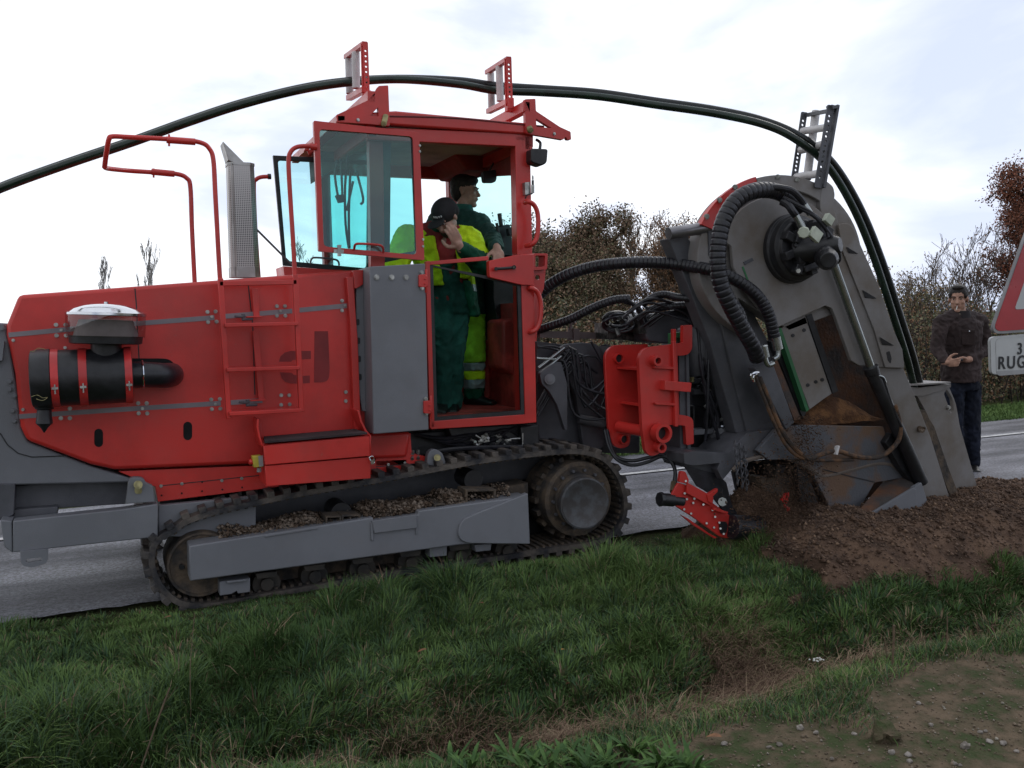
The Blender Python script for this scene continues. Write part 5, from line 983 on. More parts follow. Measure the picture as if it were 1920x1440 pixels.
for i, (x, y, Y) in enumerate(A):
    if i < 9: Bp.append((x, y+2, Y-.035))
    elif i < 12: Bp.append((x, y+(1, 6, 9)[i-9], Y-.05))
    elif i < 17: Bp.append((x, y+7, Y-.045))
    else: k = (i-16)/8; Bp.append((x-9-3*math.sin(k*2), y+5*(1-k), Y-.03))
for nm, pts, m_, r_, lb in (('cable_duct', A, PIPE, .029, 'black duct arching over the cab, uppermost and furthest right of the pair'), ('cable_duct', Bp, PIPEG, .027, 'black green-tinged duct arching over the cab, lower and left of the pair')):
    g = G(); g.tube([at(*p) for p in pts], r_, 16, 10); tag(obj(nm, g, m_), lb, 'duct', 'black ducts fed over the machine into the trench')
# ================================================================== ROAD SIGN on the right
YS = 4.05; SG = root('road_sign', 'red-bordered triangular warning sign above a white text panel, cut by the right edge', 'road sign', (at(2010,900,YS).x, YS+.05, -.1))
SW_ = mat('sign_white', (.46,.47,.47), .35, var=.04, vs=2); SR = mat('sign_red', (.38,.015,.02), .35, var=.05); SB = mat('sign_black', (.012,.012,.016), .4); SGR = mat('sign_edge_grey', (.28,.28,.29), .45)
# triangle: apex off to the right; left corner at (1862,625)
tri = [(1857,627),(2010,196),(2145,607)]
def inset(T, d):
    c = (sum(p[0] for p in T)/3, sum(p[1] for p in T)/3); return [(c[0]+(x-c[0])*(1-d), c[1]+(y-c[1])*(1-d)) for x, y in T]
def tp(T, r, Y, t, m, nm, par): g = G(); g.slab(pl(rp(T, r, 8), Y), (0,t,0)); return obj(nm, g, m, par)
T0 = tp(tri, 22, YS, .02, SGR, 'warning_triangle', SG); tp(inset(tri, .035), 18, YS-.003, .004, SR, 'red_border', T0); tp(inset(tri, .31), 6, YS-.006, .004, SW_, 'white_field', T0)
pan = [(1857,632),(2148,608),(2150,680),(1859,703)]
P0 = tp(pan, 10, YS, .02, SW_, 'text_panel', SG)
g = G(); q = rp(pan, 10, 6); g.slab(pl(q, YS-.002), (0,.004,0), [pl(rp(inset(pan, .012), 9, 6), YS-.002)]); obj('panel_rim', g, SGR, P0)
def text(s_, p, size, mt, par, name='lettering'):
    cu = bpy.data.curves.new(name, 'FONT'); cu.body = s_; cu.size = size; cu.extrude = .0015; cu.space_character = 1.25; cu.offset = size*.012; cu.align_x = 'LEFT'; cu.align_y = 'BOTTOM_BASELINE'
    o = bpy.data.objects.new(name, cu); COL.objects.link(o); dg = bpy.context.evaluated_depsgraph_get(); me = bpy.data.meshes.new_from_object(o.evaluated_get(dg)); bpy.data.objects.remove(o); bpy.data.curves.remove(cu)
    o = bpy.data.objects.new(name, me); COL.objects.link(o); me.materials.clear(); me.materials.append(mt); o.rotation_euler = (math.radians(90), 0, 0); o.location = p; o.parent = par; o.matrix_parent_inverse = Matrix.Translation(-WL[par.name]); WL[o.name] = V(p); return o
text("RUG", at(1871,692,YS-.004), .115, SB, P0)
text('3', at(1907,664,YS-.004), .105, SB, P0)
g = G(); g.cyl((at(2010,500,YS).x, YS+.05, -.35), (at(2010,500,YS).x, YS+.05, at(2010,230,YS).z), .04, n=20); obj('sign_post', g, GREYD, SG)
# ================================================================== PEOPLE
from mathutils import noise as mn
SKIN = mat('weathered_skin', (.44,.25,.18), .5, var=.08, vs=25, spec=.35); SKIN2 = mat('ruddy_skin', (.42,.25,.19), .5, var=.08, vs=25, spec=.35)
LIP = mat('lip', (.28,.11,.09), .5); EYEW = mat('eye_white', (.5,.48,.46), .3); EYED = mat('dark_iris', (.015,.01,.008), .2)
HAIR = mat('dark_hair', (.014,.010,.008), .6, vs=60, bump=.004, bs=180)
def capsule(g, a, b, ra, rb, n=16):
    a, b = V(a), V(b); L_ = (b-a).length or 1e-4
    pr = [(-ra/L_*math.cos(math.pi/2*k/4), ra*math.sin(math.pi/2*k/4)) for k in range(0, 4)]+[(0, ra), (.5, (ra+rb)/2), (1, rb)]+[(1+rb/L_*math.sin(math.pi/2*k/4), rb*math.cos(math.pi/2*k/4)) for k in range(1, 5)]
    return g.lathe(a, b, pr, n)
def chain(g, pts, rs):
    for i in range(len(pts)-1): capsule(g, pts[i], pts[i+1], rs[i], rs[i+1])
def loft(g, secs, n=24):
    g.rings([[V(c)+V(s)*math.cos(2*math.pi*i/n)+V(f)*math.sin(2*math.pi*i/n) for i in range(n)] for c, s, f in secs])
def remesh(name, g, vox, m, parent=None, sm=4, folds=0, ff=9):
    me = bpy.data.meshes.new('tmp'); me.from_pydata([tuple(p) for p in g.v], [], g.f); o = bpy.data.objects.new('tmp', me); COL.objects.link(o)
    r = o.modifiers.new('r', 'REMESH'); r.mode = 'VOXEL'; r.voxel_size = vox; s = o.modifiers.new('s', 'SMOOTH'); s.factor = .6; s.iterations = sm
    dg = bpy.context.evaluated_depsgraph_get(); me2 = bpy.data.meshes.new_from_object(o.evaluated_get(dg)); bpy.data.objects.remove(o); bpy.data.meshes.remove(me)
    nv = len(me2.vertices); co_ = np.empty(nv*3, np.float32); me2.vertices.foreach_get('co', co_); co_ = co_.reshape(-1, 3)
    if folds:
        no = np.empty(nv*3, np.float32); me2.vertices.foreach_get('normal', no); no = no.reshape(-1, 3)
        d = np.array([mn.noise((V(c)*ff)+V((0,0,2*mn.noise(V(c)*4)))) + .5*mn.noise(V(c)*ff*2.3) for c in co_]); d = -np.abs(d)+.25; co_ = co_+no*(d*folds)[:, None]
    lo, hi = co_.min(0), co_.max(0); c = V(((lo+hi)/2).tolist()); co_ = co_-np.array(c); me2.vertices.foreach_set('co', co_.astype(np.float32).ravel()); me2.name = name
    me2.materials.clear(); me2.materials.append(m); me2.polygons.foreach_set('use_smooth', [True]*len(me2.polygons)); me2.update()
    o = bpy.data.objects.new(name, me2); COL.objects.link(o); o.location = c; WL[o.name] = c
    if parent is not None: o.parent = parent; o.matrix_parent_inverse = Matrix.Translation(-WL[parent.name])
    return o
def frame(F, U=(0,0,1)):
    F = V(F).normalized(); S = V(U).cross(F).normalized(); return F, F.cross(S).normalized(), S     # face, up, their left
def head(g, c, F, U, S, k=1.):
    R = Matrix((S, F, U)).transposed(); c = V(c)
    g.sph(c+(U*.035-F*.015)*k, .076*k, .096*k, .086*k, rot=R); g.sph(c+(-U*.035+F*.03)*k, .060*k, .063*k, .078*k, rot=R)
    g.sph(c+(-U*.096+F*.066)*k, .027*k, .024*k, .02*k, rot=R)
    capsule(g, c+(U*.012+F*.084)*k, c+(-U*.026+F*.105)*k, .008*k, .0135*k)
    for s in (-1, 1):
        g.sph(c+(U*.024+F*.076+S*s*.03)*k, .026*k, .014*k, .009*k, rot=R); g.sph(c+(-U*.022+F*.066+S*s*.036)*k, .022*k, .02*k, .02*k, rot=R)
        g.sph(c+(-U*.005-F*.005+S*s*.075)*k, .009*k, .016*k, .027*k, rot=R)
    g.sph(c+(-U*.056+F*.086)*k, .024*k, .010*k, .012*k, rot=R)
def face_bits(par, c, F, U, S, k=1., skin=None):
    R = Matrix((S, F, U)).transposed(); c = V(c)
    for s in (-1, 1):
        g = G(); g.sph(c+(U*.009+F*.083+S*s*.031)*k, .0115*k, .006*k, .0042*k, rot=R); e_ = obj('eye', g, EYEW, par)
        g = G(); g.sph(c+(U*.009+F*.089+S*s*.031)*k, .0055*k, .004*k, .0052*k, rot=R); obj('iris', g, EYED, e_)
        g = G(); g.tube([c+(U*.026+F*.091+S*s*.012)*k, c+(U*.031+F*.091+S*s*.030)*k, c+(U*.026+F*.080+S*s*.048)*k], .0045*k, 6, 4); obj('eyebrow', g, HAIR, par)
    g = G(); g.tube([c+(-U*.053+F*.083-S*.022)*k, c+(-U*.052+F*.096)*k, c+(-U*.053+F*.083+S*.022)*k], .0045*k, 6, 5); obj('lips', g, LIP, par)
def hand(g, w, D, N_, T, curl=.5, k=1., thumb=.5, sp=.15):
    """w wrist, D along the hand, N_ out of the back of the hand, T towards the thumb side"""
    w, D, N_, T = V(w), V(D).normalized(), V(N_).normalized(), V(T).normalized(); R = Matrix((T, D, N_)).transposed()
    g.sph(w+D*.048*k, .042*k, .055*k, .017*k, rot=R); capsule(g, w-D*.02*k, w+D*.02*k, .027*k, .028*k)
    for i, (off, ln) in enumerate(((.031,.072), (.010,.080), (-.011,.074), (-.030,.058))):
        cu = curl[i] if isinstance(curl, (list, tuple)) else curl*(1+.12*i)
        p = w+(D*.088+T*off)*k; a = cu*.5; d = (D+T*(off*sp*30*.1)).normalized(); pts = [w+(D*.06+T*off*.9)*k, p]
        for s in (.42, .33, .25): dd = d*math.cos(a)-N_*math.sin(a); p = p+dd*ln*s*k; pts.append(p); a += cu*.9
        chain(g, pts, [.0105*k, .0098*k, .009*k, .0082*k, .007*k])
    p0 = w+(D*.022+T*.028)*k; d = (D*.6+T*.75-N_*.3*thumb).normalized(); p1 = p0+d*.042*k; d2 = (D*.85+T*.3-N_*.7*thumb).normalized(); p2 = p1+d2*.032*k; p3 = p2+(D*.9-N_*.8*thumb-T*.1).normalized()*.026*k
    chain(g, [p0, p1, p2, p3], [.016*k, .0125*k, .011*k, .0085*k])
def shoe(g, ank, fd, k=1.):
    fd = V((fd[0], fd[1], 0)).normalized(); s = V((fd.y, -fd.x, 0)); a = V(ank)
    loft(g, [(a-fd*.085-V((0,0,.055)), s*.030, V((0,0,.03))), (a-fd*.05-V((0,0,.045)), s*.042, V((0,0,.045))), (a+fd*.04-V((0,0,.045)), s*.045, V((0,0,.045))), (a+fd*.11-V((0,0,.06)), s*.050, V((0,0,.030))), (a+fd*.18-V((0,0,.068)), s*.040, V((0,0,.022)))]); capsule(g, a-V((0,0,.03)), a+V((0,0,.05)), .05, .046)
def figure(J, skin, k=1., hands=()):
    """continuous skin surface from the joints"""
    g = G(); F, U, S = J['hf']; head(g, J['head'], F, U, S, k); capsule(g, J['neck'], V(J['head'])-U*.05*k, .058*k, .054*k)
    sh = V(J['sl'])-V(J['sr']); sd_ = sh.normalized(); mid = (V(J['sl'])+V(J['sr']))/2; pel = V(J['pel']); fr_ = sd_.cross(V((0,0,1))).normalized()*-1; fr_ = V((0,0,1)).cross(sd_).normalized()
    loft(g, [(pel-V((0,0,.08)), sd_*.14, fr_*.10), (pel+V((0,0,.03)), sd_*.155, fr_*.11), (pel.lerp(mid, .4), sd_*.135, fr_*.10), (pel.lerp(mid, .75), sd_*.16, fr_*.115), (mid+V((0,0,.0)), sd_*.15, fr_*.095), (mid+V((0,0,.05)), sd_*.07, fr_*.06)])
    for s in 'lr':
        chain(g, [J['s'+s], J['e'+s], J['w'+s]], [.055, .042, .029]); chain(g, [mid.lerp(V(J['s'+s]), .5), J['s'+s]], [.07, .055])
        chain(g, [J['h'+s], J['k'+s], J['a'+s]], [.085, .055, .04]); 
    for h in hands: hand(g, *h[:4], **h[4])
    return remesh('person', g, .0055, skin, None, 3)
def torso(g, J, x=.03, hem=-.06, low=None, flare=1.):
    sh = V(J['sl'])-V(J['sr']); sd_ = sh.normalized(); mid = (V(J['sl'])+V(J['sr']))/2; pel = V(J['pel']); fr_ = V((0,0,1)).cross(sd_).normalized(); hw = sh.length/2
    loft(g, [(pel+V((0,0,hem)), sd_*(.155+x)*flare, fr_*(.115+x)*flare), (pel+V((0,0,hem+.1)), sd_*(.16+x)*flare, fr_*(.12+x)*flare), (pel.lerp(mid, .45), sd_*(.15+x), fr_*(.115+x)), (pel.lerp(mid, .78), sd_*(.17+x), fr_*(.125+x)), (mid, sd_*(hw-.01), fr_*(.095+x)), (mid+V((0,0,.05)), sd_*(hw*.55), fr_*(.07+x)), (mid+V((0,0,.09)), sd_*.075, fr_*.075)])
    for q in (J['sl'], J['sr']): chain(g, [mid+V((0,0,.055)), mid.lerp(V(q), .55)+V((0,0,.03)), V(q)], [.07+x*.5, .062+x*.5, .055+x*.5])
# ---- man on the road -------------------------------------------------
JK = mat('brown_grey_jacket', (.052,.037,.036), .85, var=.15, vs=5, bump=.003, bs=90, spec=.2); JEAN = mat('dark_denim', (.014,.018,.032), .85, var=.2, vs=9, bump=.002, bs=150, spec=.2); SHOE = mat('black_leather', (.012,.011,.011), .4)
YM = 6.30
def m3(x, y, dY=0): return at(x, y, YM+dY)
F, U, S = frame((-.88,-.60,-.10))
cdir = V((-.80,-.60,0)).normalized(); side = V((0,0,1)).cross(cdir)     # their left
J = dict(head=m3(1797,561), hf=(F,U,S), neck=m3(1799,590), sl=m3(1838,604)+cdir*-.02, sr=m3(1764,605)-cdir*.02, el=m3(1851,655)+cdir*.02, er=m3(1757,655)+cdir*.03, wl=m3(1817,672)+cdir*.27, wr=m3(1777,677)+cdir*.27, pel=m3(1802,712), hl=m3(1818,725), hr=m3(1788,725), kl=m3(1823,800)+cdir*.06, kr=m3(1789,797), al=m3(1824,868), ar=m3(1798,868))
dl = (V(J['wl'])-V(J['el'])).normalized(); dr = (V(J['wr'])-V(J['er'])).normalized()
hl = (J['wl'], -side*.8+cdir*.35, cdir*.3+V((0,0,.6))-side*.2, V((0,0,.5))+cdir*.8, dict(curl=.75, thumb=.6)); hr = (J['wr'], side*.85+cdir*.35, V((0,0,-.35))+cdir*.9, V((0,0,1)), dict(curl=.7, thumb=.7))
b = figure(J, SKIN, 1.08, [hl, hr]); tag(b, 'man in dark brown jacket and jeans standing on the road holding a phone', 'person'); PM = b
face_bits(PM, J['head'], *J['hf'], 1.08)
g = G(); R = Matrix((S, F, U)).transposed(); c = V(J['head']); g.sph(c+U*.070-F*.020, .087, .102, .076, rot=R); g.sph(c+U*.015-F*.060, .086, .06, .085, rot=R); g.sph(c+U*.040-F*.005, .088, .045, .055, rot=R); [g.sph(c+U*.045+F*.040+S*.066*s_, .016, .03, .04, rot=R) for s_ in (-1, 1)]; g.sph(c+U*.118+F*.055, .055, .035, .022, rot=R)
remesh('hair', g, .006, HAIR, PM, 2, .006, 60)
g = G(); torso(g, J, .045, -.02); 
for s in 'lr': chain(g, [J['s'+s], J['e'+s], V(J['e'+s]).lerp(V(J['w'+s]), .86)], [.074, .062, .047])
jk = remesh('jacket', g, .009, JK, PM, 4, .022, 11)
g = G(); n0 = V(J['neck']); loft(g, [(n0-V((0,0,.06)), side*.115, cdir*.10), (n0+V((0,0,.035)), side*.092, cdir*.088), (n0+V((0,0,.035)), side*.070, cdir*.065), (n0-V((0,0,.04)), side*.06, cdir*.055)]); obj('jacket_collar', g, mat('collar_dark', (.025,.02,.022), .9), jk, smooth_=60)
g = G(); p = n0+cdir*.085; g.tube([p-V((0,0,.02)), p-V((0,0,.10))+cdir*.035], .004, 6, 0); obj('jacket_zip', g, ZINC, jk)
for s in (-1, 1):
    q = n0+cdir*(.155)+side*(.085*s)-V((0,0,.16)); Rz = Matrix((side, cdir, V((0,0,1)))).transposed(); g = G(); g.box(q, .12,.02,.035, Rz); g.box(q-V((0,0,.07)), .115,.014,.12, Rz); pk = obj('chest_pocket', g, JK, jk, bev=.006)
    g = G(); g.sph(q+cdir*.013+side*.01*s, .008); obj('snap_button', g, CHROME, pk)
g = G(); loft(g, [(n0-V((0,0,.055))+cdir*.085, side*.022, cdir*.02), (n0-V((0,0,.01))+cdir*.05, side*.045, cdir*.045), (n0+V((0,0,.04))+cdir*.022, side*.064, cdir*.064), (n0+V((0,0,.03))+cdir*.005, side*.055, cdir*.054)]); obj('shirt_collar', g, mat('tan_shirt', (.24,.19,.14), .8), PM, smooth_=60)
g = G(); loft(g, [(V(J['pel'])-V((0,0,.10)), side*.165, cdir*.125), (V(J['pel'])+V((0,0,.06)), side*.16, cdir*.12)])
for s in 'lr': chain(g, [J['h'+s], J['k'+s], V(J['a'+s])-V((0,0,.0))], [.105, .078, .066])
remesh('jeans', g, .009, JEAN, PM, 3, .02, 10)
for s, a in (('l', cdir+side*.25), ('r', cdir-side*.2)): g = G(); shoe(g, V(J['a'+s])-V((0,0,.0)), a); remesh('shoe', g, .007, SHOE, PM, 2)
g = G(); ph = (V(J['wl'])+V(J['wr']))/2+cdir*.07+V((0,0,.015)); g.box(ph, .11,.055,.010, Matrix((side, (cdir+V((0,0,.4))).normalized(), (V((0,0,1))-cdir*.4).normalized())).transposed()); tag(obj('mobile_phone', g, mat('phone_grey', (.1,.1,.11), .2), None, bev=.003), 'small dark phone held in both hands of the man in brown', 'phone')
g = G(); cg = V(J['head'])-U*.052+F*.095; g.cyl(cg, cg+F*.075-U*.035, .004, n=10); tag(obj('cigarette', g, mat('cigarette_paper', (.6,.58,.54), .8), None), 'lit white cigarette in the mouth of the man in brown', 'cigarette')
# ---- workers in the cab ---------------------------------------------
DG = mat('dark_green_workwear', (.024,.10,.082), .8, var=.2, vs=6, bump=.003, bs=110, spec=.25); MG = mat('mid_green_workwear', (.006,.085,.045), .8, var=.15, vs=6, bump=.003, bs=110, spec=.25)
HV = mat('hi_vis_yellow', (.62,.88,.02), .75, var=.1, vs=7, bump=.003, bs=90, spec=.2); HVG = mat('hi_vis_lime_trousers', (.34,.72,.04), .75, var=.15, vs=7, bump=.003, bs=90, spec=.2); REF = mat('reflective_grey_band', (.30,.36,.37), .35, .2); SHIRT = mat('red_shirt', (.28,.03,.03), .9, var=.15, vs=9, bump=.002, bs=120); CAP = mat('black_cap_cloth', (.012,.011,.013), .85, bump=.001, bs=200)
cam_d = -V((math.sin(YAW), math.cos(YAW), 0))          # towards the camera
rr_ = V((math.cos(YAW), -math.sin(YAW), 0))
Y1 = 5.98
def a1(x, y, dY=0): return at(x, y, Y1+dY)
F, U, S = frame(cam_d*.75-rr_*.50-V((0,0,.85)))
J = dict(head=a1(836,408,-.12), hf=(F,U,S), neck=a1(838,434,-.02), sl=a1(880,447,-.02), sr=a1(764,446,.10), el=a1(905,497,-.15), er=a1(742,500,.0), wl=a1(862,462,-.30), wr=a1(775,560,-.1), pel=a1(843,565,.12), hl=a1(856,575,.12), hr=a1(830,575,.12), kl=a1(851,668,.02), kr=a1(830,668,0), al=a1(850,752,.05), ar=a1(829,752,.0))
hd = (a1(843,424,-.33)-V(J['wl'])); h1 = (J['wl'], hd, cam_d+rr_*.3, -rr_*.6+V((0,0,-.6)), dict(curl=[.35,.3,.35,.45], thumb=.7, sp=.5, k=1.05))
b = figure(J, SKIN2, 1.0, [h1, (J['wr'], V((0,0,-1)), cam_d, -rr_, dict(curl=.5))]); PA = b
tag(PA, 'capped worker in yellow and green jacket stooping in the cab doorway, hand over face', 'person')
face_bits(PA, J['head'], *J['hf'])
R = Matrix((S, F, U)).transposed(); c = V(J['head']); g = G(); g.sph(c+U*.045-F*.015, .088, .108, .084, rot=R); g.sph(c+U*.015-F*.05, .085, .066, .065, rot=R); g.sph(c+U*.04+F*.115, .068, .06, .009, rot=R); g.sph(c+U*.130-F*.015, .009)
cp = remesh('baseball_cap', g, .006, CAP, PA, 2)
g = G(); q = c+U*.075+F*.085+S*.02
for k in range(5): g.box(q+S*(-.03+k*.015)-F*(abs(k-2)*.004-.012), .008,.006,.012, R)
obj('cap_badge', g, mat('pale_badge', (.5,.5,.5), .6), cp)
g = G(); g.sph(c-U*.075+F*.055, .052, .045, .045, rot=R); remesh('beard', g, .006, HAIR, PA, 2)
g = G(); torso(g, J, .005, .0); remesh('shirt', g, .009, SHIRT, PA, 3, .02, 10)
# jacket: body hangs open at the front, dark-green base with yellow shoulders
sd_ = (V(J['sl'])-V(J['sr'])).normalized(); frn = V((0,0,1)).cross(sd_).normalized(); mid = (V(J['sl'])+V(J['sr']))/2; pel = V(J['pel'])
def open_shell(x, z0, z1, a0, a1_, th=.018):             # part of a torso shell between two heights and two angles (degrees, 0 = their left, 90 = front)
    g = G(); secs = []; n = 14; m = 8; grid_ = []
    for j in range(m+1):
        t = z0+(z1-z0)*j/m; c = pel.lerp(mid, t); hw = .155+(.045 if t > .6 else 0)*min(1, (t-.6)/.3)+x; fd = .115+x; row = []
        if t > .92: hw *= .93
        for i in range(n+1): a = math.radians(a0+(a1_-a0)*i/n); row.append(c+sd_*hw*math.cos(a)+frn*fd*math.sin(a))
        grid_.append(row)
    vs = [p for r in grid_ for p in r]; k = len(vs); ctr = [pel.lerp(mid, z0+(z1-z0)*j/m) for j in range(m+1) for _ in range(n+1)]; vs += [p+(c-p).normalized()*th for p, c in zip(vs, ctr)]; w_ = n+1; fs = []
    for j in range(m):
        for i in range(n): a = j*w_+i; fs += [(a, a+1, a+w_+1, a+w_), (a+k+w_, a+k+w_+1, a+k+1, a+k)]
    for i in range(n): fs += [(i+k, i+1+k, i+1, i), (m*w_+i, m*w_+i+1, m*w_+i+1+k, m*w_+i+k)]
    for j in range(m): fs += [(j*w_, (j+1)*w_, (j+1)*w_+k, j*w_+k), (j*w_+n+k, (j+1)*w_+n+k, (j+1)*w_+n, j*w_+n)]
    return g.add(vs, fs)
g = G(); chain(g, [J['sl'], J['el']], [.088,.078]); chain(g, [mid.lerp(V(J['sl']), .55)+V((0,0,.02)), J['sl']], [.075,.08]); g2 = open_shell(.04, .35, 1.0, -60, 62, .03); g.add(g2.v, g2.f)
jk = remesh('hi_vis_jacket', g, .009, HV, PA, 4, .022, 11)
g = G(); chain(g, [J['sr'], J['er']], [.095,.08]); chain(g, [mid.lerp(V(J['sr']), .5), J['sr']], [.08,.09]); g2 = open_shell(.05, .25, 1.0, 128, 260, .03); g.add(g2.v, g2.f); remesh('jacket_right_half', g, .009, HV, PA, 4, .022, 11).name = 'jacket_half'
g = G(); chain(g, [V(J['el'])+V((0,0,-.005)), V(J['el']).lerp(V(J['wl']), .35), V(J['el']).lerp(V(J['wl']), .88)], [.086,.068,.048]); chain(g, [V(J['sl']).lerp(V(J['el']), .86), J['el']], [.083,.088]); remesh('green_sleeve', g, .008, MG, PA, 4, .018, 12)
g = G(); chain(g, [mid+V((0,0,.06))+frn*-.04, mid+V((0,0,.03))+sd_*.09], [.06,.05]); remesh('jacket_yoke', g, .009, MG, PA, 3); g = G(); g2 = open_shell(.045, -.25, .33, -50, 75, .03); g.add(g2.v, g2.f); remesh('jacket_lower_panel', g, .009, MG, PA, 4, .02, 11)
g = open_shell(.052, .16, .27, -30, 74, .03); obj('reflective_band', g, REF, jk, smooth_=60)
g = open_shell(.051, .27, .40, -30, 74, .03); obj('yellow_hem_band', g, HV, jk, smooth_=60)
g = G(); loft(g, [(V(J['el'])+(V(J['el'])-V(J['sl'])).normalized()*.02+rr_*.05-frn*.0, V((0,0,.085)), frn*.06), (V(J['el'])+rr_*.085+V((0,0,-.02)), V((0,0,.06)), frn*.045)]); remesh('elbow_band', g, .008, REF, PA, 3)
g = G(); loft(g, [(pel-V((0,0,.08)), sd_*.16, frn*.13), (pel+V((0,0,.08)), sd_*.165, frn*.14), (pel.lerp(mid, .62), sd_*.16, frn*.14)])
for s in 'lr': chain(g, [J['h'+s], J['k'+s], V(J['a'+s])-V((0,0,.01))], [.10,.076,.066])
remesh('work_trousers', g, .009, DG, PA, 3, .028, 9)
for s in 'lr': g = G(); shoe(g, J['a'+s], cam_d); remesh('boot', g, .008, SHOE, PA, 2)
# second worker, behind, looking back towards the boom
Y2_ = 6.42
def a2(x, y, dY=0): return at(x, y, Y2_+dY)
F, U, S = frame(rr_*.96+cam_d*.22-V((0,0,.05)))
J = dict(head=a2(873,360), hf=(F,U,S), neck=a2(868,393), sr=a2(898,421,-.12), sl=a2(822,418,.15), er=a2(922,448,-.35), el=a2(800,475,.15), wr=a2(932,466,-.68), wl=a2(815,540,.1), pel=a2(868,560,.05), hl=a2(858,572,.1), hr=a2(885,572,-.02), kl=a2(862,668,.12), kr=a2(888,665,-.14), al=a2(866,742,.15), ar=a2(889,738,-.12))
h2 = (J['wr'], cam_d*.5+V((0,0,-.7))+rr_*.1, rr_*.2+cam_d*.8+V((0,0,.5)), -rr_, dict(curl=.75, thumb=.4, k=1.05))
b = figure(J, SKIN2, 1.0, [h2, (J['wl'], V((0,0,-1)), cam_d, -rr_, dict(curl=.5))]); PB = b
tag(PB, 'bareheaded worker in dark green jacket behind the capped man, looking right', 'person')
face_bits(PB, J['head'], *J['hf'])
R = Matrix((S, F, U)).transposed(); c = V(J['head']); g = G(); g.sph(c+U*.058-F*.022, .083, .103, .076, rot=R); g.sph(c+U*.01-F*.055, .08, .062, .085, rot=R); g.sph(c+U*.085+F*.045, .06, .05, .035, rot=R); remesh('hair', g, .006, HAIR, PB, 2, .005, 60)
g = G(); torso(g, J, .035, -.10)
for s in 'lr': chain(g, [J['s'+s], J['e'+s], V(J['e'+s]).lerp(V(J['w'+s]), .88)], [.088,.07,.052])
jb = remesh('work_jacket', g, .009, mat('dark_green_jacket', (.020,.062,.052), .8, var=.15, vs=6, bump=.003, bs=110, spec=.25), PB, 4, .022, 11)
g = G(); loft(g, [(V(J['neck'])-V((0,0,.03)), F*.085, S*.08), (V(J['neck'])+V((0,0,.035)), F*.072, S*.070), (V(J['neck'])+V((0,0,.035)), F*.058, S*.056), (V(J['neck'])-V((0,0,.03)), F*.06, S*.06)]); obj('jacket_collar', g, DG, jb, smooth_=60)
def leg_part(nm, t0, t1, m_, grow=0, s='r'):
    k_, a_ = V(J['k'+s]), V(J['a'+s]); h_ = V(J['h'+s]); P = lambda t: h_.lerp(k_, t*2) if t < .5 else k_.lerp(a_, t*2-1); rad = lambda t: .100-.024*t+grow
    g = G(); n = 6; loft(g, [(P(t0+(t1-t0)*i/n), rr_*rad(t0+(t1-t0)*i/n), cam_d*rad(t0+(t1-t0)*i/n)) for i in range(n+1)]); return remesh(nm, g, .008, m_, PB, 3, .018, 10)
leg_part('trouser_top', -.05, .10, DG); leg_part('hi_vis_trouser_leg', .09, .60, HVG); leg_part('reflective_band', .60, .70, REF, .002); leg_part('hi_vis_trouser_band', .70, .81, HV); leg_part('reflective_band', .81, .93, REF, .002); leg_part('trouser_cuff', .93, 1.06, MG)
leg_part('hi_vis_trouser_leg', -.05, 1.0, DG, 0, 'l')
for s, f in (('r', rr_*.8+cam_d*.5), ('l', rr_)): g = G(); shoe(g, J['a'+s], f); remesh('boot', g, .008, SHOE, PB, 2)
# ================================================================== GRASS
def gm(name, c, c2, tr=.0): return mat(name, c, .75, vs=1.7, col2=c2, mix=(.35,.65), spec=.12)
GB = [gm('grass_green', (.082,.14,.040), (.052,.10,.033)), gm('grass_blue_green', (.080,.132,.064), (.050,.095,.050)), gm('grass_light', (.15,.23,.070), (.095,.16,.050)), gm('grass_straw', (.34,.26,.17), (.20,.14,.09)), gm('grass_dead_brown', (.19,.12,.085), (.11,.068,.05))]
def blades(name, X, Y, H, W, bend, dirn, mi, label, zf=gz, parent=None, kind='stuff'):
    n = len(X); Z = zf(X, Y); D = np.stack([np.cos(dirn), np.sin(dirn)], 1); a2 = dirn+rng.normal(0, .5, n); S_ = np.stack([-np.sin(a2), np.cos(a2)], 1); tilt = rng.uniform(0, .25, n)
    ts = np.array([0, .38, .74, 1.0]); vs = []
    for k, t in enumerate(ts):
        h = H*t*(1-.45*bend*t*t)-H*.25*np.clip(bend-.8, 0, 1)*t**3; r = H*(tilt*t+bend*.75*t*t); c = np.stack([X+D[:, 0]*r, Y+D[:, 1]*r, Z-.01+h], 1)
        w_ = W*(1, .95, .62, 0)[k]
        if k < 3: o = np.stack([S_[:, 0]*w_/2, S_[:, 1]*w_/2, np.zeros(n)], 1); vs += [c-o, c+o]
        else: vs.append(c)
    v = np.stack(vs, 1).reshape(-1, 3); b = np.arange(n)*7
    q = np.concatenate([np.stack([b, b+1, b+3, b+2], 1), np.stack([b+2, b+3, b+5, b+4], 1)]); t = np.stack([b+4, b+5, b+6], 1)
    o = npmesh(name, v, q, t, GB, np.concatenate([mi, mi]), mi, parent, smooth_=True)
    if label: tag(o, label, 'grass', kind=kind)
    return o
def clumps(X, Y, sz, strength=1.):                     # outward lean from the nearest tuft centre
    cx, cy = np.floor(X/sz), np.floor(Y/sz); px = (cx+.2+.6*hsh(cx, cy))*sz; py = (cy+.2+.6*hsh(cx+9, cy+4))*sz
    return np.arctan2(Y-py, X-px)
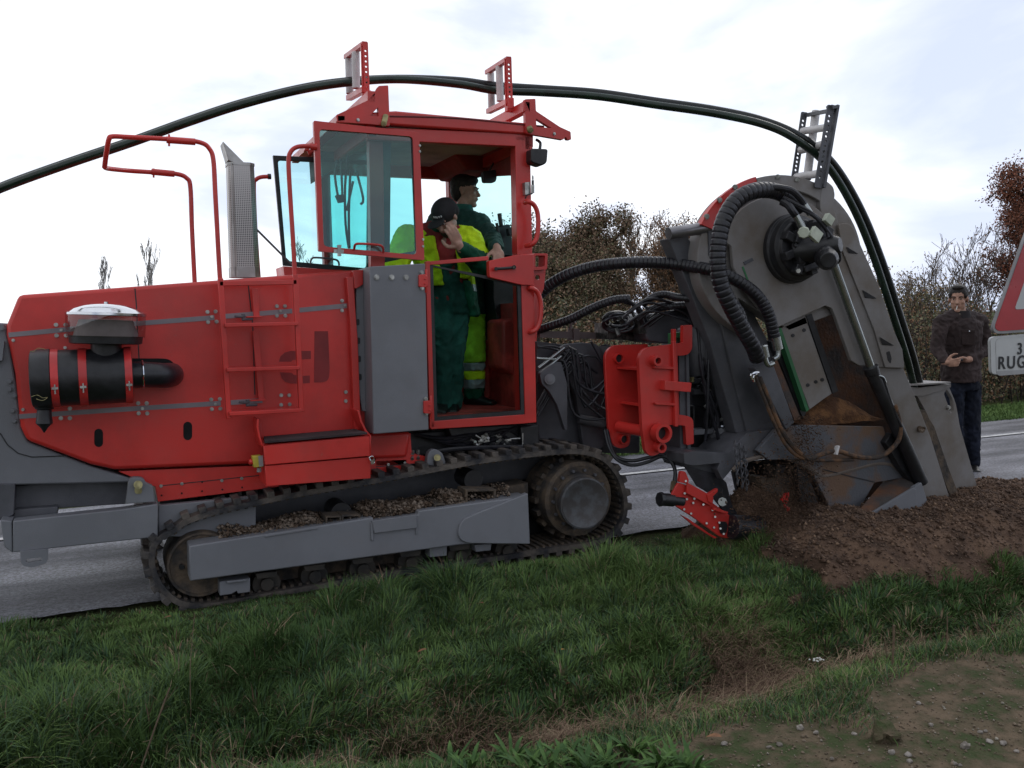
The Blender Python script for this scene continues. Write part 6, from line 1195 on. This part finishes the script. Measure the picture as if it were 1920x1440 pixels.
def verge():
    n = 420000; X = rng.uniform(-4.0, 7.2, n); Y = rng.uniform(3.15, 5.78, n)
    dens = .75+.9*fbm(X*1.2+3, Y*1.2, 3)
    e_ = 5.66+.24*(fbm(X*1.3, X*0+1)-.5); edge = sst(0, .22, e_-Y+.10*(fbm(X*4, Y*4)-.5)+.04)
    under = ((Y > 5.50) & (X > .55) & (X < 3.35)); soil = sst(3.80, 4.08, X+.8*(fbm(X*4, Y*4)-.5)+.12*(Y-4.85))*sst(4.22, 4.42, Y+.3*(fbm(X*4, Y*4)-.5))
    nearb = sst(-.02, -.32, Y-dc(X))*sst(.3, 1.0, X)        # thin out on the near bank
    ditch = np.exp(-((Y-dc(X)-.02)/(.16+.24*fbm(X*2.3, X*0+9, 2)))**2)*sst(-.2, .8, X+.6*(fbm(X*2, Y*2)-.5))
    keep = rng.random(n) < dens*edge*(~under)*(1-soil)*(1-nearb)*(1-.8*ditch); X, Y, ditch = X[keep], Y[keep], ditch[keep]; n = len(X)
    big = .6*fbm(X*1.4, Y*1.4, 3)+.4*fbm(X*4.5+3, Y*4.5, 2); near_track = sst(.35, .1, np.abs(Y-5.45))*(X > .3)*(X < 3.6)
    H = (.08+.24*sst(.35, .68, big))*rng.uniform(.55, 1.25, n)*(1-.45*near_track)*(1-.3*ditch)*(.40+.60*sst(5.6, 5.0, Y)); W = rng.uniform(.0028, .0068, n)*(1+.4*(Y < 4.3))
    d = clumps(X, Y, .17)+rng.normal(0, .55, n); bend = np.clip(rng.normal(.62, .25, n), .05, 1.15)
    u = rng.random(n); c = fbm(X*1.7+8, Y*1.7+2, 3)+rng.normal(0, .10, n); mi = np.where(c < .42, 0, np.where(c < .53, 1, 2))
    dry = .04+.45*ditch+.14*sst(.62, .72, fbm(X*2.2+31, Y*2.2, 3)); mi = np.where(u < dry*.6, 3, np.where(u < dry, 4, mi))
    blades('verge_grass', X, Y, H, W, bend, d, mi, 'long rough grass covering the verge in front of the tracks')
def straw():
    n = 60000; X = rng.uniform(-.6, 5.6, n); Y = dc(X)+rng.normal(0, .19, n)+.22*np.exp(-((X-3.0)/.55)**2)*rng.random(n); k = rng.random(n) < sst(.46, .64, fbm(X*1.6+5, Y*2, 3)+.16*np.exp(-((X-3.0)/.6)**2)); X, Y = X[k], Y[k]; n = len(X)
    blades('dead_grass', X, Y, rng.uniform(.08, .24, n), rng.uniform(.002, .004, n), rng.uniform(.7, 1.3, n), rng.normal(-1.6, 1.0, n), np.where(rng.random(n) < .45, 3, 4), 'matted dead brown grass lying in the ditch')
def bank():
    n = 120000; X = rng.uniform(.2, 7.5, n); Y = rng.uniform(2.2, 3.62, n); cover = sst(.40, .62, fbm(X*2.1+2, Y*2.1+7, 4)+.38*(fbm(X*.9+1, Y*1.3, 2)-.45)+.34*sst(-1.0, -.55, Y-dc(X))-.08*sst(-1.0, -1.3, Y-dc(X)))*sst(.12, -.05, Y-dc(X)); k = rng.random(n) < cover; X, Y = X[k], Y[k]; n = len(X)
    H = rng.uniform(.02, .085, n)*(.6+.9*fbm(X*3, Y*3)); c = fbm(X*2+8, Y*2, 3)+rng.normal(0, .1, n); mi = np.where(c < .44, 0, np.where(c < .54, 1, 2)); mi = np.where(rng.random(n) < .13, 3, mi)
    blades('bank_grass', X, Y, H, rng.uniform(.0022, .005, n), rng.uniform(.2, 1, n), clumps(X, Y, .09)+rng.normal(0, .7, n), mi, 'short patchy grass on the near bank')
def farverge():
    n = 90000; X = rng.uniform(2.5, 26, n); Y = rng.uniform(8.93, 10.4, n)
    blades('far_verge_grass', X, Y, rng.uniform(.04, .12, n), rng.uniform(.006, .014, n), rng.uniform(.2, .9, n), rng.uniform(0, 6.28, n), np.where(rng.random(n) < .7, 2, 0), 'mown bright green grass strip on the far side of the road', zf=lambda x, y: np.zeros_like(x)-.02)
verge(); straw(); bank(); farverge()
# ------------------------------------------------------------------ small plants, leaves, stones
LEAFG = mat('dock_leaf', (.085,.16,.04), .6, vs=12, col2=(.04,.09,.024), spec=.2); LEAFB = [mat('dead_leaf_tan', (.26,.13,.06), .7, vs=20, col2=(.16,.07,.035)), mat('dead_leaf_yellow', (.42,.25,.05), .7, vs=20, col2=(.25,.13,.03))]
def leafmesh(g, p, d, L_, w_, curl=.5, n=6, rise=.9, upn=(0,0,1)):
    p = V(p); d = V((d[0], d[1], 0)).normalized(); s = V((-d.y, d.x, 0)); vs = []; 
    for k in range(n+1):
        t = k/n; c = p+d*L_*(t*(1-rise*.35)+.3*curl*t*t)+V((0,0,L_*rise*(t-.55*curl*t*t))); ww = w_*math.sin(math.pi*min(1, t*.93+.05))**.8*(.35 if k == 0 else 1)*(1-.0*t)
        vs += [c-s*ww/2+V((0,0,ww*.15)), c, c+s*ww/2+V((0,0,ww*.15))]
    fs = []
    for k in range(n): a = k*3; fs += [(a, a+1, a+4, a+3), (a+1, a+2, a+5, a+4)]
    return g.add(vs, fs)
def gpt(px, py, z=None):
    p = atz(px, py, -.1)
    for _ in range(6): p = atz(px, py, float(gz(p.x, p.y)) if z is None else z)
    return p
rr = random.Random(21)
for k, (x, y) in enumerate(((845,1436),(905,1428),(960,1420),(1010,1432),(1060,1418),(1095,1436),(1140,1430),(1190,1408),(1240,1425),(1275,1438),(1180,1402),(1115,1440),(985,1438),(1225,1440),(1030,1440),(1160,1442),(880,1442),(1300,1438))):
    p = gpt(x, y+8); g = G()
    for j in range(rr.randint(14, 22)): a = rr.uniform(0, 6.28); leafmesh(g, p+V((math.cos(a)*.012, math.sin(a)*.012, 0)), (math.cos(a), math.sin(a)), rr.uniform(.05, .13), rr.uniform(.012, .022), rr.uniform(.2, 1.), rise=rr.uniform(.4, 1.25))
    tag(obj('dock_weed', g, LEAFG, base=True), 'rosette of pointed bright green weed leaves along the near edge of the ditch', 'weed', 'leafy weeds along the near edge of the ditch')
for x, y, m_, s_, lb in ((895,1152,0,.06,'tan dead leaf on grass just below the middle of the track'), (783,1247,0,.05,'tan dead leaf low in the grass, lower left of the other tan leaf'), (1047,1326,0,.085,'pale oval dead leaf standing upright at the ditch edge'), (1193,1105,1,.05,'yellow leaf on grass right below the drive sprocket'), (306,1182,0,.05,'brown leaf on grass below the left end of the track'), (1322,1382,0,.075,'curled rust-brown leaf beside broad green weeds'), (1062,1242,1,.04,'small orange leaf on grass above the ditch middle')):
    p = gpt(x, y+10); g = G(); a = rr.uniform(0, 6.28); leafmesh(g, p+V((0,0,.09 if y != 1382 else .02)), (rr.uniform(-1,1), -.4), s_, s_*.55, .6, rise=1.3 if x == 1047 else .5); tag(obj('fallen_leaf', g, LEAFB[m_]), lb, 'leaf', 'fallen leaves on the grass')
PEB = mat('pale_pebble', (.30,.27,.24), .8, vs=30, col2=(.14,.12,.10), bump=.002, bs=90)
for x, y, s_ in ((1500,1367,.020),(1462,1398,.013),(1530,1375,.011),(1602,1378,.012),(1652,1366,.022),(1660,1384,.017),(1745,1361,.012),(1810,1402,.022),(1838,1374,.012),(1855,1392,.013),(1880,1396,.012),(1881,1394,.012),(1703,1417,.016),(1706,1430,.014),(1672,1412,.012),(1790,1434,.012),(1800,1436,.010),(1442,1402,.010),(1358,1396,.014),(1722,1320,.012),(1590,1300,.010),(1848,1372,.010),(1906,1410,.012),(1560,1424,.010)):
    p = gpt(x, y); g = G(); g.sph(p+V((0,0,s_*.3)), s_*rr.uniform(.8,1.3), s_*rr.uniform(.7,1.1), s_*rr.uniform(.5,.8), n=9, m=6); g.v = [q+V((mn.noise(q*90), mn.noise(q*90+V((5,0,0))), mn.noise(q*90+V((0,7,0)))))*s_*.35 for q in g.v]
    tag(obj('pebble', g, PEB, base=True), 'small pale stone lying on the bare earth at the lower right', 'stone', 'small pale stones on the bare bank')
p = gpt(1658,1388); g = G(); g.sph(p+V((0,0,.03)), .055,.045,.05, n=14, m=9); g.v = [q+V((mn.noise(q*25), mn.noise(q*25+V((5,0,0))), mn.noise(q*25+V((0,7,0)))))*.03 for q in g.v]; tag(obj('clod', g, GROUND), 'fist-sized earth clod half sunk in the bare bank', 'clod')
STK = mat('dry_stalk', (.13,.09,.055), .8, vs=30)
g = G(); a, b = gpt(346,1438), gpt(352,1400); b = at(365,1150, a.y+.10); g.tube([a-V((0,0,.05)), a.lerp(b, .3)+V((.012,0,0)), a.lerp(b, .65)-V((.004,0,0)), b], lambda t: .0035-.002*t, 6); tag(obj('dry_stem', g, STK, base=True), 'tallest thin dry stem rising from the grass at the lower left', 'stem')
for x, y, x2, y2, lb in ((262,1432,318,1290,'slanting dry stem left of the tallest thin stem'), (1672,1255,1676,1172,'thick broken dry stalk at the ditch edge by the soil heap'), (1662,1240,1658,1195,'shorter pale stalk left of the thick broken stalk'), (1774,1225,1776,1155,'yellow-green upright stem right of the broken stalks')):
    a = gpt(x, y); b = at(x2, y2, a.y); g = G(); g.tube([a-V((0,0,.03)), a.lerp(b,.5)+V((.004,0,0)), b], .0035 if x != 1672 else .006, 6); tag(obj('dry_stem', g, STK, base=True), lb, 'stem')
a = gpt(1546,1312); b = at(1532,1238, a.y); g = G(); g.tube([a, a.lerp(b,.5)-V((.006,0,0)), b], .0018, 6)
FLW = root('white_flower', 'single white umbel flower on a thin green stem above the ditch', 'flower', a); obj('stem', g, LEAFG, FLW); g = G()
for k in range(22): q = b+V((rr.uniform(-.028,.028), rr.uniform(-.02,.02), rr.uniform(0,.006))); g.sph(q, .005, .005, .003, n=6, m=4)
obj('umbel', g, mat('flower_white', (.6,.6,.55), .7), FLW)
# ================================================================== TREES
def gX(px, Y): return at(px, 600, Y).x
def segs_mesh(name, S, m, parent, n=5):
    S = [s for s in S]; P0 = np.array([s[0] for s in S]); P1 = np.array([s[1] for s in S]); R0 = np.array([s[2] for s in S]); R1 = np.array([s[3] for s in S]); D = P1-P0; D /= np.linalg.norm(D, axis=1)[:, None]+1e-9
    A = np.cross(D, np.array([.31,.17,.93])); A /= np.linalg.norm(A, axis=1)[:, None]+1e-9; B = np.cross(D, A); vs = []
    for P, R in ((P0, R0), (P1, R1)):
        for i in range(n): a = 2*math.pi*i/n; vs.append(P+(A*math.cos(a)+B*math.sin(a))*R[:, None])
    v = np.stack(vs, 1).reshape(-1, 3); b = np.arange(len(S))*2*n; q = np.concatenate([np.stack([b+i, b+(i+1) % n, b+n+(i+1) % n, b+n+i], 1) for i in range(n)])
    return npmesh(name, v, q, mats=[m], parent=parent, smooth_=True, loc=tuple(P0[0]))
def grow(S, T, p, d, L_, r, lev, rnd, up_=.25, spread=.6, kids=4, minr=.004, sub=.62):
    n = max(2, int(4-lev*.5)); q = p
    for k in range(n):
        d = (d+V((rnd.gauss(0,.13), rnd.gauss(0,.13), rnd.gauss(0,.06)+up_*.12))).normalized(); q2 = q+d*(L_/n); r2 = max(minr, r*(1-.55/n)); S.append((tuple(q), tuple(q2), r, r2))
        if lev > 0:
            for _ in range(max(1, kids//n + (1 if rnd.random() < (kids % n)/n else 0))):
                a = rnd.uniform(0, 6.28); s = d.cross(V((math.cos(a), math.sin(a), .3))).normalized(); nd = (d*(1-spread*.5)+s*spread+V((0,0,up_*.5))).normalized(); grow(S, T, q.lerp(q2, rnd.uniform(.3,1)), nd, L_*sub*rnd.uniform(.7,1.15), r2*.62, lev-1, rnd, up_, spread, kids, minr, sub)
        q, r = q2, r2
        if lev <= 1: T.append(q)
    if lev == 0: T.append(q)
    if lev <= 1: T.append(q)
    return q
def leaves(name, C, n, rad, size, mats_, parent, wts, flat=.8):
    C = np.array([tuple(c) for c in C]); i = rng.integers(0, len(C), n); P = C[i]+rng.normal(0, 1, (n, 3))*rad*np.array([1,1,flat]); s = size*rng.uniform(.6,1.4,n)
    a = rng.normal(0,1,(n,3)); a /= np.linalg.norm(a,axis=1)[:,None]; b = np.cross(a, rng.normal(0,1,(n,3))); b /= np.linalg.norm(b,axis=1)[:,None]+1e-9
    A = a*s[:,None]; B = b*(s*.55)[:,None]; v = np.stack([P-A*.5, P+B*.5, P+A*.5, P-B*.5], 1).reshape(-1,3); k = np.arange(n)*4; cl = (i*7919 % 97)/97.*.5+rng.random(n)*.5; mi = np.searchsorted(np.cumsum(wts)/sum(wts), cl)
    return npmesh(name, v, np.stack([k,k+1,k+2,k+3],1), mats=mats_, mi_q=mi, parent=parent, loc=tuple(C[0]))
BARK = mat('grey_brown_bark', (.15,.12,.10), .9, vs=6); BARKD = mat('dark_bark', (.035,.026,.022), .9, vs=6)
BARKP = mat('hazed_poplar_bark', (.36,.34,.33), .9, vs=6)  # pale grey bark, lightened so distance haze sits in the colour
def lm(n_, c): return mat(n_, c, .7, vs=3, var=.2, spec=.2)
LO = [lm('leaf_olive', (.20,.18,.10)), lm('leaf_brown', (.27,.18,.12)), lm('leaf_dark_green', (.10,.11,.065))]; LBR = [lm('leaf_russet', (.30,.17,.10)), lm('leaf_tan', (.36,.24,.15))]
LRD = [lm('leaf_oak_red', (.33,.13,.08)), lm('leaf_oak_brown', (.25,.12,.08))]; LYL = [lm('leaf_ochre', (.36,.23,.10)), lm('leaf_pale_olive', (.20,.18,.09))]
def tree(name, px, ytop, Y, label, lev=3, trunks=1, wpx=150, leaf=None, bark=BARK, seed=1, up_=.3, spread=.6, kids=5, group=None, base=0., r0=None, minr=None, sub=.62, cat='tree'):
    rnd = random.Random(seed); x0 = gX(px, Y); H = at(px, ytop, Y).z-base; wm = wpx*mpp(px, 500, Y); rt_ = root(name, label, cat, (x0, Y, base), group); S, T = [], []; r = r0 or H*.018
    for t in range(trunks):
        off = V((rnd.uniform(-.5,.5)*wm*.35 if trunks > 1 else 0, rnd.uniform(-.3,.3)*wm*.3 if trunks > 1 else 0, 0))
        grow(S, T, V((x0, Y, base))+off, V((rnd.gauss(0,.08), rnd.gauss(0,.08), 1)), H*.6*rnd.uniform(.85,1.0) if trunks > 1 else H*.62, r, lev, rnd, up_, spread, kids, minr or r*.10, sub)
    zt = max(s[1][2] for s in S); xs_ = [s[1][0]-x0 for s in S]; kx = (wm/2)/(np.percentile(np.abs(xs_), 96)+1e-6); kz = H/(zt-base)
    f = lambda p: (x0+(p[0]-x0)*kx, Y+(p[1]-Y)*kx, base+(p[2]-base)*kz)
    S = [(f(a), f(b), c, d) for a, b, c, d in S]; T = [f(p) for p in T]; segs_mesh('trunk', S, bark, rt_)
    if leaf: n_, rad, size, ms, wts = leaf; leaves('crown', T, n_, rad, size, ms, rt_, wts)
    return rt_
tree('dense_tree', 1085, 383, 26, 'dense olive and brown leafy tree just right of the cab', 4, 5, 205, (190000, .15, .085, LO, (.32,.42,.26)), BARKD, 3, .3, .62, 5, 'trees beyond the road')
tree('dense_tree', 1030, 400, 24, 'dark leafy tree pressed against the right edge of the cab', 4, 4, 150, (80000, .14, .08, LO, (.40,.30,.30)), BARKD, 13, .3, .62, 5, 'trees beyond the road')
tree('bare_tree', 1165, 393, 30, 'thin nearly bare tree between the olive tree and the russet tree', 4, 3, 110, (5000, .15, .06, LBR, (.5,.5)), BARK, 5, .6, .35, 4, 'trees beyond the road', minr=.012)
tree('russet_tree', 1228, 388, 28, 'light russet-leaved tree with many pale stems left of the digging head', 4, 7, 150, (30000, .12, .07, LBR, (.55,.45)), BARK, 8, .6, .35, 4, 'trees beyond the road', minr=.012)
tree('russet_tree', 1290, 398, 27, 'russet tree half hidden behind the digging head', 4, 5, 120, (24000, .12, .07, LBR, (.6,.4)), BARK, 9, .6, .35, 4, 'trees beyond the road', minr=.012)
tree('scrub_bush', 1660, 470, 15, 'ochre thorny scrub seen behind the two black ducts', 4, 8, 170, (9000, .16, .055, LYL, (.6,.4)), BARK, 11, .5, .5, 4, 'trees beyond the road', minr=.006, cat='bush')
tree('scrub_bush', 1735, 505, 14, 'lower twiggy scrub left of the bare tree behind the man', 4, 7, 120, (5000, .14, .045, LYL, (.4,.6)), BARK, 12, .5, .5, 4, 'trees beyond the road', minr=.005, cat='bush')
tree('bare_tree', 1800, 392, 15.5, 'bare spreading tree standing directly behind the man on the road', 4, 6, 165, (500, .05, .06, LBR, (.5,.5)), BARK, 15, .55, .38, 4, 'trees beyond the road', r0=.05, minr=.0045)
tree('oak_tree', 1955, 300, 14.5, 'oak with red-brown leaves at the right edge above the sign', 4, 2, 235, (60000, .10, .055, LRD, (.6,.4)), BARKD, 17, .15, .62, 5, 'trees beyond the road')
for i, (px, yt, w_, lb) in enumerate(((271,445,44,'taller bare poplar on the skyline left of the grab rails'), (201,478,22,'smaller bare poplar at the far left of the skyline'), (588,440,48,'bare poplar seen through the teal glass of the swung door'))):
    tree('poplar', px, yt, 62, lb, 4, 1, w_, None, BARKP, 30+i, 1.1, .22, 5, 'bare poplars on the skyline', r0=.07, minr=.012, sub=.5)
# hedge along the far verge
HG = root('hedge', 'long autumn hedge with brown and dark green leaves beyond the road', 'hedge', (12, 11.3, 0)); S, C = [], []; rnd = random.Random(5)
for k in range(900):
    X = rnd.uniform(2.2, 30); Y = rnd.uniform(10.6, 12.0); h = (1.45+.35*vn(np.array(X*.9), np.array(3.)))*rnd.uniform(.6,1.12); b = V((X, Y, -.02)); q = b+V((rnd.gauss(0,.12), rnd.gauss(0,.12), h)); m_ = b.lerp(q,.5)+V((rnd.gauss(0,.06),rnd.gauss(0,.06),0)); S += [(tuple(b), tuple(m_), .012,.009), (tuple(m_), tuple(q), .009,.003)]
    for _ in range(5): t = rnd.random(); a = b.lerp(q, t); e_ = a+V((rnd.gauss(0,.2), rnd.gauss(0,.2), rnd.uniform(0,.25))); S.append((tuple(a), tuple(e_), .005,.002)); C.append(e_); C.append(a)
segs_mesh('stems', S, BARKD, HG, 4); leaves('foliage', C, 150000, .11, .05, [LO[2], LO[0], LBR[0], LO[1], lm('leaf_orange', (.2,.075,.03))], HG, (.34,.2,.16,.18,.12))
